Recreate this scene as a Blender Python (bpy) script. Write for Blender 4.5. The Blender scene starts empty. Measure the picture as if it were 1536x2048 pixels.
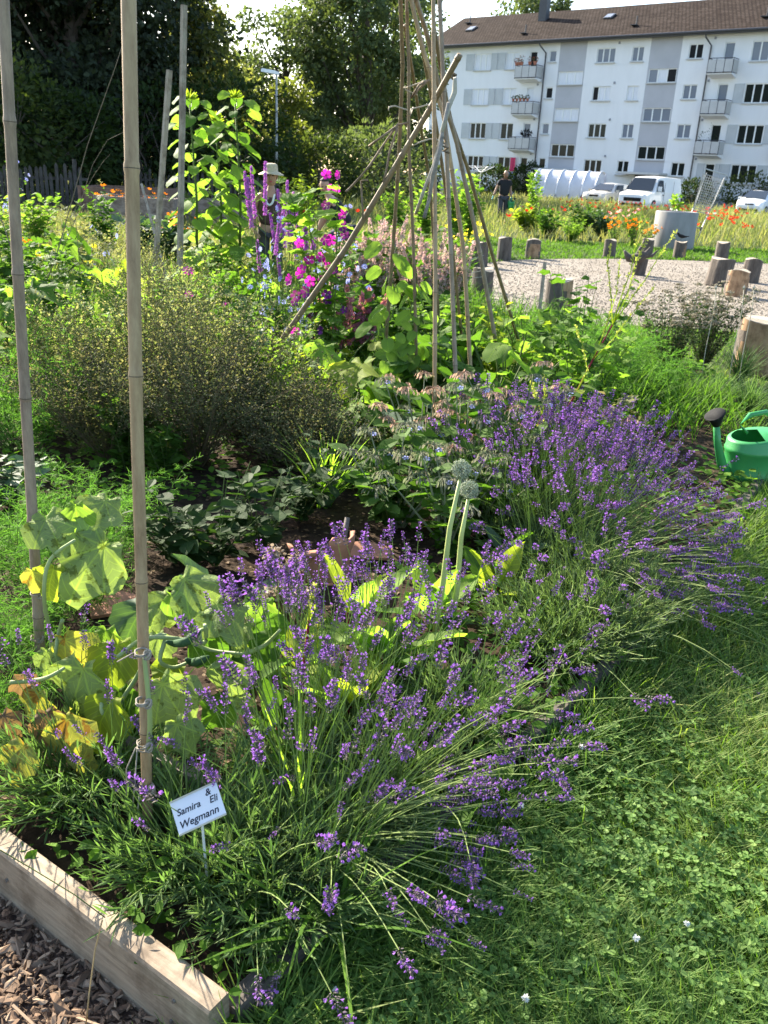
import bpy, math, numpy as np
from mathutils import Vector, Matrix
PI=math.pi; rad=math.radians
rng=np.random.default_rng(11)
scene=bpy.context.scene; COL=scene.collection
# ---------------------------------------------------------------- camera, sky, sun, exposure
F=1740.; HC=1.55; PIT=rad(21.4); ROL=rad(2.8)
fw=np.array([0,math.cos(PIT),-math.sin(PIT)]); up_=np.array([0,math.sin(PIT),math.cos(PIT)]); rt_=np.array([1.,0,0])
rt=rt_*math.cos(ROL)+up_*math.sin(ROL); up=up_*math.cos(ROL)-rt_*math.sin(ROL)
CAM=np.array([0,0,HC])
cd=bpy.data.cameras.new('camera'); cam=bpy.data.objects.new('camera',cd); COL.objects.link(cam)
cam.matrix_world=Matrix(((rt[0],up[0],-fw[0],0),(rt[1],up[1],-fw[1],0),(rt[2],up[2],-fw[2],HC),(0,0,0,1)))
cd.sensor_fit='VERTICAL'; cd.sensor_height=36.; cd.lens=36.*F/2048; cd.clip_start=.05; cd.clip_end=2000
cd.dof.use_dof=True; cd.dof.focus_distance=2.3; cd.dof.aperture_fstop=12
scene.camera=cam
scene.render.resolution_x=768; scene.render.resolution_y=1024
SUN_EL=rad(30); SUN_AZ=rad(-37)            # azimuth from +Y, negative to the left
sdir=Vector((math.sin(SUN_AZ)*math.cos(SUN_EL),math.cos(SUN_AZ)*math.cos(SUN_EL),math.sin(SUN_EL)))
w=bpy.data.worlds.new("World"); scene.world=w; w.use_nodes=True
nt=w.node_tree; bg=nt.nodes['Background']; sky=nt.nodes.new('ShaderNodeTexSky')
sky.sky_type='NISHITA'; sky.sun_disc=False; sky.sun_elevation=SUN_EL; sky.sun_rotation=SUN_AZ; sky.dust_density=1.5; sky.air_density=1.0; sky.ozone_density=1.5
nt.links.new(sky.outputs[0],bg.inputs[0]); bg.inputs[1].default_value=.11
sl=bpy.data.lights.new('sun','SUN'); sl.energy=5.0; sl.angle=rad(.53); sl.color=(1,.91,.76)
so=bpy.data.objects.new('sun',sl); COL.objects.link(so); so.rotation_euler=(-sdir).to_track_quat('-Z','Y').to_euler(); so.location=(-10,30,30)
vs=scene.view_settings; vs.view_transform='Standard'; vs.look='None'; vs.exposure=1.98; vs.gamma=1
cy=scene.cycles; cy.max_bounces=6; cy.diffuse_bounces=3; cy.glossy_bounces=2; cy.transmission_bounces=4; cy.transparent_max_bounces=4
cy.use_denoising=True; cy.caustics_reflective=False; cy.caustics_refractive=False; cy.sample_clamp_indirect=6
# ---------------------------------------------------------------- pixel of the photograph -> point in the place
def ray(x,y): return fw+rt*(x-768)/F-up*(y-1024)/F
def G(x,y,z=0.):
    d=ray(x,y); return CAM+d*((z-HC)/d[2])
def at(x,y,Y):
    d=ray(x,y); return CAM+d*(Y/d[1])
def pj(p):
    v=np.asarray(p,float)-CAM; q=v@fw; return 768+F*(v@rt)/q, 1024-F*(v@up)/q
# ---------------------------------------------------------------- mesh collector
class MB:
    def __init__(s): s.V=[];s.F=[];s.M=[];s.n=0;s.L={}
    def add(s,V,Fc,mi=0):
        V=np.asarray(V,float).reshape(-1,3); s.V.append(V)
        if isinstance(Fc,np.ndarray): g=[Fc]
        else:
            g={}
            for f in Fc: g.setdefault(len(f),[]).append(f)
            g=[np.array(v) for v in g.values()]
        for a in g:
            s.F.append(a+s.n); s.M.append(np.full(len(a),mi) if np.isscalar(mi) else np.asarray(mi))
        s.n+=len(V); return s
    def box(s,c,d,mi=0,R=None):
        c=np.array(c,float); h=np.array(d,float)/2
        V=np.array([[x,y,z] for x in(-1,1) for y in(-1,1) for z in(-1,1)])*h
        if R is not None: V=V@np.array(R).T
        return s.add(V+c,np.array([[0,1,3,2],[4,6,7,5],[0,4,5,1],[2,3,7,6],[0,2,6,4],[1,5,7,3]]),mi)
    def bar(s,a,b,r,mi=0,n=6,r2=None):
        return tubes(s,np.array([[a,b]],float),np.array([[r,r if r2 is None else r2]]),n,mi,cap=True)
    def path(s,P,r,mi=0,n=6):
        P=np.array(P,float); r=np.full(len(P),r) if np.isscalar(r) else np.array(r,float)
        return tubes(s,P[None],r[None],n,mi,cap=True)
    def build(s,name,mats,parent=None,smooth=False):
        me=bpy.data.meshes.new(name); V=np.concatenate(s.V); me.vertices.add(len(V)); me.vertices.foreach_set('co',V.ravel().astype(np.float32))
        loops=np.concatenate([a.ravel() for a in s.F]).astype(np.int32); tot=np.concatenate([np.full(len(a),a.shape[1]) for a in s.F])
        st=np.concatenate([[0],np.cumsum(tot)[:-1]]).astype(np.int32)
        me.loops.add(len(loops)); me.loops.foreach_set('vertex_index',loops)
        me.polygons.add(len(tot)); me.polygons.foreach_set('loop_start',st)
        me.polygons.foreach_set('material_index',np.concatenate(s.M).astype(np.int32))
        me.polygons.foreach_set('use_smooth',np.full(len(tot),bool(smooth)))
        if s.L and len(V)<60000:
            lp=np.zeros((len(V),3),np.float32)
            for b,l in s.L.items(): lp[b:b+len(l)]=l
            me.attributes.new('lp','FLOAT_VECTOR','POINT').data.foreach_set('vector',lp.ravel())
        me.update(calc_edges=True); me.validate()
        for m in (mats if isinstance(mats,(list,tuple)) else [mats]): me.materials.append(m)
        return link(name,me,parent)
def link(name,me,parent=None):
    o=bpy.data.objects.new(name,me); COL.objects.link(o)
    if parent is not None: o.parent=parent
    return o
def tag(o,label=None,cat=None,group=None,kind=None):
    if label:o['label']=label
    if cat:o['category']=cat
    if group:o['group']=group
    if kind:o['kind']=kind
    return o
def thing(name,label,cat,loc=(0,0,0),rz=0,group=None):
    o=bpy.data.objects.new(name,None); o.empty_display_size=.1; COL.objects.link(o); o.location=[float(v) for v in loc]; o.rotation_euler=(0,0,rz)
    return tag(o,label,cat,group)
def nrm(a): return a/np.maximum(np.linalg.norm(a,axis=-1,keepdims=True),1e-9)
def tubes(mb,P,R,n=4,mi=0,cap=False):
    """N polylines (N,K,3) with radii (N,K)"""
    N,K,_=P.shape; T=np.empty_like(P); T[:,1:-1]=P[:,2:]-P[:,:-2]; T[:,0]=P[:,1]-P[:,0]; T[:,-1]=P[:,-1]-P[:,-2]; T=nrm(T)
    m=nrm(P[:,-1]-P[:,0]); ref=np.where(np.abs(m[:,2:3])>.8,np.array([[1.,0,0]]),np.array([[0,0,1.]]))[:,None]
    X=nrm(np.cross(T,ref)); Y=np.cross(T,X); a=np.arange(n)*2*PI/n
    V=P[:,:,None]+R[:,:,None,None]*(X[:,:,None]*np.cos(a)[None,None,:,None]+Y[:,:,None]*np.sin(a)[None,None,:,None])
    k=np.arange(K-1)[:,None]*n; j=np.arange(n)[None]; q=np.stack([k+j,k+(j+1)%n,k+n+(j+1)%n,k+n+j],-1).reshape(-1,4)
    Q=(q[None]+(np.arange(N)*K*n)[:,None,None]).reshape(-1,4)
    mb.add(V.reshape(-1,3),Q,mi)
    if cap and n>2:
        base=mb.n-N*K*n
        c0=np.arange(n)[::-1]; c1=np.arange(n)+(K-1)*n
        mb.F.append(np.concatenate([base+i*K*n+np.stack([c0,c1]) for i in range(N)])); mb.M.append(np.full(2*N,mi))
    return mb
def ribbons(mb,P,W,side,mi=0):
    """N blades (N,K,3), half widths (N,K), side vectors (N,3)"""
    N,K,_=P.shape; S=side[:,None]*W[:,:,None]; V=np.stack([P-S,P+S],2)
    k=np.arange(K-1)*2; q=np.stack([k,k+1,k+3,k+2],-1)
    mb.add(V.reshape(-1,3),(q[None]+(np.arange(N)*K*2)[:,None,None]).reshape(-1,4),mi); return mb
def inst(mb,t,pos,D,Nn,s,mi=0):
    """scatter template t=(V,F): Y axis along D, Z axis near Nn, scale s (N,) or (N,3)"""
    V,Fc=t; N=len(pos); Y=nrm(D); X=nrm(np.cross(Y,Nn)); Z=np.cross(X,Y); s=np.asarray(s,float)
    if s.ndim==0: s=np.full(N,float(s))
    if s.ndim==1: s=s[:,None].repeat(3,1)
    A=V[None]*s[:,None]; W=pos[:,None]+A[...,0:1]*X[:,None]+A[...,1:2]*Y[:,None]+A[...,2:3]*Z[:,None]
    off=(np.arange(N)*len(V))[:,None,None]
    W=W.reshape(-1,3); b=mb.n; mb.V.append(W)
    for f,fm in Fc:
        a=(f[None]+off).reshape(-1,f.shape[1]); mb.F.append(a+b); mb.M.append(np.full(len(a),mi+fm))
    mb.L[b]=np.tile(V,(N,1)); mb.n+=len(W); return mb
def T(V,Fs,m=0):
    g={}
    for f in Fs: g.setdefault(len(f),[]).append(f)
    return (np.array(V,float),[(np.array(v),m) for v in g.values()])
def rdir(n,zlo=-1,zhi=1):
    a=rng.uniform(0,2*PI,n); z=rng.uniform(zlo,zhi,n); r=np.sqrt(np.maximum(0,1-z*z)); return np.stack([r*np.cos(a),r*np.sin(a),z],-1)
UP=np.array([0,0,1.])
def U(a,b,n=None): return rng.uniform(a,b,n)
# ---------------------------------------------------------------- materials
def mat(name): 
    m=bpy.data.materials.new(name); m.use_nodes=True; nt=m.node_tree; return m,nt,nt.nodes['Principled BSDF']
def N(nt,t,**k):
    n=nt.nodes.new('ShaderNode'+t)
    for a,b in k.items():
        if a.startswith('i_'):
            key=a[2:]; n.inputs[int(key) if key.isdigit() else key].default_value=b
        else: setattr(n,a,b)
    return n
def ramp(nt,fac,stops):
    r=nt.nodes.new('ShaderNodeValToRGB'); e=r.color_ramp.elements
    while len(e)<len(stops): e.new(.5)
    for i,(p,c) in enumerate(stops): e[i].position=p; e[i].color=(*c,1)
    nt.links.new(fac,r.inputs[0]); return r.outputs[0]
def obj_noise(nt,scale,detail=4,rough=.6,stretch=None,world=False):
    tc=N(nt,'TexCoord'); n=N(nt,'TexNoise'); n.inputs['Scale'].default_value=scale; n.inputs['Detail'].default_value=detail; n.inputs['Roughness'].default_value=rough
    src=tc.outputs['Object']
    if world: src=N(nt,'NewGeometry').outputs['Position']
    if stretch:
        mp=N(nt,'Mapping'); mp.inputs['Scale'].default_value=stretch; nt.links.new(src,mp.inputs[0]); src=mp.outputs[0]
    nt.links.new(src,n.inputs['Vector']); return n.outputs['Fac']
def bump(nt,b,h,st,dist=.01):
    x=N(nt,'Bump'); x.inputs['Strength'].default_value=st; x.inputs['Distance'].default_value=dist; nt.links.new(h,x.inputs['Height']); nt.links.new(x.outputs[0],b.inputs['Normal'])
def leafmat(name,stops,trans=None,tf=.38,rough=.66,spec=.1,noise=0,spots=None,vein=None,vc=1.5,bmp=0):
    """leaf: colour varies leaf by leaf; light passes through"""
    m,nt,b=mat(name); L=nt.links
    g=N(nt,'NewGeometry'); fac=g.outputs['Random Per Island']
    if noise:
        nz=obj_noise(nt,noise,3,.6,world=True); mx=N(nt,'Math',operation='MULTIPLY_ADD'); L.new(nz,mx.inputs[0]); mx.inputs[1].default_value=1.1
        a2=N(nt,'Math',operation='MULTIPLY_ADD'); L.new(fac,a2.inputs[0]); a2.inputs[1].default_value=.5; a2.inputs[2].default_value=-.3
        L.new(a2.outputs[0],mx.inputs[2]); fac=mx.outputs[0]
    c=ramp(nt,fac,[(i/max(1,len(stops)-1),s) for i,s in enumerate(stops)])
    if spots:
        sn=obj_noise(nt,spots[0],3,.7,world=True); r2=ramp(nt,sn,[(spots[1],(0,0,0)),(spots[1]+.08,(1,1,1))]); mx=N(nt,'MixRGB'); L.new(r2,mx.inputs[0]); L.new(c,mx.inputs[1]); mx.inputs[2].default_value=(*spots[2],1); c=mx.outputs[0]
    if vein:
        at_=N(nt,'Attribute',attribute_name='lp'); sp=N(nt,'SeparateXYZ'); L.new(at_.outputs['Vector'],sp.inputs[0]); X,Y=sp.outputs[0],sp.outputs[1]
        def mt(op,a,b_=None,c_=None):
            q=N(nt,'Math',operation=op)
            for i,v in enumerate((a,b_,c_)):
                if v is None: continue
                if isinstance(v,(int,float)): q.inputs[i].default_value=v
                else: L.new(v,q.inputs[i])
            return q.outputs[0]
        ax=mt('ABSOLUTE',X)
        if vein=='palm':
            a=mt('ARCTAN2',X,Y); fr=mt('PINGPONG',mt('ADD',a,.34),.34); r=mt('SQRT',mt('ADD',mt('MULTIPLY',X,X),mt('MULTIPLY',Y,Y))); d1=mt('MULTIPLY',mt('SUBTRACT',.34,fr),r)
            d2=mt('ADD',mt('PINGPONG',mt('SUBTRACT',mt('MULTIPLY',r,1.),mt('MULTIPLY',fr,.35)),.055),.006)
        else:
            d1=ax; d2=mt('ADD',mt('PINGPONG',mt('SUBTRACT',Y,mt('MULTIPLY',ax,.8)),.06),.004)
        dd=mt('MINIMUM',mt('MULTIPLY',d1,.8),d2); rr=N(nt,'MapRange'); L.new(dd,rr.inputs['Value']); rr.inputs['From Min'].default_value=.004; rr.inputs['From Max'].default_value=.016; rr.inputs['To Min'].default_value=vc; rr.inputs['To Max'].default_value=1.
        cb=N(nt,'CombineXYZ'); [L.new(rr.outputs[0],cb.inputs[i]) for i in (0,1)]; cb.inputs[2].default_value=1; mx=N(nt,'MixRGB',blend_type='MULTIPLY'); mx.inputs[0].default_value=1; L.new(c,mx.inputs[1]); L.new(cb.outputs[0],mx.inputs[2]); c=mx.outputs[0]
    L.new(c,b.inputs['Base Color']); b.inputs['Roughness'].default_value=rough; b.inputs['Specular IOR Level'].default_value=spec
    if bmp: bump(nt,b,obj_noise(nt,bmp,3,.6,world=True),.7,.006)
    if tf>0:
        t=N(nt,'BsdfTranslucent'); mu=N(nt,'MixRGB',blend_type='MULTIPLY'); mu.inputs[0].default_value=1; L.new(c,mu.inputs[1]); mu.inputs[2].default_value=(*(trans or (2.1,2.3,.9)),1)
        L.new(mu.outputs[0],t.inputs[0]); mix=N(nt,'MixShader'); mix.inputs[0].default_value=tf; L.new(b.outputs[0],mix.inputs[1]); L.new(t.outputs[0],mix.inputs[2])
        L.new(mix.outputs[0],nt.nodes['Material Output'].inputs[0])
    return m
def plain(name,col,rough=.6,metal=0,spec=.5,var=.12,scale=8,bmp=0,stretch=None,col2=None):
    m,nt,b=mat(name); n=obj_noise(nt,scale,5,.6,stretch); c=np.array(col)
    d=np.array(col2) if col2 is not None else c*(1-var*1.6)
    nt.links.new(ramp(nt,n,[(.3,tuple(d)),(.7,tuple(np.minimum(1,c*(1+var)))) ]),b.inputs['Base Color'])
    b.inputs['Roughness'].default_value=rough; b.inputs['Metallic'].default_value=metal; b.inputs['Specular IOR Level'].default_value=spec
    if bmp: bump(nt,b,n,bmp)
    return m
def glass(name,col,rough=.03):
    m,nt,b=mat(name); b.inputs['Base Color'].default_value=(*col,1); b.inputs['Roughness'].default_value=rough; b.inputs['Specular IOR Level'].default_value=.25; return m
M={}
# ================================================================= SETTING: ground, paths
M['terrain']=plain('terrain',(.06,.085,.02),.95,spec=.1,col2=(.03,.045,.012),scale=3,bmp=.4)
def sheet(name,poly,z,m,sub=0):
    mb=MB(); mb.add([(p[0],p[1],z) for p in poly],[list(range(len(poly)))]); return tag(mb.build(name,m),kind='structure')
sheet('ground',[(-300,-60),(300,-60),(300,700),(-300,700)],-.02,M['terrain'])
# gravel circle
def gravel_mat():
    m,nt,b=mat('gravel'); L=nt.links; g=N(nt,'NewGeometry'); v=N(nt,'TexVoronoi'); v.inputs['Scale'].default_value=45; L.new(g.outputs['Position'],v.inputs['Vector'])
    c=ramp(nt,v.outputs['Color'],[(0,(.16,.135,.105)),(.5,(.24,.205,.165)),(1,(.33,.29,.235))]); nz=obj_noise(nt,.8,4,.6,world=True); r=ramp(nt,nz,[(.3,(.72,.7,.66)),(.7,(1,1,1))])
    mx=N(nt,'MixRGB',blend_type='MULTIPLY'); mx.inputs[0].default_value=1; L.new(c,mx.inputs[1]); L.new(r,mx.inputs[2]); L.new(mx.outputs[0],b.inputs['Base Color']); b.inputs['Roughness'].default_value=.9; bump(nt,b,v.outputs['Distance'],.9,.012); return m
M['gravel']=gravel_mat()
gp=[G(*p)[:2] for p in [(935,600),(938,560),(948,530),(1010,520),(1100,517),(1250,517),(1400,521),(1536,526)]]+[np.array(p) for p in [(11.5,19.5),(13,16),(12.5,12.5),(9,10.4),(5.5,9.7)]]+[G(*p)[:2] for p in [(1440,660),(1290,648),(1100,655),(1000,640)]]
# subdivide + smooth outline
P=np.array(gp); 
for _ in range(2): P=np.stack([P*.75+np.roll(P,-1,0)*.25,P*.25+np.roll(P,-1,0)*.75],1).reshape(-1,2)
GP=P; sheet('gravel_path',P,-.006,M['gravel'])
def inpoly(pts,poly):
    x,y=pts[:,0],pts[:,1]; c=np.zeros(len(pts),bool); j=len(poly)-1
    for i in range(len(poly)):
        xi,yi=poly[i]; xj,yj=poly[j]; h=((yi>y)!=(yj>y))&(x<(xj-xi)*(y-yi)/(yj-yi+1e-12)+xi); c^=h; j=i
    return c
# loose stones over the near part of the gravel
octa=T([(1,0,0),(-1,0,0),(0,1,0),(0,-1,0),(0,0,1),(0,0,-1)],[(0,2,4),(2,1,4),(1,3,4),(3,0,4),(2,0,5),(1,2,5),(3,1,5),(0,3,5)])
M['pebble']=leafmat('pebble',[(.17,.145,.115),(.26,.225,.18),(.21,.185,.145),(.34,.3,.25)],tf=0,rough=.9)
q=np.stack([U(.8,12,60000),U(9.8,20.5,60000)],-1); q=q[inpoly(q,GP)]; q=q[rng.random(len(q))<np.clip(14/q[:,1]-.55,.15,1)]
mb=MB(); n=len(q); inst(mb,octa,np.c_[q,np.full(n,.0)],rdir(n,-.2,.2),UP+rdir(n)*.3,np.c_[U(.005,.013,n),U(.007,.018,n),U(.004,.009,n)]); tag(mb.build('gravel_stones',M['pebble']),kind='stuff')
# asphalt parking place before the building
M['asphalt']=plain('asphalt',(.19,.185,.18),.9,scale=6,var=.25)
BO=np.array([6.24,86.25]); bx=np.array([.78586,-.61841]); bn=np.array([-.61841,-.78586])   # building front: origin, along, out of the wall
def B2(u,off): return BO+bx*u+bn*off
sheet('parking_place',[B2(-6,6),B2(50,6),B2(50,30),B2(-6,30)],-.008,M['asphalt'])
# bed soil and bark path
M['soil']=plain('soil',(.055,.037,.024),1,spec=.1,scale=30,col2=(.02,.013,.009),bmp=.8)
KC=np.array([-.245,1.13]); LD=np.array([-.828,.562]); RD=np.array([.61,.792])      # bed corner, its front board, its right board
R1=KC+RD*1.95; 
bed=[KC,R1,(1.75,3.9),(2.3,5.3),(2.75,7.0),(2.55,8.6),(1.35,9.6),(.95,11.5),(.95,15.5),(-4,22),(-13,24),(-13,9),KC+LD*5+RD*2,KC+LD*4.2]
BEDP=np.array([np.array(b) for b in bed])
mb=MB(); 
bs=[(p[0],p[1]) for p in bed]; mb.add([(x,y,.07) for x,y in bs]+[(x,y,-.015) for x,y in bs],[list(range(len(bs)))]+[(i,i+len(bs),(i+1)%len(bs)+len(bs),(i+1)%len(bs)) for i in range(len(bs))])
tag(mb.build('bed_soil',M['soil']),kind='structure')
M['bark_ground']=plain('bark_ground',(.13,.085,.06),1,scale=60,col2=(.045,.03,.022),bmp=.9)
c0=KC-RD*.0; sheet('bark_path',[c0+RD*.02+LD*-.02,c0+LD*6,c0+LD*6-RD*3,c0-RD*3+LD*.3],-.012,M['bark_ground'])
M['chip']=leafmat('chip',[(.07,.047,.032),(.2,.135,.09),(.13,.085,.058),(.34,.25,.17),(.15,.1,.07)],tf=0,rough=.9)
n=21000; a=U(0,1.6,n); bb=U(.0,1.1,n); q=c0[None]+LD[None]*a[:,None]-RD[None]*bb[:,None]; D=rdir(n,-.35,.35)
mb=MB(); box_t=T([(x,y,z) for x in(-.5,.5) for y in(-.5,.5) for z in(-.5,.5)],[(0,1,3,2),(4,6,7,5),(0,4,5,1),(2,3,7,6),(0,2,6,4),(1,5,7,3)])
for v in range(6):
    k=len(q)//6; qq=q[v*k:(v+1)*k]; sz=rng.lognormal(-4.85,.5,k); V=np.array([(-.5,-.3,0),(.1,-.55,.1),(.5,.0,0),(.3,.5,.1),(-.35,.45,0),(0,0,.5),(0,.05,-.4)])+rng.normal(0,.1,(7,3)); tt=T(V,[(i,(i+1)%5,5) for i in range(5)]+[((i+1)%5,i,6) for i in range(5)])
    inst(mb,tt,np.c_[qq,U(-.01,.012,k)],rdir(k,-.35,.35),UP+rdir(k)*.6,np.c_[sz*U(.6,1.1,k),sz*U(1.0,2.4,k),sz*U(.4,.9,k)])
n=260; a=U(0,1.6,n); bb=U(.0,1.1,n); q=c0[None]+LD[None]*a[:,None]-RD[None]*bb[:,None]; D=rdir(n,-.15,.3)
inst(mb,box_t,np.c_[q,U(.0,.02,n)],D,UP+rdir(n)*.3,np.c_[U(.002,.006,n),U(.04,.1,n),U(.002,.004,n)])
tag(mb.build('bark_chips',M['chip']),kind='stuff')
# ================================================================= APARTMENT BUILDING
ARG=math.atan2(bx[1],bx[0])
bld=thing('apartment_building','white four storey apartment block with brown tiled roof and two grey stair strips','building',(BO[0],BO[1],0),ARG)
M['render_white']=plain('render_white',(.77,.77,.77),.9,var=.025,scale=.9,stretch=(1.6,1,.4))
M['render_grey']=plain('render_grey',(.44,.44,.46),.9,var=.05,scale=.7)
M['plinth']=plain('plinth',(.3,.31,.34),.9,scale=1)
M['wframe']=plain('window_frame_white',(.8,.8,.78),.5,var=.03)
M['sill']=plain('sill_stone',(.55,.55,.54),.8,var=.06)
M['shutter']=plain('shutter_grey',(.5,.52,.53),.7,var=.05,scale=2)
M['dark_glass']=glass('dark_glass',(.018,.022,.02)); M['sky_glass']=glass('painted_sky_glass',(.2,.22,.26),.08)  # sky_glass: the sky's reflection is painted in as a grey-blue base colour
M['curtain']=plain('curtain_white',(.72,.73,.76),.4,var=.1,scale=4,stretch=(9,1,.4))
M['dark_metal']=plain('dark_metal',(.06,.06,.065),.5); M['balc']=plain('balcony_panel',(.47,.47,.46),.7,var=.06,scale=2)
def roof_mat():
    m,nt,b=mat('roof_tiles'); L=nt.links; tc=N(nt,'TexCoord'); br=N(nt,'TexBrick'); br.inputs['Scale'].default_value=1; br.inputs['Brick Width'].default_value=.3; br.inputs['Row Height'].default_value=.36; br.inputs['Mortar Size'].default_value=.035
    br.inputs['Color1'].default_value=(.04,.03,.025,1); br.inputs['Color2'].default_value=(.06,.048,.042,1); br.inputs['Mortar'].default_value=(.012,.009,.008,1)
    L.new(tc.outputs['Object'],br.inputs['Vector']); nz=obj_noise(nt,.6,4,.7); r=ramp(nt,nz,[(.35,(.75,.7,.68)),(.65,(1.15,1.1,1.05))]); mx=N(nt,'MixRGB',blend_type='MULTIPLY'); mx.inputs[0].default_value=1
    L.new(br.outputs['Color'],mx.inputs[1]); L.new(r,mx.inputs[2]); L.new(mx.outputs[0],b.inputs['Base Color']); b.inputs['Roughness'].default_value=1; b.inputs['Specular IOR Level'].default_value=.05; bump(nt,b,br.outputs['Fac'],-.5,.03); return m
M['roof']=roof_mat()
TT=[11.48,8.71,5.94,3.19]; EAVE=12.15; UL,UR=-4.9,44.; DEP=11.
ops=[] # u0,u1,ztop,zbot,panes,kind,part
def op(u0,u1,zt,zb,n,kind,door=False): ops.append((u0,u1,zt,zb,n,kind,door))
cur=[('c','c','d','s','d'),]
for k,z in enumerate(TT):
    hi=k<2
    for base in (0,):
        op(-.2,1.5,z,z-1.3,3,'c' if hi else 'd'); op(3.05,4.35,z,z-1.3,2,'c' if hi else 'd'); op(5.4,6.1,z,z-2.1,1,['o','c','s','d'][k],True)
        op(7.25,7.9,z,z-.85,1,['s','o','s','d'][k]); op(11.6,13.2,z,z-1.05,3,['s','oc','d','d'][k]); op(14.62,15.6,z,z-1.05,2,['s','c','s','d'][k])
        op(19.2,20.3,z,z-1.0,2,['o','s','s','d'][k]); op(21.9,22.65,z,z-2.1,1,['s','s','d','d'][k],True); op(23.9,25.8,z,z-1.3,3,['s','d','d','d'][k])
        op(28.3,29.6,z,z-1.3,2,'d'); op(31.5,33.2,z,z-1.3,3,'d'); op(36.2,37.2,z,z-1.05,2,'s'); op(40,41.7,z,z-1.3,3,'d')
for z in (9.87,7.1,4.32):
    k=0 if z>9 else 1 if z>7 else 2
    op(8.32,10.55,z,z-.98,3,['c','c','d'][k]); op(16.22,18.5,z,z-.98,3,['sco','sc','d'][k])
us=sorted({UL,8.2,10.65,16.1,18.6,UR,*[round(o[0],3) for o in ops],*[round(o[1],3) for o in ops]}); zs=sorted({0.,.75,EAVE,*[round(o[2],3) for o in ops],*[round(o[3],3) for o in ops]})
mb=MB()
for i in range(len(us)-1):
    for j in range(len(zs)-1):
        uc,zc=(us[i]+us[i+1])/2,(zs[j]+zs[j+1])/2
        if any(o[0]<uc<o[1] and o[3]<zc<o[2] for o in ops): continue
        g=1 if ((8.2<uc<10.65 or 16.1<uc<18.6) and zc>2.3) else 0
        if zc<.75: g=2
        mb.add([(us[i],0,zs[j]),(us[i+1],0,zs[j]),(us[i+1],0,zs[j+1]),(us[i],0,zs[j+1])],[(0,1,2,3)],g)
for (a,b,zt,zb,*_) in ops:
    D=.16; mb.add([(a,0,zb),(a,D,zb),(a,D,zt),(a,0,zt),(b,0,zb),(b,D,zb),(b,D,zt),(b,0,zt)],[(0,1,2,3),(5,4,7,6),(1,0,4,5),(3,2,6,7)],0)
mb.add([(UL,0,0),(UL,DEP,0),(UL,DEP,EAVE),(UL,0,EAVE),(UL,DEP/2,EAVE+2.9)],[(0,3,4,2,1)],0)
mb.add([(UR,0,0),(UR,DEP,0),(UR,DEP,EAVE),(UR,0,EAVE),(UR,DEP/2,EAVE+2.9)],[(0,1,2,4,3)],0)
mb.add([(UL,DEP,0),(UR,DEP,0),(UR,DEP,EAVE),(UL,DEP,EAVE)],[(1,0,3,2)],0)
mb.build('wall',[M['render_white'],M['render_grey'],M['plinth']],bld)
def panemat(k): return {'c':M['curtain'],'d':M['dark_glass'],'s':M['sky_glass'],'o':M['open_dark']}[k]
M['open_dark']=plain('dark_room',(.008,.008,.009),.9)
for (a,b,zt,zb,n,kind,door) in ops:
    mb=MB(); y=.1; fr=.06; w_=b-a; h=zt-zb
    mb.box(((a+b)/2,y,zt-fr/2),(w_,.06,fr)); mb.box(((a+b)/2,y,zb+fr/2),(w_,.06,fr)); mb.box((a+fr/2,y,(zt+zb)/2),(fr,.058,h-2*fr)); mb.box((b-fr/2,y,(zt+zb)/2),(fr,.058,h-2*fr))
    for i in range(1,n): mb.box((a+w_*i/n,y,(zt+zb)/2),(.1,.058,h-2*fr))
    fo=mb.build('balcony_door' if door else 'window',M['wframe'],bld)
    kinds=kind if len(kind)==n else kind[0]*n
    if kind=='oc': kinds='occ'
    pm=MB(); mats=[]
    for i in range(n):
        mt=panemat(kinds[i]); 
        if mt not in mats: mats.append(mt)
        a0=a+w_*i/n+.052; b0=a+w_*(i+1)/n-.052; pm.add([(a0,y+.005,zb+fr),(b0,y+.005,zb+fr),(b0,y+.005,zt-fr),(a0,y+.005,zt-fr)],[(0,1,2,3)],mats.index(mt))
    pm.build('pane',mats,fo)
    if not door:
        s=MB(); s.box(((a+b)/2,-.05,zb-.035),(w_+.16,.22,.07)); s.build('sill',M['sill'],fo)
def shutter(a,b,zt,zb):
    mb=MB(); mb.box(((a+b)/2,-.03,(zt+zb)/2),(b-a,.04,zt-zb)); 
    for i in range(1,14): mb.box(((a+b)/2,-.055,zb+(zt-zb)*i/14),(b-a-.12,.014,.03))
    mb.box((a+.03,-.056,(zt+zb)/2),(.05,.02,zt-zb-.01)); mb.box((b-.03,-.056,(zt+zb)/2),(.05,.02,zt-zb-.01)); mb.build('shutter',M['shutter'],bld)
for k,z in enumerate(TT):
    shutter(-1.08,-.25,z,z-1.3); shutter(1.55,2.18,z,z-1.3); shutter(2.24,3.0,z,z-1.3)
    if k: shutter(23.12,23.85,z,z-1.3); shutter(25.86,26.6,z,z-1.3)
    shutter(30.7,31.45,z,z-1.3); shutter(33.25,34,z,z-1.3)
shutter(21.3,21.85,3.19,1.1); shutter(22.7,23.05,3.19,1.1)
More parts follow.
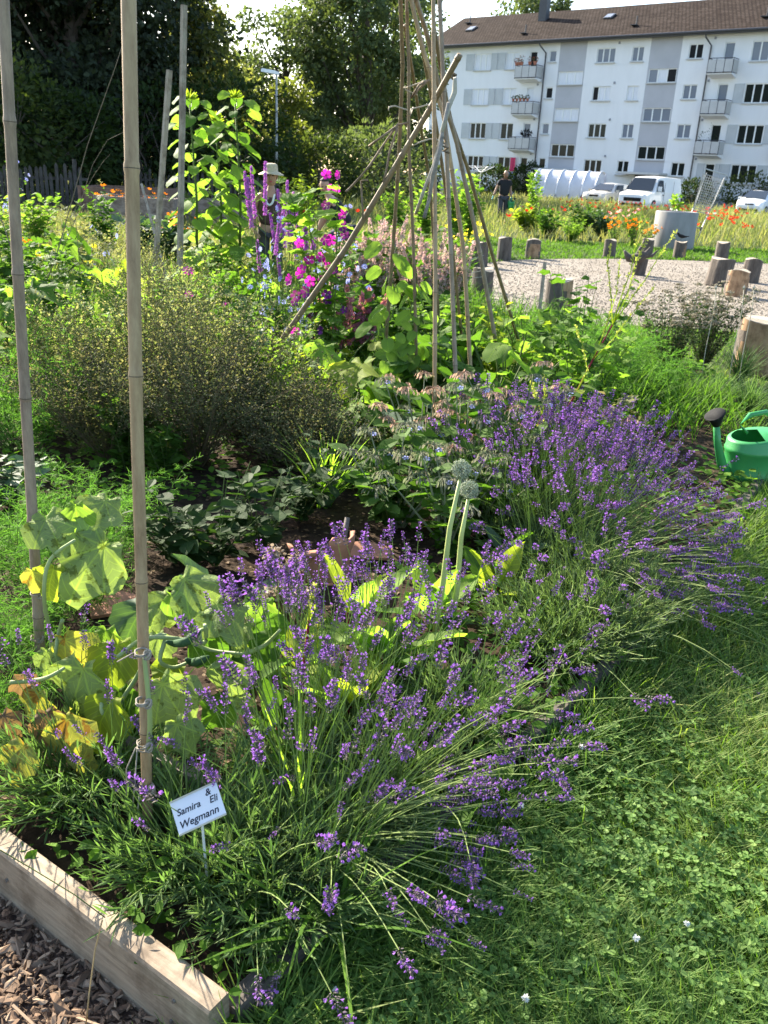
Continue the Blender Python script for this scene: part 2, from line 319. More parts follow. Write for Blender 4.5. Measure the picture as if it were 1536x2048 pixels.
# balconies
def balcony(u0,u1,zr,ground=False):
    mb=MB(); zb=zr-.98; dp=1.08
    mb.add([(u0,0,zb-.28),(u1,0,zb-.28),(u1,-dp,zb-.08),(u0,-dp,zb-.08),(u0,0,zb),(u1,0,zb),(u1,-dp,zb),(u0,-dp,zb)],[(3,2,1,0),(4,5,6,7),(0,1,5,4),(1,2,6,5),(2,3,7,6),(3,0,4,7)])
    o=mb.build('balcony',M['render_white'],bld); p=MB(); n=3; w_=(u1-u0)/n
    for i in range(n): p.box((u0+w_*(i+.5),-dp-.02,zr-.5),(w_-.05,.025,.82))
    p.box((u1+.02,-dp/2,zr-.5),(.025,dp-.06,.82)); p.box((u0-.02,-dp/2,zr-.5),(.025,dp-.06,.82)); p.build('balcony_panel',M['balc'],o)
    r=MB(); 
    for i in range(n+1): r.bar((u0+w_*i,-dp,zb-.02),(u0+w_*i,-dp,zr),.022)
    r.bar((u0,-dp,zr),(u1,-dp,zr),.028); r.bar((u1,-dp,zr),(u1,0,zr),.028); r.bar((u0,-dp,zr),(u0,0,zr),.028); r.bar((u0,-dp-.03,zb+.02),(u1,-dp-.03,zb+.02),.03); r.build('railing',M['dark_metal'],o)
for k,z in enumerate(TT):
    zr=z-1.15 if k<3 else z-1.25
    balcony(4.7,6.75,zr); balcony(21.25,23.1,zr); balcony(26.95,27.9,zr)
# roof, gutters, downpipes, vents, chimney
ov=.75; rise=(15.25-12.15)/(DEP/2+ov); zr=EAVE+rise*(DEP/2+ov); L_=UR+.6-(UL-.6)
ang=math.atan2(rise*(DEP/2+ov),DEP/2+ov); sl_=math.hypot(rise*(DEP/2+ov),DEP/2+ov)
rf=link('roof',None,bld) if False else None
mb=MB(); mb.box((L_/2,sl_/2,0),(L_,sl_,.14)); r1=mb.build('roof',M['roof'],bld); r1.location=(UL-.6,-ov,EAVE+.02); r1.rotation_euler=(ang,0,0)
mb=MB(); mb.box((L_/2,-sl_/2,0),(L_,sl_-.02,.139)); r2=mb.build('roof',M['roof'],bld); r2.location=(UL-.6,DEP+ov,EAVE+.02); r2.rotation_euler=(-ang,0,0)
def onroof(u,s): return (u,-ov+s*math.cos(ang),EAVE+.02+s*math.sin(ang))
mb=MB(); mb.bar((UL-.6,-ov-.07,EAVE+.0),(UR+.6,-ov-.07,EAVE+.0),.075,n=8); mb.box(((UL+UR)/2,-ov+.06,EAVE-.07),(L_,.04,.16)); mb.box(((UL+UR)/2,-ov/2,EAVE-.1),(L_-.1,ov-.1,.03)); mb.build('gutter',M['dark_metal'],bld)
for u in (6.95,20.9): mb=MB(); mb.path([(u-.35,-ov,EAVE-.05),(u-.3,-ov+.1,EAVE-.35),(u,-.1,EAVE-.85),(u,-.1,.3)],.06,n=8); mb.build('downpipe',M['dark_metal'],bld)
mb=MB(); c=onroof(4.2,4.9); mb.box((c[0],c[1],c[2]+.75),(.75,.6,1.9)); mb.box((c[0],c[1],c[2]+1.8),(.85,.7,.08)); mb.build('chimney',M['dark_metal'],bld)
for u,s in ((-1.8,4.6),): pass
for u,s in ((-5+1.2,5.3),(4.3,1.6),(14.2,1.9),(24.2,2.0),(31,2)):
    mb=MB(); c=onroof(u,s); mb.bar((c[0],c[1],c[2]-.1),(c[0],c[1],c[2]+.75),.06,n=8); mb.box((c[0]-.1,c[1]-.1,c[2]+.1),(.5,.5,.05)); mb.build('roof_vent_pipe',M['dark_metal'],bld)
for u,s in ((-2.5,3.6),(10.7,4.4)):
    mb=MB(); c=onroof(u,s); R=Matrix.Rotation(ang,3,'X'); mb.box((c[0],c[1]-.04,c[2]+.12),(.75,.95,.1),0,R); o=mb.build('skylight',M['dark_metal'],bld); p=MB(); p.box((c[0],c[1]-.07,c[2]+.18),(.6,.8,.02),0,R); p.build('pane',M['sky_glass'],o)
for u in (13.45,21.1,6.42):
    for z in (11.8,8.95,6.25,3.5)[(1 if u<8 else 0):]:
        mb=MB(); mb.box((u,-.03,z),(.14,.08,.16)); mb.box((u,-.075,z),(.1,.012,.03)); mb.build('wall_vent',M['plinth'],bld)
for u0,u1 in ((7.5,11.1),(15.3,19.0)):
    mb=MB(); mb.box(((u0+u1)/2,-.8,2.28),(u1-u0,1.6,.16)); mb.build('entrance_canopy',M['sill'],bld); mb=MB(); mb.box(((u0+u1)/2+.1,-.04,1.1),(1.9,.06,2.15)); o=mb.build('entrance_door',M['dark_metal'],bld); p=MB(); p.box(((u0+u1)/2-.3,-.085,1.2),(.7,.02,1.7)); p.box(((u0+u1)/2+.6,-.085,1.2),(.7,.02,1.7)); p.build('pane',M['dark_glass'],o)
# ================================================================= things on and before the building
def bl(u,off,z): p=B2(u,off); return np.array([p[0],p[1],z])
leafd=T([(0,0,0),(.32,.42,.07),(0,1,0),(-.32,.42,.07)],[(0,1,2),(0,2,3)])            # folded leaf
def ovalT():
    V=[(0,0,0)]; Fs=[]
    prof=[(.2,.2,.03),(.33,.45,.05),(.24,.75,.02)]
    for x,y,z in prof: V+=[(-x,y,z),(0,y,-.03),(x,y,z)]
    V.append((0,1,-.06)); k=len(V)-1
    Fs+=[(0,2,1),(0,3,2)]
    for i in range(2):
        a=1+3*i; Fs+=[(a,a+1,a+4,a+3),(a+1,a+2,a+5,a+4)]
    Fs+=[(7,8,k),(8,9,k)]; return T(V,Fs)
oval=ovalT()
def bushmesh(mb,c,r,n,size,t=leafd,mi=0,shell=.55,droop=0):
    """leaves through the volume of an uneven ellipsoid"""
    d=rdir(n); k=rng.uniform(shell,1,n)**.7; lump=1+.18*np.sin(d[:,0]*7+c[0]*3)*np.cos(d[:,1]*6+d[:,2]*5+c[1])
    pos=np.array(c)+d*np.array(r)*(k*lump)[:,None]; D=d+rdir(n)*.9+np.array([0,0,-droop]); inst(mb,t,pos,D,d*.5+UP*.6+rdir(n)*.5,size*U(.6,1.35,n),mi)
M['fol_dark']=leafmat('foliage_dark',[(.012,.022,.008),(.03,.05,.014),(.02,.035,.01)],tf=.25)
M['fol_mid']=leafmat('foliage_mid',[(.03,.045,.015),(.06,.08,.025),(.045,.06,.02)],tf=.35)
M['fol_bright']=leafmat('foliage_bright',[(.06,.12,.015),(.11,.2,.03),(.085,.15,.02)],tf=.45)
M['bark']=plain('bark',(.09,.07,.055),.95,scale=6,stretch=(4,4,.6),bmp=.6)
M['ter']=plain('terracotta_pots',(.36,.14,.09),.8)
def shrub(name,label,cat,c,r,n,size,m,trunk=True,group=None,t=leafd):
    o=thing(name,label,cat,(c[0],c[1],max(0,c[2]-r[2])),0,group); mb=MB(); bushmesh(mb,(0,0,min(c[2],r[2])),r,n,size,t); mb.build('foliage',m,o)
    if trunk:
        s=MB(); k=5; P=np.array([[(0,0,-.02),(U(-.3,.3)*r[0],U(-.3,.3)*r[1],r[2]*.7),(U(-.7,.7)*r[0],U(-.7,.7)*r[1],r[2]*1.4)] for _ in range(k)]); tubes(s,P,np.tile([[.05,.03,.012]],(k,1))*min(1,r[2]),4); s.build('stem',M['bark'],o)
    return o
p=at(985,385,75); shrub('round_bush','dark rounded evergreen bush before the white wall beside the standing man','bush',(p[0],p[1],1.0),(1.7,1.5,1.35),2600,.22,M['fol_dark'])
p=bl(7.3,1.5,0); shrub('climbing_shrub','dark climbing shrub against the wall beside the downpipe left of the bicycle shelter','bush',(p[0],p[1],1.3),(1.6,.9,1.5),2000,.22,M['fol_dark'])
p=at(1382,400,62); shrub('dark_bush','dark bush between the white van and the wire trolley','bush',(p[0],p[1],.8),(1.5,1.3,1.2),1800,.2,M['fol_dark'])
p=bl(26.4,2.5,0); shrub('wall_shrub','leafy shrub under the ground floor window behind the white hatchback','bush',(p[0],p[1],1.3),(2.3,1.1,1.35),1600,.2,M['fol_mid'])
p=bl(31,2.5,0); shrub('wall_shrub','leafy shrub at the far right end of the apartment wall','bush',(p[0],p[1],1.),(2.6,1.1,1.2),1400,.2,M['fol_mid'],trunk=True)
# potted plants
def pot(p,s,label,h=.35,m='fol_mid',red=False):
    o=thing('potted_plant',label,'potted plant',p,0,'potted plants on the balconies'); mb=MB(); tubes(mb,np.array([[(0,0,0),(0,0,.14*s),(0,0,.2*s)]]),np.array([[.08,.12,.13]])*s,8,cap=True); mb.build('pot',M['ter'],o)
    mb=MB(); bushmesh(mb,(0,0,.2*s+h*.5),(.18*s,.18*s,h*.55),60,.1,leafd); mb.build('foliage',M['red_flower'] if red else M[m],o)
M['red_flower']=leafmat('geranium',[(.35,.03,.04),(.05,.09,.02),(.25,.05,.05)],tf=.2)
for u,s,h in ((4.8,1.2,.3),(5.05,1.2,.3),(5.3,1.3,.5),(6.1,1.3,.35),(6.6,1.3,.35)): pot(bl(u,1.1,10.32),s,'flower pot with geraniums on the topmost balcony rail',h,red=True)
for u,s,h in ((4.8,1.,.2),(5.15,1.,.2),(5.5,1.1,.25),(5.85,1,.2),(6.2,1,.25)): pot(bl(u,1.1,7.58),s,'small clay pot with a plant on the second balcony rail',h)
for u,s,h in ((21.6,1.2,.9),(22.1,1.4,1.3),(22.6,1.,.7)): pot(bl(u,.8,3.85),s,'tall dark potted plant on the balcony beside the right downpipe',h+.4,'fol_dark')
M['black']=plain('black_plastic',(.015,.015,.015),.85,spec=.2); M['pink']=plain('pink_cloth',(.6,.04,.12),.8,var=.2); M['bluecloth']=plain('blue_cloth',(.3,.42,.75),.8)
mb=MB(); bushmesh(mb,(0,0,.25),(.5,.3,.22),200,.16,leafd); o=mb.build('barbecue_cover',M['black']); o.location=bl(6.3,.95,4.85); tag(o,'black covered barbecue standing on the left balcony of the second floor','barbecue')
mb=MB(); 
for i in range(6):
    y=.03*math.sin(i*2); mb.add([(i*.09,y,0),(i*.09+.09,.03*math.sin((i+1)*2),0),(i*.09+.09,.03*math.sin((i+1)*2),-1.15),(i*.09,y,-1.15)],[(0,1,2,3)])
o=mb.build('hanging_cloth',M['pink']); o.location=bl(4.5,.2,3.15); o.rotation_euler=(0,0,ARG); tag(o,'bright pink cloth hanging on the wall beside the ground floor balcony door','cloth')
mb=MB(); 
for i in range(8): mb.add([(i*.12,.02*math.sin(i*1.7),0),(i*.12+.12,.02*math.sin((i+1)*1.7),0),(i*.12+.12,.03,-.6),(i*.12,.03,-.6)],[(0,1,2,3)])
o=mb.build('hanging_cloth',M['bluecloth']); o.location=bl(4.75,1.14,1.95); o.rotation_euler=(0,0,ARG); tag(o,'light blue cloth draped over the ground floor balcony','cloth')
# clothes dryer (rotary) at left of building
o=thing('rotary_clothes_dryer','white rotary clothes dryer on a pole before the left ground floor window','clothes dryer',at(957,400,70)*[1,1,0]); mb=MB(); mb.bar((0,0,0),(0,0,2.0),.035); mb.build('pole',M['sill'],o); mb=MB()
for i in range(4): a=i*PI/2+.4; mb.bar((0,0,1.75),(1.1*math.cos(a),1.1*math.sin(a),2.2),.025)
for r in (.5,.8,1.05):
    for i in range(4): a=i*PI/2+.4; b=a+PI/2; z=1.75+.41*r; mb.bar((r*math.cos(a),r*math.sin(a),z),(r*math.cos(b),r*math.sin(b),z),.012,n=3)
mb.build('arm',M['wframe'],o)
# ---- bicycle shelter
M['poly']=plain('polycarbonate',(.62,.64,.7),.25,var=.08,scale=1); M['alu']=plain('aluminium',(.75,.76,.78),.35,metal=.3)
def shelter():
    c=at(1136,400,66); o=thing('bicycle_shelter','arched bicycle shelter with frosted panels and pale ribs','shelter',(c[0],c[1],0),ARG+.12)
    L=4.6; n=14
    def arc(t): a=PI*(.06+.50*t)+.35; return (-math.cos(a)*1.5-.1, .25+1.95*math.sin(min(a,PI/2)) if a<PI/2 else .25+1.95*math.sin(a))
    pts=[(1.35*(-math.cos(t)),.35+1.8*math.sin(t)) for t in np.linspace(.0,PI*.62,n)]
    for i in range(5):
        u0=-L/2+L*i/5; u1=u0+L/5; mb=MB(); V=[(u0+.04,y,z) for y,z in pts]+[(u1-.04,y,z) for y,z in pts]; mb.add(V,[(j,j+1,j+1+n,j+n) for j in range(n-1)]); mb.build('panel',M['poly'],o,True)
    for i in range(6):
        u=-L/2+L*i/5; mb=MB(); mb.path([(u,-1.35,0)]+[(u,y-.02,z+.02) for y,z in pts],.05,n=6); mb.build('rib',M['alu'],o,True)
    mb=MB(); mb.box((0,.95,1.05),(L,.05,2.0)); mb.build('back_wall',M['poly'],o)
    mb=MB()
    for s in (-1,1): V=[(s*(L/2-.05),y,z) for y,z in pts]+[(s*(L/2-.05),.9,.1),(s*(L/2-.05),-1.3,.1)]; mb.add(V,[list(range(len(V)))])
    mb.build('end_panel',M['poly'],o)
    for i,cc in enumerate(((.3,.02,.03),(.05,.05,.06),(.1,.03,.03),(.4,.4,.42))):     # parked bicycles
        bk=thing('bicycle','bicycle parked under the arched shelter','bicycle',(c[0]+bx[0]*(i*1-1.3)+bn[0]*.6,c[1]+bx[1]*(i*1-1.3)+bn[1]*.6,0),ARG+PI/2,'bicycles in the shelter'); mc=plain('bike_paint',cc,.4)
        for x in (-.5,.5):
            mb=MB(); a=np.linspace(0,2*PI,17); mb.path([(x+.33*math.cos(t),0,.33+.33*math.sin(t)) for t in a],.02,n=5); [mb.bar((x,0,.33),(x+.32*math.cos(t),0,.33+.32*math.sin(t)),.003,n=3) for t in a[:16:2]]; mb.build('wheel',M['black'],bk)
        mb=MB(); [mb.bar(p,q,.018) for p,q in (((-.5,0,.33),(-.15,0,.85)),((-.15,0,.85),(.35,0,.85)),((-.05,0,.3),(.35,0,.82)),((-.05,0,.3),(-.18,0,.9)),((.35,0,.9),(.5,0,.33)),((-.5,0,.33),(-.05,0,.3)))]; mb.build('frame',mc,bk)
        mb=MB(); mb.bar((.34,-.25,.98),(.34,.25,.98),.014); mb.bar((.35,0,.88),(.34,0,.98),.014); mb.build('handlebar',M['black'],bk); mb=MB(); mb.box((-.2,0,.93),(.24,.12,.05)); mb.build('saddle',M['black'],bk)
shelter()
# ---- cars: body lofted from cross sections, local +X = front
M['tyre']=plain('tyre',(.02,.02,.02),.9); M['rim']=plain('rim',(.5,.5,.52),.35,metal=.7); M['carglass']=glass('car_glass',(.03,.04,.055),.05); M['lampglass']=glass('lamp_glass',(.6,.62,.64),.1)
def loft(mb,secs,mi=0,caps=True):
    k=len(secs[0]); V=[p for s in secs for p in s]; Fs=[]
    for i in range(len(secs)-1):
        for j in range(k): Fs.append((i*k+j,i*k+(j+1)%k,(i+1)*k+(j+1)%k,(i+1)*k+j))
    if caps: Fs+=[tuple(range(k))[::-1],tuple(range((len(secs)-1)*k,len(secs)*k))]
    mb.add(V,Fs,mi)
def car(name,label,loc,rz,L,W,H,beltz,prof,paint,van=False,badge=None):
    """prof: list of (x, hood/roof height, half width at top) from rear to front, belt at beltz"""
    o=thing(name,label,'van' if van else 'car',loc,rz); mb=MB(); h=W/2
    def sec(x,zt,wt,z0=.22,in_=0):
        w2=h-in_; return [(x,-w2+.04,z0),(x,-w2,z0+.25),(x,-w2+.01,min(beltz,zt-.03)),(x,-wt,zt-.05*(zt>beltz)),(x,-wt*.6,zt+.0),(x,0,zt+.03),(x,wt*.6,zt),(x,wt,zt-.05*(zt>beltz)),(x,w2-.01,min(beltz,zt-.03)),(x,w2,z0+.25),(x,w2-.04,z0)]
    loft(mb,[sec(x,zt,wt,z0,i_) for x,zt,wt,z0,i_ in prof]); body=mb.build('body',paint,o,False)
    bv=body.modifiers.new('round','BEVEL'); bv.width=.05; bv.segments=2; bv.limit_method='ANGLE'; bv.angle_limit=rad(25)
    return o,body
def wheels(o,xs,W,r=.32):
    for x in xs:
        for s in (-1,1):
            mb=MB(); a=np.linspace(0,2*PI,21)[:-1]; y0=s*(W/2-.2); y1=s*(W/2+.01)
            V=[(x+r*math.cos(t),y0,r+r*math.sin(t)) for t in a]+[(x+r*math.cos(t),y1,r+r*math.sin(t)) for t in a]; k=20; mb.add(V,[(i,(i+1)%k,k+(i+1)%k,k+i) for i in range(k)]+[tuple(range(k)),tuple(range(2*k-1,k-1,-1))]); wh=mb.build('wheel',M['tyre'],o)
            m2=MB(); rr=r*.62; yy=y1+s*.012
            for i in range(5):
                t=i*2*PI/5; m2.add([(x+.05*math.cos(t+1.2),yy,r+.05*math.sin(t+1.2)),(x+rr*math.cos(t+.25),yy,r+rr*math.sin(t+.25)),(x+rr*math.cos(t-.25),yy,r+rr*math.sin(t-.25)),(x+.05*math.cos(t-1.2),yy,r+.05*math.sin(t-1.2))],[(0,1,2,3)])
            m2.path([(x+rr*math.cos(t),yy,r+rr*math.sin(t)) for t in np.linspace(0,2*PI,21)],.018,n=4); m2.build('rim',M['rim'],wh)
def quadpart(o,name,m,quads,th=0):
    mb=MB()
    for q in quads: mb.add(q,[tuple(range(len(q)))])
    return mb.build(name,m,o)
def carpaint(n,c):
    m,nt,b=mat(n); b.inputs['Base Color'].default_value=(*c,1); b.inputs['Roughness'].default_value=.3; b.inputs['Coat Weight'].default_value=.5; return m
HEAD=math.atan2(bn[1],bn[0])
# van (1.97 high, 5.0 long)
vp=at(1302,380,56); 
P_=[(-2.45,1.80,.78,.35,.03),(-2.35,1.93,.80,.25,0),(-.2,1.97,.80,.25,0),(.75,1.93,.78,.25,0),(1.0,1.86,.76,.25,0),(1.62,1.13,.86,.25,0),(2.2,1.02,.8,.25,.03),(2.42,.9,.72,.25,.1),(2.5,.55,.65,.3,.16)]
M['white_pl']=plain('number_plate_white',(.7,.7,.66),.5); wp=carpaint('white_paint',(.8,.8,.79)); o,_=car('delivery_van','white delivery van with a black grille parked before the building',(vp[0],vp[1],0),HEAD,5,1.95,1.97,1.1,P_,wp,True)
h=.965; quadpart(o,'windscreen',M['carglass'],[[(1.04,-.7,1.83),(1.64,-.8,1.15),(1.64,.8,1.15),(1.04,.7,1.83)]]).location=(.02,0,.02)
for s in (-1,1):
    quadpart(o,'side_window',M['carglass'],[[(.35,s*.985,1.12),(1.42,s*.985,1.14),(.95,s*.86,1.75),(.35,s*.85,1.75)]]); quadpart(o,'headlight',M['lampglass'],[[(2.45,s*.55,.72),(2.36,s*.84,.72),(2.1,s*.93,.95),(2.38,s*.6,.93)]]).location=(.03,s*.02,.03)
    mb=MB(); mb.box((1.25,s*1.07,1.28),(.12,.2,.26)); mb.build('wing_mirror',wp,o); mb=MB(); mb.box((.45,s*.985,.95),(.14,.03,.04)); mb.build('door_handle',M['black'],o)
    mb=MB(); mb.box((.3,s*.978,1.0),(.012,.012,1.3)); mb.box((-1.0,s*.978,1.05),(.012,.012,1.4)); mb.build('door_gap',M['black'],o)
mb=MB(); mb.box((2.46,0,.66),(.12,1.05,.2)); mb.box((2.47,0,.38),(.12,1.35,.14)); mb.build('grille',M['black'],o); mb=MB(); mb.box((2.57,0,.5),(.02,.5,.11)); mb.build('number_plate',M['white_pl'],o); wheels(o,(-1.55,1.6),1.95,.34)
# white hatchback
hp=at(1520,400,57); P_=[(-1.9,.95,.7,.3,.1),(-1.8,1.2,.62,.25,.03),(-1.5,1.45,.58,.22,0),(-.3,1.52,.6,.22,0),(.35,1.45,.58,.22,0),(1.2,1.0,.74,.22,0),(1.75,.82,.68,.22,.05),(1.93,.6,.55,.25,.15)]
o,_=car('hatchback_car','white hatchback car parked at the edge of the poppy meadow',(hp[0],hp[1],0),HEAD,3.9,1.7,1.52,.92,P_,wp)
quadpart(o,'windscreen',M['carglass'],[[(.38,-.55,1.43),(1.2,-.68,1.02),(1.2,.68,1.02),(.38,.55,1.43)]]).location=(.03,0,.025)
M['dark_roof']=plain('dark_roof_glass',(.04,.045,.05),.2)
quadpart(o,'roof_panel',M['dark_roof'],[[(-1.3,-.5,1.5),(.3,-.52,1.5),(.3,.52,1.5),(-1.3,.5,1.5)]]).location=(0,0,.055)
for s in (-1,1):
    quadpart(o,'side_window',M['carglass'],[[(-.35,s*.865,.97),(.95,s*.865,.99),(.3,s*.67,1.38),(-.35,s*.67,1.42)],[(-1.35,s*.865,.99),(-.42,s*.865,.97),(-.42,s*.67,1.42),(-1.2,s*.67,1.38)]]).location=(0,s*.012,0)
    quadpart(o,'headlight',M['lampglass'],[[(1.82,s*.5,.62),(1.6,s*.8,.66),(1.3,s*.84,.88),(1.68,s*.6,.8)]]).location=(.05,s*.03,.04); mb=MB(); mb.box((.85,s*.95,1.02),(.12,.18,.13)); mb.build('wing_mirror',wp,o)
mb=MB(); mb.box((1.88,0,.68),(.1,.5,.07)); mb.box((1.9,0,.36),(.12,1.1,.14)); mb.build('grille',M['black'],o); mb=MB(); mb.box((1.99,0,.47),(.02,.5,.11)); mb.build('number_plate',M['white_pl'],o); wheels(o,(-1.25,1.25),1.7,.31)
# silver estate
cp=at(1217,390,62); sp=carpaint('silver_paint',(.52,.5,.46)); P_=[(-2.2,1.0,.7,.3,.06),(-2.1,1.2,.62,.25,.02),(-1.7,1.42,.58,.22,0),(-.2,1.47,.58,.22,0),(.3,1.4,.56,.22,0),(1.1,.98,.74,.22,0),(2.0,.86,.66,.22,.05),(2.2,.6,.55,.25,.12)]
o,_=car('silver_car','beige silver car half hidden beside the white delivery van',(cp[0],cp[1],0),HEAD,4.5,1.78,1.47,.93,P_,sp)
quadpart(o,'windscreen',M['carglass'],[[(.33,-.52,1.38),(1.12,-.68,1.0),(1.12,.68,1.0),(.33,.52,1.38)]]).location=(.03,0,.025)
for s in (-1,1):
    quadpart(o,'side_window',M['carglass'],[[(-1.4,s*.9,.97),(.9,s*.9,.98),(.25,s*.66,1.35),(-1.3,s*.66,1.37)]]); quadpart(o,'headlight',M['lampglass'],[[(2.12,s*.45,.62),(1.95,s*.78,.64),(1.75,s*.8,.8),(2.05,s*.5,.78)]]).location=(.04,s*.02,.04); mb=MB(); mb.box((.8,s*.98,1.0),(.12,.18,.13)); mb.build('wing_mirror',sp,o)
mb=MB(); mb.box((2.14,0,.66),(.1,.6,.14)); mb.box((2.14,0,.38),(.14,1.1,.1)); mb.build('grille',M['black'],o); wheels(o,(-1.4,1.4),1.78,.32)
# ================================================================= TREES
def tree(name,label,base,h,cr,nclump,nleaf,size,m,trunk_r=.25,clump_r=1.4,zlow=.25,seed=0,group=None,cone=0):
    """trunk with limbs; crown of leaf clumps with gaps"""
    r=np.random.default_rng(seed); o=thing(name,label,'tree',(base[0],base[1],-.02),0,group)
    d=r.normal(size=(nclump,3)); d/=np.linalg.norm(d,axis=1,keepdims=True); k=r.uniform(.35,1,nclump)**.5; zc=h*(1+zlow)/2; hz=h*(1-zlow)/2
    C=np.stack([d[:,0]*cr*k,d[:,1]*cr*k,zc+d[:,2]*hz*k],-1); C[:,:2]*=(1-cone*((C[:,2:3]-zlow*h)/(h*(1-zlow))))
    tr=MB(); tubes(tr,np.array([[(0,0,-.1),(.15,0,h*.3),(-.1,.1,h*.6),(0,0,h*.85)]]),np.array([[trunk_r*1.2,trunk_r*.85,trunk_r*.5,trunk_r*.12]]),8)
    kk=r.permutation(nclump)[:min(nclump,26)]; Lm=[]
    for c in C[kk]:
        z0=max(.18*h,c[2]-.28*h-.15*np.hypot(*c[:2])); b=np.array([0,0,z0]); Lm.append([b,b*.5+c*.5+np.array([0,0,-.06*h*.3]),c])
    tubes(tr,np.array(Lm),np.tile([[trunk_r*.3,trunk_r*.17,trunk_r*.06]],(len(Lm),1)),4); tr.build('trunk',M['bark'],o)
    mb=MB(); ci=r.integers(0,nclump,nleaf); cs=r.uniform(.55,1.25,nclump)*clump_r; dd=r.normal(size=(nleaf,3)); dd/=np.linalg.norm(dd,axis=1,keepdims=True); kr=r.uniform(.25,1,nleaf)**.6
    pos=C[ci]+dd*(cs[ci]*kr)[:,None]*np.array([1,1,.62]); out=nrm(pos-np.array([0,0,zc]))
    D=dd*.6+r.normal(size=(nleaf,3))*.7+np.array([0,0,-.3]); inst(mb,leafd,pos,D,out*.4+UP*.5+r.normal(size=(nleaf,3))*.5,size*r.uniform(.6,1.3,nleaf)); mb.build('crown',m,o)
    return o
M['tree_dark']=leafmat('tree_dark',[(.016,.024,.013),(.03,.042,.02),(.045,.058,.026)],tf=.24,spec=.25)  # tree_dark: shade of the backlit left trees is put into the leaf colour
M['tree_olive']=leafmat('tree_olive',[(.1,.12,.04),(.17,.185,.065),(.13,.145,.05),(.22,.2,.09)],tf=.5,trans=(1.7,1.8,.8))
M['tree_green']=leafmat('tree_green',[(.06,.085,.04),(.125,.15,.065),(.09,.115,.05)],tf=.33,trans=(1.7,1.9,.8))
M['tree_yellow']=leafmat('tree_yellow',[(.07,.085,.02),(.12,.13,.035),(.09,.1,.025)],tf=.4)
def tp(px,Y): p=at(px,350,Y); return (p[0],p[1])
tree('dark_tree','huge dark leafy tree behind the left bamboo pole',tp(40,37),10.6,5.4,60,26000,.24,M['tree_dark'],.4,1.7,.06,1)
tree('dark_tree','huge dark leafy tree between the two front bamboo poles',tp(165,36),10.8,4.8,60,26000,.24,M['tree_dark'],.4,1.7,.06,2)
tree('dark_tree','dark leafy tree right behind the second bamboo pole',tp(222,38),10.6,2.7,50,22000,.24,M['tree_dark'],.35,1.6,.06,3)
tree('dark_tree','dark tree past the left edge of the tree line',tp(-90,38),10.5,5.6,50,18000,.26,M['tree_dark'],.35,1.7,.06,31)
tree('olive_tree','olive green tree with a loose top behind the square garden stake',tp(380,39),8.0,2.9,48,15000,.22,M['tree_olive'],.25,1.15,.08,4,cone=.55)
tree('olive_tree','lower olive green tree beside the street lamp',tp(462,43),6.3,2.8,36,10000,.22,M['tree_olive'],.25,1.1,.08,5,cone=.4)
tree('green_tree','tall mid green tree behind the nearer street lamp',tp(572,56),10.6,3.0,45,13000,.26,M['tree_green'],.3,1.4,.1,6)
tree('green_tree','broad tall tree directly behind the bean pole tepee',tp(726,54),14.6,4.1,70,24000,.26,M['tree_green'],.4,1.5,.08,7)
tree('green_tree','dark tree between the broad tree and the white gable wall',tp(776,62),12.5,3.4,36,10000,.3,M['tree_green'],.35,1.5,.08,8)
tree('yellow_tree','small yellow green tree beside the foot of the nearer street lamp',tp(582,42),4.9,1.4,22,4500,.2,M['tree_yellow'],.12,.9,.1,9)
tree('far_tree','light green treetop showing above the roof ridge behind the chimney',tuple(at(1062,100,118)[:2]),23.2,5.2,50,14000,.5,M['tree_green'],.5,1.8,.3,10)
tree('green_tree','dark leafy tree at the end of the gable wall',tp(752,66),8.5,3.4,40,12000,.3,M['tree_dark'],.3,1.5,.05,12)
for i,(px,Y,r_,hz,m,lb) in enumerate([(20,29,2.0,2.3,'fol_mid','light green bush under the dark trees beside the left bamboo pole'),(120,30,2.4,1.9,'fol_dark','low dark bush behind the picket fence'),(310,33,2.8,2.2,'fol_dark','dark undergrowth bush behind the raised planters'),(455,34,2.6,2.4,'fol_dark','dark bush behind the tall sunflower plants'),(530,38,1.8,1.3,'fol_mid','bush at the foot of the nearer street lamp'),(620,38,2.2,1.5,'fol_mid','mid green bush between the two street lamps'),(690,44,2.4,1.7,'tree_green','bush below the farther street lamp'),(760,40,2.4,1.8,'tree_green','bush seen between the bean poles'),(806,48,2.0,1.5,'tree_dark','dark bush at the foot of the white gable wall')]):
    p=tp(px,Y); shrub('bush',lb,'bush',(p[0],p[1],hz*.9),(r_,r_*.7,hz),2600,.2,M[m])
# ---- street lamps
M['galv']=plain('galvanised_steel',(.42,.43,.44),.5,metal=.4)
for px,Y,h,lb in ((553,34,4.55,'grey street lamp standing nearer before the dark trees'),(674,60,4.5,'small grey street lamp farther away between the trees')):
    p=at(px,330,Y); o=thing('street_lamp',lb,'street lamp',(p[0],p[1],0)); mb=MB(); mb.bar((0,0,0),(0,0,h),.06,n=8,r2=.035); mb.build('pole',M['galv'],o)
    mb=MB(); mb.box((-.22,0,h+.04),(.62,.26,.09),0,Matrix.Rotation(.12,3,'Y')); mb.box((-.25,0,h+.09),(.5,.18,.04),0,Matrix.Rotation(.12,3,'Y')); mb.build('lamp_head',M['alu'],o)
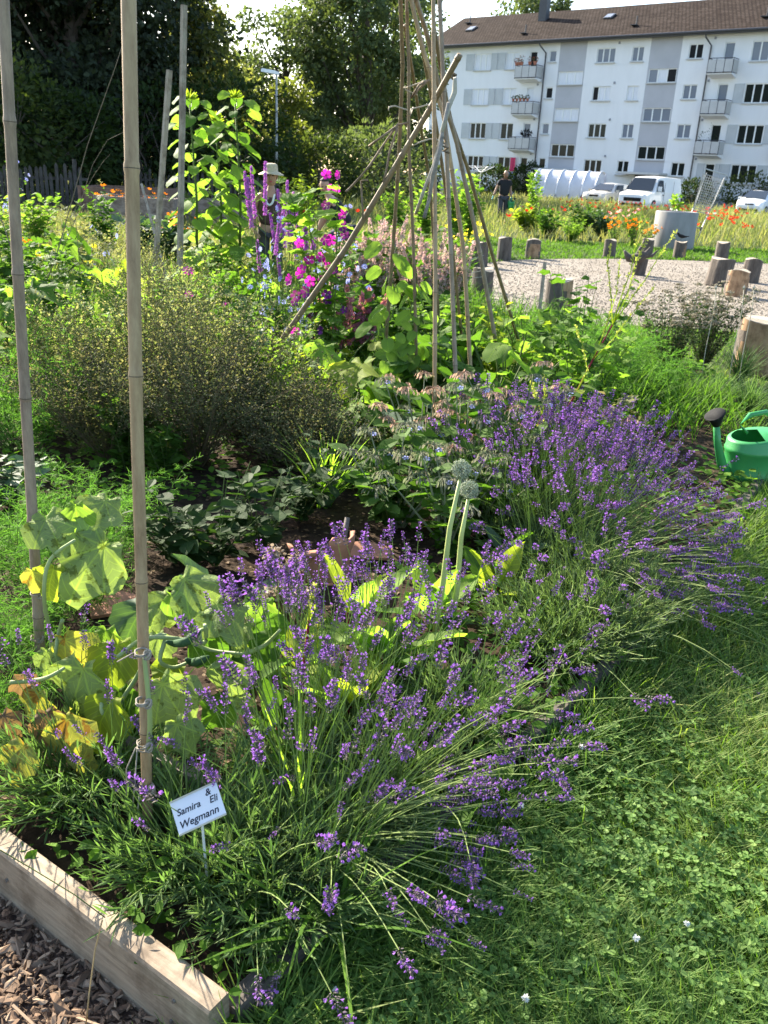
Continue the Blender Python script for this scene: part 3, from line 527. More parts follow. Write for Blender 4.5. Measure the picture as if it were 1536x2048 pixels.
# ================================================================= TIMBER, POLES, OBJECTS
def woodmat(name,c1,c2,sc=(1,14,14),rough=.8):
    m,nt,b=mat(name); n=obj_noise(nt,6,6,.65,sc); n2=obj_noise(nt,7,5,.7); r=ramp(nt,n,[(.3,c1),(.7,c2)]); r2=ramp(nt,n2,[(.36,(.5,.46,.42)),(.56,(1,1,1))])
    mx=N(nt,'MixRGB',blend_type='MULTIPLY'); mx.inputs[0].default_value=1; nt.links.new(r,mx.inputs[1]); nt.links.new(r2,mx.inputs[2]); nt.links.new(mx.outputs[0],b.inputs['Base Color']); b.inputs['Roughness'].default_value=rough; bump(nt,b,n,.5,.004); return m
M['plank']=woodmat('weathered_plank',(.2,.15,.1),(.38,.3,.21)); M['dark_plank']=woodmat('dark_plank',(.05,.04,.032),(.12,.1,.08)); M['old_plank']=woodmat('grey_plank',(.09,.075,.06),(.2,.17,.14))
def board(name,a,b,z0,z1,th,m,parent,inner):
    """board from a to b on the ground plane, thickness th toward 'inner'"""
    a=np.array(a);b=np.array(b); L=np.linalg.norm(b-a); x=(b-a)/L; y=np.array([-x[1],x[0]]); 
    if y@inner<0: y=-y
    mb=MB(); n=8; h=z1-z0
    V=[];Fs=[]
    for i in range(n+1):
        for (yy,zz) in ((0,0),(th,0),(th,h),(th*.93,h+.002),(th*.08,h+.002),(0,h-.004)): V.append((L*i/n,yy+ (.0015*math.sin(i*2.3)),zz+(.002*math.sin(i*1.7+yy*50) if zz>h/2 else 0)))
    for i in range(n):
        for j in range(6): Fs.append((i*6+j,i*6+(j+1)%6,(i+1)*6+(j+1)%6,(i+1)*6+j))
    Fs+=[tuple(range(6)),tuple(range(n*6,n*6+6))[::-1]]; mb.add(V,Fs); o=mb.build(name,m,parent); 
    Mx=Matrix(((x[0],y[0],0,a[0]),(x[1],y[1],0,a[1]),(0,0,1,z0),(0,0,0,1))); o.matrix_local=Mx; return o
M['screw']=plain('screw',(.3,.29,.27),.4,metal=.8)
rb=thing('raised_bed_frame','low frame of weathered planks around the lavender bed corner','bed frame',(0,0,0))
K0=np.array([-.27,1.115]); board('board',K0,K0+LD*4.2,-.02,.135,.052,M['plank'],rb,RD)
board('board',K0+RD*.056-LD*.012,K0+RD*2.05,-.02,.095,.042,M['dark_plank'],rb,LD)
board('board',K0+RD*2.09,K0+RD*2.09+np.array([.52,.855])*2.0,-.02,.09,.045,M['dark_plank'],rb,LD)
for k,(a_,z_) in enumerate(((.09,.1),(.1,.04),(.62,.07))):
    mb=MB(); c_=K0+LD*a_; mb.bar((c_[0],c_[1],z_),(c_[0]-RD[0]*.004,c_[1]-RD[1]*.004,z_),.0045,n=8); mb.build('screw',M['screw'],rb)
pk=thing('divider_plank','old grey plank lying across the bed behind the white name card','plank',(0,0,0)); a=G(150,1480,.08)[:2]; b=G(420,1630,.08)[:2]; board('plank',a,b,.06,.16,.03,M['old_plank'],pk,RD)
# stones / slab pieces of terracotta
M['terra']=plain('terracotta',(.42,.19,.11),.85,var=.2,scale=9)
def shard(name,label,c,pts,tilt,rz,curve=.12):
    mb=MB(); n=len(pts); V=[]; th=.012
    for off in (0,th):
        for x,y in pts: V.append((x,y,curve*(1-math.cos(x*5))+off))
        V.append((0,0.02,off))
    Fs=[(i,(i+1)%n,n) for i in range(n)][:]; Fs=[(f[1],f[0],f[2]) for f in Fs]+[(n+1+i,n+1+(i+1)%n,2*n+1) for i in range(n)]+[(i,(i+1)%n,n+1+(i+1)%n,n+1+i) for i in range(n)]
    mb.add(V,Fs); o=mb.build(name,M['terra'],None,False); o.location=c; o.rotation_euler=(tilt,0,rz); return tag(o,label,'pot shard')
# broken pot: half shell
def halfpot(c,r,h,a0,a1,rz,tx,label):
    mb=MB(); n=18; rows=6; V=[];
    for s in (0,1):
        for j in range(rows):
            for i in range(n):
                a=a0+(a1-a0)*i/(n-1); rr=(r*(.72+.28*j/(rows-1))+( .012 if j>=rows-2 else 0))-s*.012; jag=(.012*math.sin(i*.9)+.005*math.sin(i*3.1)-.05*max(0,math.sin(i*.33)))*(j==rows-1); V.append((rr*math.cos(a),rr*math.sin(a),h*j/(rows-1)+jag))
    Fs=[]
    for s in (0,1):
        o_=s*n*rows
        for j in range(rows-1):
            for i in range(n-1): q=(o_+j*n+i,o_+j*n+i+1,o_+(j+1)*n+i+1,o_+(j+1)*n+i); Fs.append(q if s==0 else q[::-1])
    e=n*rows
    for i in range(n-1): Fs+=[((rows-1)*n+i,(rows-1)*n+i+1,e+(rows-1)*n+i+1,e+(rows-1)*n+i)]
    for j in range(rows-1):
        for i in (0,n-1): Fs.append((j*n+i,(j+1)*n+i,e+(j+1)*n+i,e+j*n+i))
    mb.add(V,Fs); o=mb.build('broken_clay_pot',M['terra'],None,True); o.location=c; o.rotation_euler=(tx,0,rz); return tag(o,label,'clay pot')
p=G(632,1160,.1); halfpot((p[0]+.03,p[1]+.1,.05),.125,.17,PI*.95,PI*1.98,.5,-.35,'broken terracotta pot lying tilted in the shade behind the dried brown flower heads')
p=G(728,1105,.1); shard('clay_shard','flat terracotta shard on the soil right of the broken pot',(p[0],p[1],.09),[(-.11,-.02),(.1,-.04),(.12,.03),(.0,.08),(-.1,.05)],.25,.1,.02)
p=G(235,1205,.1); shard('clay_shard','flat terracotta shard on bare soil between the bamboo pole and the cucumber leaves',(p[0],p[1],.085),[(-.1,-.05),(.08,-.06),(.11,.0),(.03,.07),(-.09,.06)],.15,.5,.02)
mb=MB(); a=at(695,1035,3.3); mb.path([(a[0],a[1],a[2]),(a[0]-.012,a[1]-.03,a[2]-.09),(a[0]-.045,a[1]-.06,a[2]-.2),(a[0]-.06,a[1]-.08,.08)],[.012,.014,.012,.009],n=6); tag(mb.build('broken_stick',M['old_plank'],None,True),'short dark broken stick leaning on the terracotta pot','stick')
# ---- bamboo
def bamboo_mat(name,c1,c2):
    m,nt,b=mat(name); n=obj_noise(nt,22,6,.75,(1.5,1.5,.35)); nt.links.new(ramp(nt,n,[(.3,tuple(x*.6 for x in c1)),(.42,c1),(.7,c2)]),b.inputs['Base Color']); b.inputs['Roughness'].default_value=.55; b.inputs['Specular IOR Level'].default_value=.4; bump(nt,b,n,.25,.003); return m
M['bamboo']=bamboo_mat('bamboo',(.3,.2,.11),(.46,.335,.19)); M['bamboo_grey']=bamboo_mat('bamboo_grey',(.22,.165,.12),(.37,.29,.21)); M['node']=bamboo_mat('bamboo_joint',(.07,.05,.035),(.16,.12,.08)); M['bamboo_dark']=bamboo_mat('bamboo_brown',(.16,.11,.06),(.27,.2,.11))
def bamboo(label,pts,r0,r1,m='bamboo',seg=.34,group=None,name='bamboo_pole'):
    pts=np.array(pts,float); d=np.r_[0,np.cumsum(np.linalg.norm(np.diff(pts,axis=0),axis=1))]; L=d[-1]; o=thing(name,label,'bamboo pole',pts[0],0,group); s=[];rr=[]; k=U(.05,seg)
    nodes=[]; 
    while k<L: nodes.append(k); k+=seg*U(.8,1.15)
    samp=sorted([0,L]+[x for q in nodes for x in (q-.012,q-.004,q+.004,q+.012) if 0<x<L]+list(np.arange(.1,L,.12)))
    P=np.stack([np.interp(samp,d,pts[:,i]) for i in range(3)],-1); R=np.interp(samp,[0,L],[r0,r1]); wob=np.array([[math.sin(x*1.7),math.cos(x*2.3),0] for x in samp])*.003
    for i,x in enumerate(samp):
        for q in nodes:
            if abs(x-q)<.005: R[i]*=1.13
    mb=MB(); mb.path(P+wob-pts[0],R,n=10); mb.build('cane',M[m],o,True)
    mb=MB()
    for q in nodes:
        c=np.array([np.interp(q,d,pts[:,i]) for i in range(3)])+np.array([math.sin(q*1.7),math.cos(q*2.3),0])*.003-pts[0]; r=np.interp(q,[0,L],[r0,r1]); t=nrm(pts[-1]-pts[0])
        mb.path([c-t*.004,c-t*.001,c+t*.002],[r*1.05,r*1.17,r*1.06],n=10)
    if nodes: mb.build('joint',M['node'],o,True)
    return o
M['twine']=plain('twine',(.32,.28,.22),.95,var=.2,scale=80)
def twine(label,c,r,turns,h,tails=(),name='twine_tie'):
    mb=MB(); a=np.linspace(0,2*PI*turns,turns*14); P=np.stack([(r+.002*np.sin(a*3.1))*np.cos(a),(r+.002)*np.sin(a),h*(np.sin(a*.37)*.5)],-1); mb.path(P,.0018,n=5)
    for k in range(2): t=np.linspace(0,2*PI,9); mb.path(np.stack([r+.008*np.cos(t),-r*.6+.006*np.sin(t),.009*np.sin(t+k)],-1),.002,n=5)
    for tl in tails: mb.path(np.array(tl),.0016,n=5)
    o=mb.build(name,M['twine'],None,True); o.location=c; return tag(o,label,'string')
b1=G(78,1345,.1); q1=at(5,-40,b1[1]-.03); ext=q1+(q1-b1)*.1
bamboo('tall greyish bamboo pole standing at the left edge of the bed',[b1-[0,0,.1],at(40,640,b1[1]),ext],.0150,.0128,'bamboo_grey',.36)
b2=G(292,1660,.1); q2=at(258,-40,b2[1]+.15); bamboo('tall yellowish bamboo pole rising from the lavender behind the name card',[b2-[0,0,.1],at(270,800,b2[1]+.06),q2+(q2-b2)*.1],.0118,.0136,'bamboo',.42)
twine('twine knotted round the left bamboo pole low above the cucumber leaves',at(72,1335,b1[1]),.017,3,.012,[[(-.017,0,0),(-.05,-.01,.02),(-.055,-.02,.035)]])
twine('single twine loop round the left bamboo pole above its knot',at(73,1275,b1[1]),.016,2,.006); twine('twine holding a wilted flower at the left bamboo pole',at(72,1187,b1[1]),.016,1,.004,[[(.016,0,0),(.04,0,-.012),(.05,-.01,-.02)]])
for (x,y,h,tl,lb) in [(283,1305,.004,[[(-.014,0,0),(-.05,-.01,-.02)]],'thin twine loop on the yellowish bamboo pole where the cucumber stem crosses'),(285,1403,.006,[],'thin twine loop on the yellowish bamboo pole in the middle of the cucumber leaves'),(287,1490,.016,[[(-.014,-.01,0),(-.035,-.02,-.05),(-.04,-.02,-.13)],[(-.01,-.014,0),(-.02,-.02,-.1),(-.028,-.02,-.16)]],'thick twine knot with two hanging tails on the yellowish bamboo pole'),(292,1574,.01,[[(-.01,-.014,0),(-.016,-.02,-.05),(0,-.022,-.09)],[(.012,-.01,0),(.03,-.02,-.01)]],'twine knot on the yellowish bamboo pole beside the name card')]:
    twine(lb,at(x,y,b2[1]),.0145,3 if h>.005 else 2,h,tl)
# ---- square garden stakes
def stake(label,a,b,w_,m='galv2'):
    a=np.array(a);b=np.array(b); mb=MB(); mb.bar((0,0,0),b-a,w_*.7,n=4); o=mb.build('garden_stake',M[m]); o.location=a; return tag(o,label,'stake')
M['galv2']=woodmat('grey_stake',(.24,.2,.15),(.38,.33,.26),(12,12,1)); 
g=G(358,640,.05); stake('tall grey square garden stake in front of the sunflower plants',g,at(368,10,g[1]),.045)
g=G(304,620,.05); stake('shorter leaning wooden stake between the bamboo pole and the square stake',g,at(339,140,g[1]),.045)
g=G(350,620,.05); stake('thin pale stick leaning left at the foot of the square stake',g,at(283,368,g[1]+1.),.022)
g=G(1068,720,.05); stake('short grey stick standing upright left of the nearest tree stump group',g,at(1090,524,g[1]+.15),.022)
# ---- bean pole tepee
def tpole(label,pix,Y0,Y1,r=.0125,m='bamboo_grey',ground=True):
    n=len(pix); pts=[at(x,y,Y1+(Y0-Y1)*(i/(n-1))) for i,(x,y) in enumerate(pix)]      # top -> bottom
    a,b=pts[-2],pts[-1]
    if ground and b[2]>.08: b2=b+(b-a)*((b[2]-.06)/(a[2]-b[2])); pts.append(b2)
    t=pts[0]+(pts[0]-pts[1])*.08 if n>2 else pts[0]; pts[0]=t if ground else pts[0]
    return bamboo(label,pts[::-1],r*1.05,r*.9,m,.3)
tp_=[('tepee pole standing almost upright, thick and pale, left of its neighbour in front',[(868,-30),(870,500),(866,1090)],4.35,4.75,.0115,'bamboo'),
('tepee pole leaning right from the top and ending among the pinkish borage',[(879,-30),(890,240),(915,860)],5.0,5.0,.0125,'bamboo_grey'),
('tepee pole third from the right whose foot stands by the big cabbage leaves',[(816,-30),(848,104),(887,230),(926,495),(947,850)],5.3,5.2,.0125,'bamboo'),
('thick tepee pole leaning far right across the white wall',[(832,-5),(858,78),(880,182),(910,270),(957,495),(992,690)],6.0,5.3,.0145,'bamboo_grey'),
('rightmost tepee pole ending in front of the gravel',[(870,60),(900,235),(935,335),(981,500),(1027,650)],6.6,5.4,.0125,'bamboo_dark'),
('brown tepee pole slanting slightly left, leftmost at the top',[(801,-30),(806,130),(797,325),(785,495),(768,720)],5.9,5.2,.0125,'bamboo_dark'),
('brown tepee pole just right of the leftmost one with beans climbing it',[(813,-30),(818,130),(817,286),(826,495),(834,800)],5.4,5.3,.0105,'bamboo_dark'),
('tepee pole between the crossing group and the leaning diagonal pole',[(812,60),(830,167),(843,260),(858,350),(872,560)],6.9,5.5,.011,'bamboo_dark'),
('old crooked tepee pole crossing in the middle of the bundle',[(822,-10),(850,120),(873,250),(896,420),(915,600)],6.2,5.2,.011,'bamboo_dark')]
for lb,px,y0,y1,r,m in tp_: tpole(lb,px,y0,y1,r,m)
tpole('long square lath leaning diagonally from the tepee down into the weeds',[(921,109),(862,215),(689,500),(556,690),(480,800)],5.2,4.7,.016,'bamboo_dark',False)
# withered vines and tendrils on the tepee
M['dry']=plain('dry_stem',(.2,.15,.1),.9,var=.3,scale=20); M['dry_pale']=plain('dry_tendril',(.42,.38,.3),.8,var=.2,scale=20); M['dry_grey']=plain('grey_bark_stick',(.28,.25,.22),.9,var=.35,scale=30)
def vine(label,pix,Y,r,m,name='dry_vine',cat='vine'):
    P=np.array([at(x,y,Y+.04*math.sin(i*1.9)) for i,(x,y) in enumerate(pix)]); mb=MB(); mb.path(P-P[0],r,n=6); o=mb.build(name,M[m],None,True); o.location=P[0]; return tag(o,label,cat)
vine('pale curved stick tied to the tepee and hanging down to the left',[(910,156),(909,185),(899,210),(885,260),(878,290),(868,330),(848,380),(832,427)],4.6,[.01,.014,.012,.011,.011,.01,.009,.009],'dry_pale','hanging_stick','stick')
vine('darker crooked stick hanging down beside the pale one on the tepee',[(897,205),(885,262),(880,300),(866,350),(858,400),(848,436)],4.55,[.008,.01,.013,.011,.01,.01],'dry_grey','hanging_stick','stick')
for i,(px,lb) in enumerate([([(858,160),(838,178),(823,195),(838,170),(852,162)],'tangle of dry bean vine on the upper left of the tepee'),([(870,205),(840,214),(822,218),(820,232),(826,215)],'dry tendril curling across the middle of the tepee'),([(818,245),(796,250),(780,262),(752,282),(738,292)],'dry vine trailing left from the tepee'),([(797,247),(770,285),(740,330),(718,357),(700,376),(692,383)],'long dark dry vine drooping from the tepee towards the mallow'),([(815,220),(790,212),(778,214),(777,222)],'thin pale tendril hooking out left of the tepee'),([(880,280),(860,278),(838,285),(826,292),(822,284)],'thin pale tendril in the middle of the tepee'),([(795,255),(780,300),(772,345),(766,365)],'drooping dry bean pod vine behind the diagonal lath'),([(735,360),(722,362),(724,400),(726,440)],'short dark dead stem below the drooping vine'),([(904,140),(900,156),(912,150),(906,146),(908,160),(898,150),(910,158)],'dark twine lashing near the top of the diagonal lath'),([(884,268),(892,285),(880,290),(896,296),(886,302),(898,306)],'dark knot of withered vine in the middle of the tepee'),([(835,190),(812,180),(808,175),(822,172),(842,165),(850,160)],'curled pale tendril high on the tepee')]):
    vine(lb,px,4.9,[.004,.0035,.003,.0025,.002,.002,.002][:1]*len(px) if 'tendril' in lb else [.006]*len(px),'dry_pale' if 'pale' in lb or 'tendril' in lb else 'dry')
# brushwood of cut stems behind the tepee
bw=thing('brushwood_pile','pile of pale dry cut stems lying behind the tepee','brushwood',at(790,440,10.5)*[1,1,0]+np.array([0,0,.35])); mb=MB(); n=110
a=np.stack([U(-.75,.7,n),U(-.5,.5,n),U(-.3,.35,n)],-1); dd=nrm(np.c_[np.full(n,1.)+rng.normal(0,.2,n),rng.normal(0,.3,n),.28+rng.normal(0,.12,n)]); L=U(.4,.85,n)[:,None]
tubes(mb,np.stack([a-dd*L*.5,a+rng.normal(0,.02,(n,3)),a+dd*L*.5],1),np.tile([[.007,.006,.003]],(n,1)),4); mb.build('cut_stem',M['dry_pale'],bw)['kind']='stuff'
# ---- name card on a stake
M['card']=plain('white_card',(.75,.76,.78),.4,var=.02); M['ink']=plain('ink',(.008,.009,.02),.6); M['card_edge']=plain('card_edge',(.5,.48,.36),.6)
c=at(396,1617,1.42); o=thing('name_card','white plastic name card with black handwriting leaning in the lavender','sign',c); X=nrm(rt*.905-up*-.40+fw*.08); Zd=nrm(-fw*.75+UP*.55+rt*-.05); Yv=nrm(np.cross(Zd,X)); Zd=np.cross(X,Yv)
mb=MB(); mb.box((0,0,0),(.102,.066,.0015)); cb=mb.build('card',M['card'],o); mb=MB(); mb.box((0,.0345,.001),(.102,.003,.004)); mb.box((0,-.0345,.001),(.102,.003,.004)); mb.build('rim',M['card_edge'],o)
for txt,x,y,sz in (('Samira',-.044,.002,.019),('Wegmann',-.046,-.024,.0205),('&',.022,.016,.019),('Eli',.026,-.001,.019)):
    cu=bpy.data.curves.new('lettering','FONT'); cu.body=txt; cu.size=sz; cu.shear=.25; cu.offset=.0002; cu.extrude=.0002; t=bpy.data.objects.new('lettering',cu); COL.objects.link(t); t.parent=o; t.location=(x,y,.0012)
    dg=bpy.context.evaluated_depsgraph_get(); me=bpy.data.meshes.new_from_object(t.evaluated_get(dg)); me.materials.clear(); me.materials.append(M['ink']); bpy.data.objects.remove(t); t=link('lettering',me,o); t.location=(x,y,.0012)
o.matrix_world=Matrix(((X[0],Yv[0],Zd[0],c[0]),(X[1],Yv[1],Zd[1],c[1]),(X[2],Yv[2],Zd[2],c[2]),(0,0,0,1)))
mb=MB(); inv=np.stack([X,Yv,Zd]); e=inv@(np.array([c[0]+.01,c[1]+.03,.03])-c); mb.bar((0,-.02,-.004),tuple(e),.003,n=6); mb.build('stake',M['card'],o)
# ---- watering can
M['green_pl']=plain('green_plastic',(.05,.3,.085),.38,var=.08,scale=3)
def watering_can(name,label,loc,rz,s=1.):
    o=thing(name,label,'watering can',loc,rz); mb=MB(); n=28; secs=[(.0,.118,.098),(.004,.125,.105),(.07,.13,.11),(.075,.134,.114),(.085,.134,.114),(.09,.131,.111),(.19,.137,.117),(.195,.142,.122),(.21,.142,.122),(.215,.138,.118),(.262,.138,.118),(.27,.132,.112),(.275,.12,.1)]
    a=np.linspace(0,2*PI,n+1)[:-1]; V=[(rx*math.cos(t)*s,ry*math.sin(t)*s,z*s+(.02*s*math.cos(t)*(z>.255))) for z,rx,ry in secs for t in a]; Fs=[(i*n+j,i*n+(j+1)%n,(i+1)*n+(j+1)%n,(i+1)*n+j) for i in range(len(secs)-1) for j in range(n)]+[tuple(range(n))[::-1]]
    # domed lid over the front half only
    k=len(V); top=(len(secs)-1)*n; V.append((.0,0,.3*s)); 
    for j in range(n):
        if math.cos(a[j]+PI/n)>-.15: Fs.append((top+j,top+(j+1)%n,k))
    mb.add(V,Fs); mb.build('body',M['green_pl'],o,True)
    mb=MB(); P=[(-.06,0,.285),(-.11,0,.33),(-.06,0,.375),(.03,0,.385),(.1,0,.35),(.15,0,.27),(.152,0,.18),(.13,0,.12)]; mb.path(np.array(P)*s,np.array([.011,.012,.013,.013,.013,.013,.012,.01])*s,n=8); mb.build('handle',M['green_pl'],o,True)
    mb=MB(); P=[(-.11,0,.06),(-.17,0,.13),(-.22,0,.24),(-.25,0,.34)]; mb.path(np.array(P)*s,np.array([.03,.024,.018,.015])*s,n=10); mb.build('spout',M['green_pl'],o,True)
    mb=MB(); mb.path(np.array([(-.245,0,.33),(-.255,0,.36),(-.268,0,.385),(-.27,0,.388)])*s,np.array([.018,.03,.05,.048])*s,n=16); mb.build('rose',M['black'],o,True); return o
p=G(1490,975,0); watering_can('watering_can','large green plastic watering can with a black rose on the lawn',(p[0],p[1],0),.35,1.12)
# ---- tree stumps round the gravel
def stump_mat():
    m,nt,b=mat('stump_bark'); n=obj_noise(nt,14,6,.7,(1,1,.25)); nt.links.new(ramp(nt,n,[(.3,(.045,.035,.028)),(.7,(.17,.14,.115))]),b.inputs['Base Color']); b.inputs['Roughness'].default_value=.95; bump(nt,b,n,1,.02); return m
M['stump_bark']=stump_mat(); M['bare_wood']=woodmat('bare_wood',(.3,.17,.09),(.45,.29,.16),(4,4,1)); M['cut_wood'],nt,b=mat('cut_wood'); tc=N(nt,'TexCoord'); wv=N(nt,'TexWave',wave_type='RINGS',rings_direction='Z'); wv.inputs['Scale'].default_value=16; wv.inputs['Distortion'].default_value=2.5; nt.links.new(tc.outputs['Object'],wv.inputs['Vector']); nt.links.new(ramp(nt,wv.outputs['Fac'],[(0,(.26,.21,.15)),(1,(.42,.36,.28))]),b.inputs['Base Color']); b.inputs['Roughness'].default_value=.9
def stump(label,px,py,r,h,bare=None,tilt=0,seed=0,Y=None):
    rr=np.random.default_rng(seed); g=G(px,py,0) if Y is None else at(px,py,Y)*[1,1,0]; o=thing('tree_stump',label,'tree stump',(g[0],g[1],-.01),rr.uniform(-.1,.1),'stump seats round the gravel'); o.rotation_euler[1]=tilt
    n=30; a=np.linspace(0,2*PI,n+1)[:-1]; out=1+.05*np.sin(3*a+rr.uniform(0,6))+.03*np.sin(7*a+rr.uniform(0,6))+rr.normal(0,.018,n); zs=np.linspace(0,h,6); V=[(r*out[j]*(1.03-.05*i/5)*math.cos(a[j]),r*out[j]*(1.03-.05*i/5)*math.sin(a[j]),z) for i,z in enumerate(zs) for j in range(n)]; h0=h; V=[(v[0]*(1+rr.normal(0,.012)),v[1]*(1+rr.normal(0,.012)),v[2]+(.02*math.sin(math.atan2(v[1],v[0])*2+seed) if v[2]>h*.9 else 0)) for v in V]
    Fs=[];Mi=[]
    for i in range(5):
        for j in range(n):
            Fs.append((i*n+j,i*n+(j+1)%n,(i+1)*n+(j+1)%n,(i+1)*n+j)); am=(a[j]%(2*PI)); Mi.append(1 if bare and bare[0]<am+.25*math.sin(i*1.7)<bare[1] and not (bare[0]<1 and False) and i<=bare[2] else 0)
    mb=MB(); mb.add(V,np.array(Fs),np.array(Mi)); mb.build('bark',[M['stump_bark'],M['bare_wood']],o,True)
    mb=MB(); mb.add([(v[0]*.985,v[1]*.985,v[2]+.006) for v in V[-n:]]+[v for v in V[-n:]],[tuple(range(n))]+[(j,(j+1)%n,n+(j+1)%n,n+j)[::-1] for j in range(n)]); mb.build('top',M['cut_wood'],o); return o
S_=[('dark bark stump partly hidden behind the tepee poles, next to the yellow flowers',956,531,.19,.44,None,0),('upright dark stump second from the left at the rear edge of the gravel',1007,520,.16,.46,None,0),('reddish brown stump with peeled bark at the rear edge of the gravel',1065,515,.18,.38,(3.6,5.4,3),0),
('dark slim stump at the rear edge behind the tall seed stems',1217,513,.15,.38,None,0),('slim dark stump half hidden by the orange flowers',1293,512,.15,.4,None,0),('grey stump with a pale scar before the concrete ring with a blackbird on it',1358,515,.16,.37,(4.9,5.8,3),0),('dark stump at the rear edge right of the concrete ring',1441,521,.17,.42,None,0),
('thick dark stump leaning slightly right of the seed stems',1433,570,.235,.46,None,.1),('dark stump behind the orange peeled stump',1497,564,.175,.42,None,.06),('short orange brown peeled stump, foremost of the three grouped stumps',1470,591,.19,.40,(3.2,5.4,4),.03),
('dark stump right behind the tepee poles at the left edge of the gravel',962,615,.15,.5,None,0),('tall grey stump with a split bright side at the near edge of the gravel',1108,655,.17,.56,(4.9,6.0,4),0),('broad yellowish stump with a pale flat top in the near right corner',1512,742,.24,.5,(3.2,5.2,4),0),('dark leaning stump in the middle of the gravel behind the seed stems',1274,549,.15,.3,None,.12)]
for i,(lb,px,py,r,h,b_,t) in enumerate(S_): stump(lb,px,py,r*.86,h*.95,b_,t,i+3)
M['ratt']=M['black']
p=G(1268,549,0); mb=MB(); mb.path([(-.3,0,.42),(-.2,.02,.3),(-.05,0,.3),(.1,0,.38),(.16,.02,.5)],[.02,.07,.1,.06,.02],n=8); mb.path([(-.05,0,.3),(-.02,.03,.45),(.04,.02,.6)],[.05,.035,.015],n=6); mb.path([(.05,0,.34),(.2,-.02,.36),(.3,0,.46)],[.04,.03,.012],n=6); o=mb.build('dead_branch',M['dark_plank'],None,True); o.location=(p[0],p[1]-.25,-.0); tag(o,'thick dark forked dead branch resting on the middle stump','branch')
# blackbird on a stump
def bird():
    g=G(1358,515,0); o=thing('blackbird','small blackbird standing on the grey stump before the concrete ring','bird',(g[0]-.02,g[1],.385),2.9)
    mb=MB(); mb.path([(-.16,0,.09),(-.09,0,.075),(-.05,0,.075),(0,0,.08),(.05,0,.1),(.075,0,.125),(.095,0,.14),(.115,0,.135)],[.008,.018,.034,.042,.036,.026,.026,.01],n=10); mb.build('body',M['black'],o,True)
    mb=MB(); mb.bar((.11,0,.137),(.15,0,.133),.007,n=5,r2=.001); mb.build('beak',M['poppy_or'],o); mb=MB(); mb.bar((0,-.015,.05),(.005,-.015,-.0),.003,n=4); mb.bar((0,.015,.05),(.005,.015,-.0),.003,n=4); mb.build('leg',M['black'],o)
M['poppy_or']=leafmat('orange_petal',[(.8,.22,.01),(.85,.32,.02)],tf=.35,trans=(1.3,1.1,.6)); bird()
# ---- concrete ring
M['conc']=plain('concrete',(.25,.245,.235),.9,var=.13,scale=4,bmp=.3,stretch=(1,1,.4))
g=G(1350,497,0); mb=MB(); n=40; a=np.linspace(0,2*PI,n+1)[:-1]; R_,r_=.54,.47; H_=.93
V=[(q*math.cos(t),q*math.sin(t),z) for q,z in ((R_,0),(R_,H_-.02),(R_-.02,H_),(r_+.01,H_),(r_,H_-.02),(r_,.35)) for t in a]; Fs=[(i*n+j,i*n+(j+1)%n,(i+1)*n+(j+1)%n,(i+1)*n+j) for i in range(5) for j in range(n)]+[tuple(range(5*n,6*n))]; mb.add(V,Fs)
o=mb.build('concrete_ring',M['conc'],None,True); o.location=(g[0],g[1]+.3,-.02); tag(o,'grey concrete well ring on the strip of lawn behind the gravel','concrete ring')
# ---- wire trolley behind the ring
g=at(1378,470,26.0); tr=thing('wire_trolley','tall wire shopping trolley tipped upright behind the concrete ring','trolley',(g[0],g[1],0),-.5); tr.rotation_euler=(0,rad(13),-.35)
mb=MB(); L=.95; 
def wq(p,q,r=.006): mb.bar(p,q,r,n=4)
for i in range(15):
    z=.9+L*i/14; wd=.22+.08*i/14; dpt=.16+.14*i/14
    for p,q in (((-wd,-dpt,z),(wd,-dpt,z)),((wd,-dpt,z),(wd,dpt,z)),((-wd,-dpt,z),(-wd,dpt,z))): wq(p,q,.008)
for i in range(11):
    x=-1+2*i/10; wq((.22*x,-.16,.9),(.3*x,-.3,.9+L),.007); 
for i in range(6):
    y=-1+2*i/5
    for s in (-1,1): wq((s*.22,.16*y,.9),(s*.3,.3*y,.9+L),.007)
for i in range(9): x=-1+2*i/8; wq((.22*x,-.16,.9),(.22*x,.16,.9))
mb.build('basket',M['galv'],tr); mb=MB(); fr_=[((-.2,.2,.1),(-.22,.16,.9)),((.2,.2,.1),(.22,.16,.9)),((-.2,.2,.1),(-.25,.3,1.9)),((.2,.2,.1),(.25,.3,1.9)),((-.2,.2,.1),(.2,.2,.1)),((-.2,.2,.1),(-.2,-.3,.5)),((.2,.2,.1),(.2,-.3,.5)),((-.2,-.3,.5),(.2,-.3,.5)),((-.2,-.3,.5),(-.22,-.16,.95)),((.2,-.3,.5),(.22,-.16,.95))]
for p,q in fr_: wq(p,q,.013)
mb.build('frame',M['galv'],tr); mb=MB(); mb.bar((-.3,-.3,1.98),(.3,-.3,1.98),.018); mb.build('handle',M['balc'],tr)
for x,y,z in ((-.2,-.34,.5),(.2,-.34,.5),(-.2,.26,.1),(.2,.26,.1)): mb=MB(); mb.bar((x-.015,y,z),(x+.015,y,z),.055,n=12); mb.build('wheel',M['black'],tr)
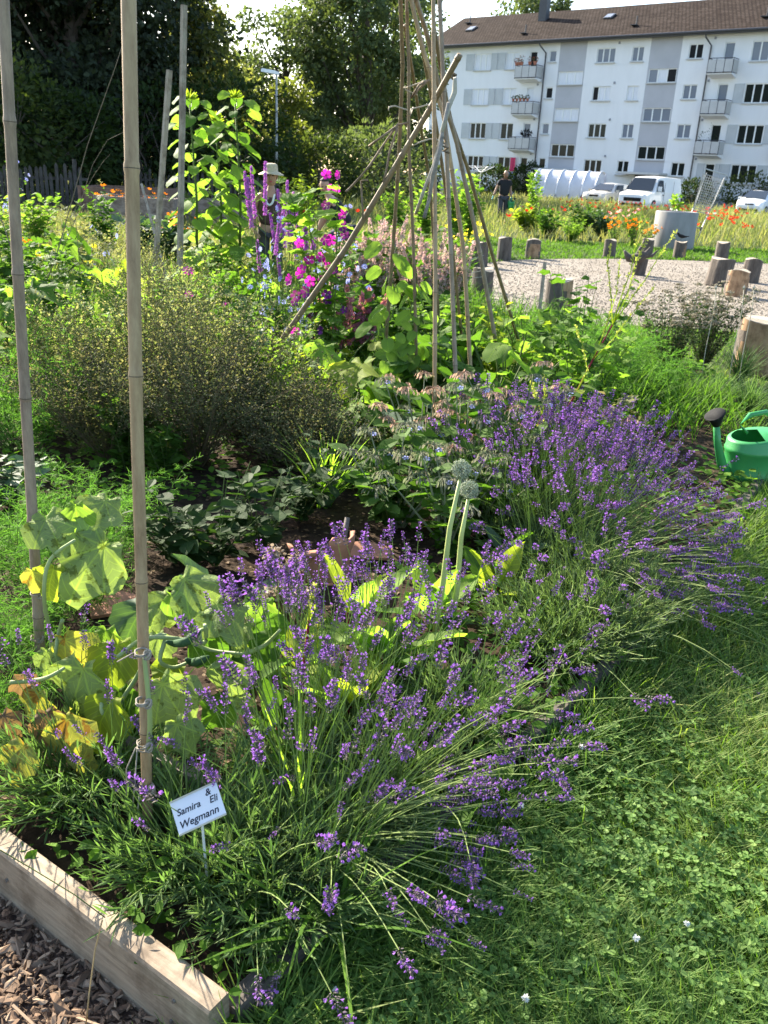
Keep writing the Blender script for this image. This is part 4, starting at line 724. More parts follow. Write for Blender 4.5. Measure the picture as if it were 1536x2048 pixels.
# ---- picket fence and raised planters far left
M['old_fence']=woodmat('old_fence',(.035,.031,.028),(.085,.075,.065),(6,6,1))
def pickets(label,A,B,h,step=.13):
    A=np.array(A[:2]);B=np.array(B[:2]); L=np.linalg.norm(B-A); o=thing('picket_fence',label,'fence',(A[0],A[1],0),math.atan2(B[1]-A[1],B[0]-A[0])); n=int(L/step); 
    for i in range(min(n,90)):
        mb=MB(); hh=h*U(.85,1.08); lean=U(-.03,.03); x=i*step; mb.add([(x,-.01,0),(x+.085,-.01,0),(x+.085+lean,-.01,hh-.06),(x+.04+lean,-.01,hh),(x+lean,-.01,hh-.06),(x,.01,0),(x+.085,.01,0),(x+.085+lean,.01,hh-.06),(x+.04+lean,.01,hh),(x+lean,.01,hh-.06)],[(4,3,2,1,0),(5,6,7,8,9),(0,1,6,5),(1,2,7,6),(2,3,8,7),(3,4,9,8),(4,0,5,9)]); mb.build('picket',M['old_fence'],o)
    mb=MB(); [mb.box((L/2,.035,z),(L,.04,.07)) for z in (.3,h*.75)]; mb.build('rail',M['old_fence'],o)
    for x in np.arange(0,L,2.4): mb=MB(); mb.box((x,.09,h*.58),(.09,.09,h*1.16)); mb.build('post',M['old_fence'],o)
pickets('weathered picket fence in the shade at the far left',at(-30,380,24.5),at(178,380,26),1.25); pickets('low old picket fence farther back behind the planters',at(250,380,31),at(560,380,33),1.2,.16)
M['planter']=woodmat('planter_wood',(.2,.15,.12),(.33,.26,.21),(1,5,9)); M['planter_red']=woodmat('planter_red_wood',(.16,.09,.06),(.27,.16,.11),(1,5,9))
def planter(label,px0,px1,Y,h,m,dp=1.2):
    a=at(px0,420,Y); b=at(px1,420,Y); L=b[0]-a[0]; o=thing('raised_planter',label,'planter',(a[0],a[1],0),.05)
    for z0,z1 in ((0,h*.5-.006),(h*.5+.006,h)):
        mb=MB(); mb.box((L/2,0,(z0+z1)/2),(L,.05,z1-z0)); mb.build('plank',M[m],o); mb=MB(); mb.box((L-.03,dp/2+.03,(z0+z1)/2),(.05,dp-.02,z1-z0)); mb.build('plank',M[m],o); mb=MB(); mb.box((.03,dp/2+.03,(z0+z1)/2),(.05,dp-.02,z1-z0)); mb.build('plank',M[m],o); mb=MB(); mb.box((L/2,dp+.05,(z0+z1)/2),(L,.05,z1-z0)); mb.build('plank',M[m],o)
    for x in (.04,L-.04): mb=MB(); mb.box((x,-.05,h/2+.01),(.08,.05,h+.02)); mb.build('corner_post',M[m],o)
    mb=MB(); mb.box((L/2,dp/2+.03,h-.09),(L-.12,dp-.04,.04)); mb.build('soil',M['soil'],o); return a,L
planter('raised wooden planter whose right corner shows behind the square stakes',190,347,19.5,.78,'planter'); planter('reddish wooden planter farther back in the shade',160,330,24.5,.8,'planter_red',2.); planter('raised wooden planter behind the tall sunflower plants',372,500,20.5,.75,'planter')
# ================================================================= PEOPLE
M['skin']=plain('skin',(.42,.24,.16),.55,var=.06); M['skin_dark']=plain('tanned_skin',(.36,.2,.13),.55,var=.06); M['shirt_black']=plain('black_tshirt',(.012,.012,.014),.9); M['trousers']=plain('grey_trousers',(.055,.055,.065),.9,var=.25,scale=14)
M['glove']=plain('turquoise_glove',(.02,.28,.32),.6); M['top_brown']=plain('dark_brown_top',(.07,.035,.035),.9); M['straw']=plain('straw_hat',(.5,.42,.27),.8,var=.15,scale=40); M['navy']=plain('navy_trousers',(.02,.025,.06),.9); M['shoe']=plain('shoe',(.05,.04,.035),.8); M['hairb']=plain('dark_hair',(.03,.022,.018),.8); M['hairg']=plain('grey_hair',(.3,.28,.26),.8); M['white_cl']=plain('white_cloth',(.75,.76,.78),.8)
def skin(name,nodes,edges,m,parent,lv=2):
    """nodes: name -> (x,y,z,rx,ry); first is the root"""
    ks=list(nodes); me=bpy.data.meshes.new(name); me.from_pydata([nodes[k][:3] for k in ks],[(ks.index(a),ks.index(b)) for a,b in edges],[]); o=link(name,me,parent); me.materials.append(m)
    md=o.modifiers.new('skin','SKIN'); md.use_smooth_shade=True
    if not me.skin_vertices: pass
    for i,k in enumerate(ks): v=me.skin_vertices[0].data[i]; r=nodes[k][3:]; v.radius=(r[0],r[1] if len(r)>1 else r[0]); v.use_root=(i==0)
    s=o.modifiers.new('sub','SUBSURF'); s.levels=lv; s.render_levels=lv; return o
def chain(*k): return [(k[i],k[i+1]) for i in range(len(k)-1)]
def head(o,c,m,tilt=0,hat=False,hair=None,s=1.):
    """face toward -Y of the figure; returns child parts"""
    mb=MB(); n=16; secs=[(-.125,.03,.035,.018),(-.11,.052,.055,.012),(-.06,.066,.082,0),(0,.074,.094,0),(.045,.076,.098,.004),(.085,.062,.082,.008),(.112,.035,.045,.01),(.12,.005,.006,.01)]
    a=np.linspace(0,2*PI,n+1)[:-1]; V=[(rx*math.cos(t)*s,(ry*math.sin(t)*(1 if math.sin(t)<0 else .95)+dy)*s,z*s) for z,rx,ry,dy in secs for t in a]; mb.add(V,[(i*n+j,i*n+(j+1)%n,(i+1)*n+(j+1)%n,(i+1)*n+j) for i in range(len(secs)-1) for j in range(n)]+[tuple(range(n))[::-1]])
    mb.path(np.array([(0,-.088,.015),(0,-.105,-.01),(0,-.118,-.028),(0,-.095,-.038)])*s,np.array([.006,.011,.015,.007])*s,n=6)
    for x in (-.077,.077): mb.path(np.array([(x,.01,-.035),(x*1.06,.016,-.005),(x*1.03,.02,.022)])*s,np.array([.008,.014,.01])*s,n=6)
    h=mb.build('head',m,o,True); h.location=c; h.rotation_euler=(tilt,0,0)
    e=MB(); [e.path(np.array([(x-.014,-.083,.012),(x,-.09,.014),(x+.014,-.083,.012)])*s,np.array([.004,.008,.004])*s,n=6) for x in (-.03,.03)]; e.build('eye',M['hairb'],h,True)
    e=MB(); e.path(np.array([(-.025,-.083,-.06),(0,-.092,-.062),(.025,-.083,-.06)])*s,np.array([.003,.006,.003])*s,n=5); e.build('mouth',M['pink'],h,True)
    if hair:
        hm=MB(); secs=[(-.05,.078,.07,.035),(0,.083,.085,.025),(.05,.085,.095,.014),(.09,.07,.085,.012),(.118,.04,.05,.012),(.128,.006,.007,.012)]; V=[(rx*math.cos(t)*s,(ry*math.sin(t)+dy)*s+(.0 if math.sin(t)>-.3 or z>.06 else .05*s),z*s) for z,rx,ry,dy in secs for t in a]; hm.add(V,[(i*n+j,i*n+(j+1)%n,(i+1)*n+(j+1)%n,(i+1)*n+j) for i in range(len(secs)-1) for j in range(n)]); hm.build('hair',hair,h,True)
    if hat:
        hm=MB(); secs=[(.035,.17,.19),(.042,.165,.185),(.055,.1,.118),(.06,.092,.11),(.12,.088,.104),(.15,.078,.09),(.158,.05,.055),(.15,.005,.005)]; V=[(rx*math.cos(t)*s,ry*math.sin(t)*s,(z-(.02*abs(math.cos(t)) if z<.05 else 0))*s) for z,rx,ry in secs for t in a]; hm.add(V,[(i*n+j,i*n+(j+1)%n,(i+1)*n+(j+1)%n,(i+1)*n+j) for i in range(len(secs)-1) for j in range(n)]); hm.build('hat',M['straw'],h,True)
    return h
def handnodes(nodes,edges,wr,p,d,s,r=.0095,curl=.4):
    """palm and five fingers rooted at node wr; d = pointing direction, s = side"""
    d=nrm(np.array(d,float)); s_=nrm(np.array(s,float)); nn=np.cross(d,s_); p=np.array(p)
    nodes[wr+'p']=(*(p+d*.05),.03,.018); edges.append((wr,wr+'p'))
    for i,(o_,l) in enumerate(((-.03,.062),(-.011,.075),(.009,.07),(.027,.055))):
        k=p+d*.088+s_*o_; a=wr+'f%d'%i; nodes[a]=(*k,r); nodes[a+'b']=(*(k+d*l*.5+nn*l*.15*curl),r*.95); nodes[a+'c']=(*(k+d*l*.8+nn*l*.5*curl),r*.8); edges+= [(wr+'p',a),(a,a+'b'),(a+'b',a+'c')]
    k=p+d*.035-s_*.03; nodes[wr+'t']=(*k,r*1.1); nodes[wr+'tb']=(*(k+d*.04-s_*.025+nn*.01),r*.9); edges+=[(wr+'p',wr+'t'),(wr+'t',wr+'tb')]
# man walking with a watering can (faces the camera, local -Y)
g=at(1005,420,32.5); mo=thing('person','person in black T-shirt and grey trousers walking with turquoise gloves and a green can','person',(g[0],g[1],0),.15)
Nn={'pel':(0,0,.93,.13,.1),'bel':(0,-.01,1.08,.14,.1),'che':(0,-.02,1.3,.165,.11),'nk':(0,-.03,1.46,.06,.06),'hd':(0,-.05,1.53,.05,.05),
 'sl':(-.17,-.02,1.40,.06),'el':(-.28,.02,1.15,.045),'wl':(-.38,-.04,.92,.03),'sr':(.17,-.02,1.40,.06),'er':(.23,.02,1.13,.045),'wr':(.25,-.08,.9,.03),
 'hl':(-.1,0,.88,.095),'kl':(-.11,-.1,.5,.065),'al':(-.1,.06,.1,.042),'fl':(-.11,-.1,.04,.035),'hr':(.1,0,.88,.095),'kr':(.1,.03,.48,.065),'ar':(.1,-.02,.09,.042),'fr':(.12,-.2,.04,.035)}
Ee=chain('pel','bel','che','nk','hd')+chain('che','sl','el','wl')+chain('che','sr','er','wr')+chain('pel','hl','kl','al','fl')+chain('pel','hr','kr','ar','fr')
skin('body',Nn,Ee,M['skin_dark'],mo)
def glove(Nw,d,s,par,m):
    nodes={'w':(*Nw,.034)}; ed=[]; handnodes(nodes,ed,'w',Nw,d,s,.0105); return skin('glove',nodes,ed,m,par,1)
glove((-.38,-.04,.92),(-.35,-.1,-1),(.1,-1,0),mo,M['glove']); glove((.25,-.08,.9),(.0,-.1,-1),(0,-1,0),mo,M['glove'])
skin('tshirt',{'pel':(0,0,.88,.19,.15),'bel':(0,-.01,1.08,.19,.15),'che':(0,-.02,1.3,.21,.155),'nk':(0,-.02,1.43,.09,.08),'sl':(-.18,-.02,1.39,.078),'el':(-.235,0,1.25,.07),'sr':(.18,-.02,1.39,.078),'er':(.215,0,1.24,.07)},chain('pel','bel','che','nk')+chain('che','sl','el')+chain('che','sr','er'),M['shirt_black'],mo)
skin('trousers',{'pel':(0,0,.93,.15,.12),'hl':(-.1,0,.84,.11),'kl':(-.11,-.1,.5,.088),'al':(-.1,.05,.13,.075),'hr':(.1,0,.84,.11),'kr':(.1,.03,.48,.088),'ar':(.1,-.02,.12,.075)},chain('pel','hl','kl','al')+chain('pel','hr','kr','ar'),M['trousers'],mo)
for x,y0,y1 in ((-.11,.09,-.15),(.12,.02,-.25)): skin('shoe',{'a':(x,y0,.05,.05),'b':(x,(y0+y1)/2,.05,.05),'c':(x,y1,.035,.035)},chain('a','b','c'),M['shoe'],mo,1)
head(mo,(0,-.06,1.63),M['skin_dark'],.15,hair=None)
c_=np.array([g[0]+.27,g[1]-.1,.5]); watering_can('watering_can','small green watering can carried by the person in black',tuple(c_),1.9,.95)
# woman in straw hat
g=at(541,420,12.4); wo=thing('person','person in straw hat and dark sleeveless top standing behind the purple flower spikes','person',(g[0],g[1],-.1),.05)
Nn={'pel':(0,0,.9,.14,.1),'bel':(0,0,1.03,.12,.09),'che':(0,0,1.2,.13,.095),'nk':(.01,0,1.36,.05,.05),'hd':(.01,-.01,1.43,.045,.045),'sl':(-.155,0,1.27,.052),'el':(-.24,.02,1.02,.042),'wl':(-.2,-.14,.82,.028),'sr':(.155,0,1.28,.052),'er':(.22,.02,1.03,.042),'wr':(.16,-.15,.86,.028),'hl':(-.09,0,.84,.09),'kl':(-.09,-.02,.47,.06),'al':(-.09,.02,.09,.04),'fl':(-.1,-.12,.03,.033),'hr':(.09,0,.84,.09),'kr':(.09,-.02,.47,.06),'ar':(.09,.02,.09,.04),'fr':(.1,-.12,.03,.033)}
Ee=chain('pel','bel','che','nk','hd')+chain('che','sl','el','wl')+chain('che','sr','er','wr')+chain('pel','hl','kl','al','fl')+chain('pel','hr','kr','ar','fr')
handnodes(Nn,Ee,'wl',Nn['wl'][:3],(.4,-.5,-.6),(1,0,.5)); handnodes(Nn,Ee,'wr',Nn['wr'][:3],(-.4,-.5,-.6),(-1,0,.5)); skin('body',Nn,Ee,M['skin'],wo)
skin('top',{'pel':(0,0,.86,.19,.15),'bel':(0,0,1.03,.175,.14),'che':(0,0,1.18,.185,.15),'s':(0,0,1.27,.13,.12)},chain('pel','bel','che','s'),M['top_brown'],wo); 
for s in (-1,1): skin('strap',{'a':(s*.08,-.085,1.22,.022,.015),'b':(s*.095,-.02,1.36,.02,.012),'c':(s*.08,.06,1.27,.02,.012)},chain('a','b','c'),M['top_brown'],wo,1)
skin('neckerchief',{'a':(-.07,-.15,1.3,.02,.012),'b':(-.04,-.165,1.18,.03,.012),'c':(0,-.17,1.15,.025,.012),'d':(.04,-.165,1.18,.03,.012),'e':(.07,-.15,1.3,.02,.012)},chain('a','b','c','d','e'),M['white_cl'],wo,1)
skin('trousers',{'pel':(0,0,.9,.15,.115),'hl':(-.09,0,.8,.1),'kl':(-.09,-.02,.47,.08),'al':(-.09,.02,.12,.07),'hr':(.09,0,.8,.1),'kr':(.09,-.02,.47,.08),'ar':(.09,.02,.12,.07)},chain('pel','hl','kl','al')+chain('pel','hr','kr','ar'),M['trousers'],wo)
head(wo,(.01,-.02,1.515),M['skin'],.05,hat=True,hair=M['hairg'])
# crouching figure: dark hair, navy trousers, bending to the left
g=at(672,420,15); co=thing('person','dark haired person in navy trousers crouching half hidden behind the mallow flowers','person',(g[0],g[1],0),.0)
Nn={'pel':(.2,0,.62,.13,.12),'bel':(.1,0,.78,.13,.11),'che':(-.05,0,.98,.15,.12),'nk':(-.13,-.03,1.13,.05,.05),'hd':(-.16,-.05,1.18,.045,.045),'sl':(-.1,-.15,1.05,.055),'el':(-.2,-.18,.8,.043),'wl':(-.28,-.15,.58,.03),'sr':(-.02,.15,1.05,.055),'er':(-.15,.18,.82,.043),'wr':(-.28,.1,.6,.03),'hl':(.2,-.1,.58,.1),'kl':(-.12,-.12,.5,.07),'al':(.05,-.12,.1,.045),'fl':(-.12,-.12,.04,.035),'hr':(.2,.1,.58,.1),'kr':(-.12,.12,.5,.07),'ar':(.05,.12,.1,.045),'fr':(-.12,.12,.04,.035)}
Ee=chain('pel','bel','che','nk','hd')+chain('che','sl','el','wl')+chain('che','sr','er','wr')+chain('pel','hl','kl','al','fl')+chain('pel','hr','kr','ar','fr')
handnodes(Nn,Ee,'wl',Nn['wl'][:3],(-.3,0,-1),(0,1,0)); handnodes(Nn,Ee,'wr',Nn['wr'][:3],(-.3,0,-1),(0,1,0)); skin('body',Nn,Ee,M['skin'],co)
skin('tshirt',{'pel':(.18,0,.66,.17,.16),'bel':(.1,0,.78,.175,.16),'che':(-.05,0,.98,.2,.17),'nk':(-.11,-.01,1.1,.1,.09)},chain('pel','bel','che','nk'),M['shirt_black'],co)
skin('trousers',{'pel':(.2,0,.62,.15,.135),'hl':(.19,-.1,.58,.12),'kl':(-.12,-.12,.5,.09),'al':(.05,-.12,.13,.07),'hr':(.19,.1,.58,.12),'kr':(-.12,.12,.5,.09),'ar':(.05,.12,.13,.07)},chain('pel','hl','kl','al')+chain('pel','hr','kr','ar'),M['navy'],co)
h=head(co,(-.19,-.06,1.28),M['skin'],.3,hair=M['hairb'])
# ================================================================= PLANTS
def lm(k,*a,**b): M[k]=leafmat(k,*a,**b)
lm('grass',[(.045,.1,.015),(.08,.155,.025),(.13,.2,.04),(.3,.31,.11)],tf=.38,noise=1.4,spec=.3)
lm('clover',[(.06,.12,.025),(.1,.19,.04),(.16,.25,.06)],tf=.3,spec=.25)
lm('meadow',[(.09,.16,.035),(.15,.19,.055),(.25,.24,.11),(.11,.18,.04)],tf=.4,trans=(1.8,1.8,1.),noise=.5)
lm('lawn_far',[(.06,.13,.018),(.1,.18,.03)],tf=.35)
lm('lav_leaf',[(.07,.11,.04),(.11,.16,.065),(.15,.2,.1)],tf=.3,trans=(1.8,2.0,1.)); lm('lav_leaf2',[(.06,.11,.04),(.1,.16,.06),(.13,.2,.07)],tf=.35,trans=(1.8,2.1,.9))
lm('lav_stem',[(.14,.2,.06),(.24,.3,.11)],tf=.3); lm('calyx',[(.085,.06,.09),(.14,.11,.14),(.14,.135,.09)],tf=.15,trans=(1.6,1.3,2)); lm('corolla',[(.21,.09,.36),(.34,.17,.52),(.25,.12,.4)],tf=.3,trans=(1.5,1.2,1.6))
lm('leaf_g',[(.035,.08,.014),(.06,.12,.022),(.08,.15,.03)],tf=.4,vein='pin'); lm('leaf_b',[(.08,.15,.025),(.13,.21,.045),(.18,.26,.065)],tf=.5,vein='pin'); lm('leaf_y',[(.12,.17,.03),(.2,.25,.045),(.16,.22,.03)],tf=.5,trans=(1.9,2.,.7),vein='pin')
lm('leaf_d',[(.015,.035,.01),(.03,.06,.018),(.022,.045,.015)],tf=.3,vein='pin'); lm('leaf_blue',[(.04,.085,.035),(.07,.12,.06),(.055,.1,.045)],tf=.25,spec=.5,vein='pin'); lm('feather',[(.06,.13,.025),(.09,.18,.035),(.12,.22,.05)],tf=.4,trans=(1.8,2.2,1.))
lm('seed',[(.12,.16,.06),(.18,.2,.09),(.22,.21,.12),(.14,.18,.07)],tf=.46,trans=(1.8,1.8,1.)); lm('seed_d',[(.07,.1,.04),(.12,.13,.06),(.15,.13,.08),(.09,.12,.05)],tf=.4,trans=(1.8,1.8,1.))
lm('stem_g',[(.07,.11,.03),(.1,.14,.04)],tf=0); lm('stem_br',[(.11,.08,.05),(.16,.12,.07)],tf=0); lm('stem_red',[(.16,.015,.03),(.24,.03,.04)],tf=0)
lm('cuc',[(.2,.26,.1),(.29,.34,.13),(.17,.24,.09),(.34,.36,.13)],tf=.38,trans=(1.4,1.5,.7),rough=.65,spots=(30,.56,(.1,.13,.035)),vein='palm',bmp=90); lm('cuc_y',[(.31,.31,.09),(.25,.28,.08)],tf=.42,trans=(1.4,1.35,.5),spots=(22,.55,(.24,.14,.04)),vein='palm',bmp=90); lm('dead_leaf',[(.24,.17,.09),(.16,.11,.06)],tf=.3,trans=(1.6,1.4,.8),vein='palm',vc=.7,bmp=70)
lm('magenta',[(.45,.02,.3),(.6,.04,.42),(.3,.015,.25)],tf=.35,trans=(1.4,.9,1.3)); lm('deep_purple',[(.08,.012,.13),(.14,.02,.22)],tf=.3); lm('chicory',[(.3,.33,.75),(.42,.45,.85)],tf=.35,trans=(1.3,1.3,1.3)); lm('loose',[(.34,.12,.42),(.46,.2,.52)],tf=.35,trans=(1.4,1.,1.3)); lm('clary',[(.5,.32,.36),(.58,.44,.42),(.4,.36,.28),(.3,.32,.2)],tf=.4,trans=(1.5,1.2,1.2)); lm('clary_d',[(.33,.1,.2),(.45,.18,.3)],tf=.35)
lm('red_petal',[(.6,.025,.015),(.75,.05,.02)],tf=.35,trans=(1.2,.6,.5)); lm('pink_petal',[(.65,.2,.45),(.75,.35,.55)],tf=.4); lm('yellow_petal',[(.8,.65,.03),(.85,.75,.1)],tf=.4,trans=(1.2,1.2,.6)); lm('white_petal',[(.75,.75,.7),(.8,.8,.78)],tf=.3,trans=(1.2,1.2,1.2)); lm('white_bud',[(.3,.34,.24),(.46,.48,.38),(.18,.24,.13)],tf=.2,trans=(1.2,1.3,1.)); lm('bor_pink',[(.32,.2,.17),(.4,.29,.23),(.24,.25,.17),(.5,.34,.3)],tf=.35,trans=(1.6,1.4,1.2)); lm('bor_grey',[(.14,.17,.1),(.22,.24,.15),(.18,.16,.15)],tf=.3,trans=(1.6,1.6,1.3)); lm('wool',[(.27,.22,.17),(.38,.32,.25),(.22,.18,.14)],tf=.25,trans=(1.5,1.4,1.2)); lm('umbel',[(.32,.28,.2),(.4,.36,.27),(.25,.22,.15)],tf=.3,trans=(1.5,1.4,1.1)); lm('cucumber',[(.03,.07,.03),(.045,.09,.04)],tf=0); lm('dry_straw',[(.3,.24,.13),(.4,.33,.2)],tf=.3,trans=(1.5,1.4,1.))
# ---- templates
narrow=T([(0,0,0),(.045,.3,.02),(.05,.65,.03),(0,1,.02),(-.05,.65,.03),(-.045,.3,.02)],[(0,1,2,3),(0,3,4,5)])
def roundleaf(lobes=5,depth=.2,n=20,wave=.06,heart=.25,droop=.25,ysc=1.):
    """broad leaf attached at the origin, blade forward along Y"""
    V=[(0,.0,0)];Fs=[]; 
    for q in (.4,.72,1.):
        for i in range(n+1):
            a=-PI*.97+2*PI*.97*i/n; R=(.5+.5*abs(math.cos(a/2))**1.3)*(1-depth*(.5-.5*math.cos(a*lobes))*q)*(1-heart*max(0,-math.cos(a)))
            R*=1+(.035 if i%2 else -.035)*(q==1.)*(n>20); x=R*q*math.sin(a)*.62; y=R*q*math.cos(a)*ysc*.8+.12*q; V.append((x,y,wave*math.sin(a*lobes*1.0)*q*q*1.0+.12*abs(x)-droop*(x*x+y*y)*(y>0)-.0+.02*math.sin(9*a+q*5)))
    m=n+1
    for i in range(n): Fs.append((0,2+i,1+i))
    for k in range(2):
        for i in range(n): a=1+k*m+i; Fs.append((a,a+1,a+1+m,a+m))
    return T(V,Fs)
heart=roundleaf(1,.0,14,.03,.1,.3,1.2); cucleaf=roundleaf(5,.22,28,.07,.35,.45); lobed=roundleaf(5,.45,24,.08,.2,.3); pentleaf=roundleaf(5,.3,16,.05,.3,.2)
def longleaf(n=7,wave=.03):
    V=[];Fs=[]
    for i in range(n+1):
        t=i/n; wd=.27*math.sin(PI*min(1,t*.9+.1))**.8*(1-t*.15)*(0.15+.85*min(1,t*3)); z=-.35*t*t+.1*t; V+=[(-wd,t,z+wave*math.sin(t*17)+.06),(-wd*.5,t,z+.02),(0,t,z-.02),(wd*.5,t,z+.02),(wd,t,z+wave*math.cos(t*15)+.06)]
    for i in range(n):
        for j in range(4): a=i*5+j; Fs.append((a,a+1,a+6,a+5))
    return T(V,Fs)
broad=longleaf()
def petals(n,open_=.35,r=1.,inner=.1,wf=1.):
    V=[];Fs=[]
    for k in range(n):
        a=k*2*PI/n; w_=PI/n*.95*wf; b=len(V)
        for q,aa,z in ((inner,0,0),(.6,-w_*.8,.2),(1,-w_*.6,open_),(1.05,0,open_*.8),(1,w_*.6,open_),(.6,w_*.8,.2)): V.append((q*r*math.cos(a+aa),z*r,q*r*math.sin(a+aa)))
        Fs.append(tuple(range(b,b+6)))
    return T(V,Fs)
flower5=petals(5); mal=petals(5,.45,wf=1.22); flower8=petals(8,.1); cup4=petals(4,.7)
def merge(parts):
    V=[];Fc=[];n=0
    for (v,fs),m in parts:
        V.append(v)
        for f,_ in fs: Fc.append((f+n,m))
        n+=len(v)
    return (np.concatenate(V),Fc)
def cloverT():
    V=[];Fs=[]
    for k in range(3):
        a=k*2*PI/3; b=len(V); V.append((0,0,0))
        for t,q in ((-.75,.5),(-.55,.9),(-.2,1.05),(0,.97),(.2,1.05),(.55,.9),(.75,.5)): V.append((q*math.cos(a+t*.95),q*math.sin(a+t*.95),.12*abs(t)+.05*q))
        Fs+=[(b,b+1,b+2,b+3,b+4),(b,b+4,b+5,b+6,b+7)]
    return T(V,Fs)
clov=cloverT()
# ---- LAWN: blades and clover, denser where it is near
BEDX=BEDP; OUT=np.array([RD[1],-RD[0]])
def lawnpts(n,x0,x1,y0,y1,z=0,keep=None):
    p=np.stack([U(x0,x1,n),U(y0,y1,n)],-1); d=fw[None]+rt[None]*((p[:,:1]-768)/F)-up[None]*((p[:,1:]-1024)/F); t=(z-HC)/d[:,2:3]; w_=CAM+d*t; q=w_[:,:2]
    ok=~inpoly(q,BEDX)&~inpoly(q,GP)&(d[:,2]<-.01)
    ok&=((q-KC)@LD<.02)|((q-KC)@RD>0)         # not on the bark path
    ok&=((q-KC)@np.array([RD[1],-RD[0]])>-.0)|(q[:,1]>3)|((q-KC)@RD<0)&((q-KC)@LD<0)
    return q[ok]
def noise2(q,s,seed=0):
    r=np.random.default_rng(seed); v=np.zeros(len(q))
    for k in range(5): a=r.uniform(0,2*PI); f=s*r.uniform(.6,1.6); v+=np.sin((q[:,0]*math.cos(a)+q[:,1]*math.sin(a))*f+r.uniform(0,6))
    return v/5
def blades(mb,q,h,wmin=.0013,wpx=.00045,lean=.6,z0=-.02,mi=0,K=4,dirn=None):
    n=len(q); dist=np.hypot(q[:,0],np.hypot(q[:,1],1.5)); a=U(0,2*PI,n); L=lean*rng.random(n)**.8; d=np.stack([np.cos(a)*L,np.sin(a)*L,np.ones(n)],-1)
    if dirn is not None: d[:,:2]+=dirn
    b=np.c_[q,np.full(n,z0)]; t=np.linspace(0,1,K)[None,:,None]; ben=np.stack([np.cos(a+U(-.6,.6,n)),np.sin(a),-np.full(n,.5)],-1)*U(.1,.7,n)[:,None]
    P=b[:,None]+(d[:,None]*t+ben[:,None]*t*t)*h[:,None,None]; W=np.maximum(wmin*U(.7,1.4,n),dist*wpx)[:,None]*np.array([[1,.95,.7,.12]])[:,:K]; s=a+PI/2+U(-.5,.5,n); ribbons(mb,P,W,np.stack([np.cos(s),np.sin(s),np.zeros(n)],-1),mi)
q=lawnpts(175000,-100,1800,560,2350); mb=MB(); blades(mb,q,U(.05,.12,len(q))*(1+.4*noise2(q,5)),lean=1.0,wmin=.0022); tag(mb.build('lawn_grass',M['grass']),kind='stuff')
n=9000; a_=U(.0,4.2,n); o_=rng.exponential(.06,n); e1=np.where(a_[:,None]<2.05,K0[None]+RD*a_[:,None],K0+RD*2.05+np.array([.52,.855])*(a_[:,None]-2.05)); q=e1+OUT*(.01+o_[:,None]); mb=MB(); blades(mb,q,U(.08,.2,n),lean=.7,wmin=.0025); tag(mb.build('edge_grass',M['grass']),kind='stuff')
q=lawnpts(40000,-100,1800,900,2350); k=(noise2(q,3.2,4)+.3*(q[:,1]<1.7)-.3*(q[:,1]>2.6)+rng.normal(0,.2,len(q)))>.24; q=q[k][:4800]; n=len(q)
mb=MB(); inst(mb,clov,np.c_[q,U(.03,.075,n)],rdir(n,-.2,.2),UP+rdir(n)*.45,U(.008,.018,n)); tag(mb.build('clover',M['clover']),kind='stuff')
q=lawnpts(2500,600,1700,1000,2100)[:9]; 
wt=thing('clover_blossom','white clover blossom in the lawn','clover flower',(q[0][0],q[0][1],.0),0,'white clover blossoms'); mb=MB(); mb.bar((0,0,0),(0,0,.085),.0012,n=4); mb.build('stalk',M['stem_g'],wt); mb=MB(); d=rdir(40,-.5,1); inst(mb,narrow,np.tile([[0,0,.088]],(40,1)),d,rdir(40),np.c_[np.full(40,.025),np.full(40,.008),np.full(40,.008)]); mb.build('blossom',M['white_petal'],wt)
def dup(root,loc,rz=0,s=1.,label=None):
    r=root.copy(); COL.objects.link(r); r.location=loc; r.rotation_euler=(0,0,rz); r.scale=(s,s,s)
    if label: r['label']=label
    for ch in root.children:
        c=ch.copy(); COL.objects.link(c); c.parent=r
        for g in ch.children: d=g.copy(); COL.objects.link(d); d.parent=c
    return r
for p_ in q[1:]: dup(wt,(p_[0],p_[1],0),U(0,6),U(.8,1.2))
# lawn strip round the gravel, meadow behind
def areapts(n,poly):
    P=np.array(poly); lo,hi=P.min(0),P.max(0); q=np.stack([U(lo[0],hi[0],n),U(lo[1],hi[1],n)],-1); return q[inpoly(q,P)&~inpoly(q,GP)]
q=areapts(60000,[(.9,10),(.9,24.5),(13,25.5),(16,20),(15,10),(5,9),(2.4,9)]); mb=MB(); blades(mb,q,U(.04,.09,len(q)),lean=.8); tag(mb.build('lawn_strip_grass',M['lawn_far']),kind='stuff')
q=areapts(90000,[(-13,22),(.9,21.5),(1.2,23.2),(8,24.8),(11,23),(22,20),(60,45),(34,50),(24,54),(14,64),(4,66),(-20,60),(-22,30)]); q=q[rng.random(len(q))<np.clip(30/q[:,1],.0,1)]
mb=MB(); blades(mb,q,U(.35,.8,len(q))*(1+.3*noise2(q,.8,2))*np.clip((q[:,1]-20)/8,.55,1),lean=.35,wmin=.003,wpx=.0004); tag(mb.build('meadow_grass',M['meadow']),kind='stuff')
q=areapts(45000,[(-3.6,8.5),(.6,9.5),(.9,21.5),(-13,22),(-13,16),(-6,12)]); mb=MB(); blades(mb,q,U(.25,.6,len(q))*(1+.4*noise2(q,1.5,3)),lean=.45,wmin=.002,wpx=.0005); tag(mb.build('straw_grass',M['meadow']),kind='stuff')
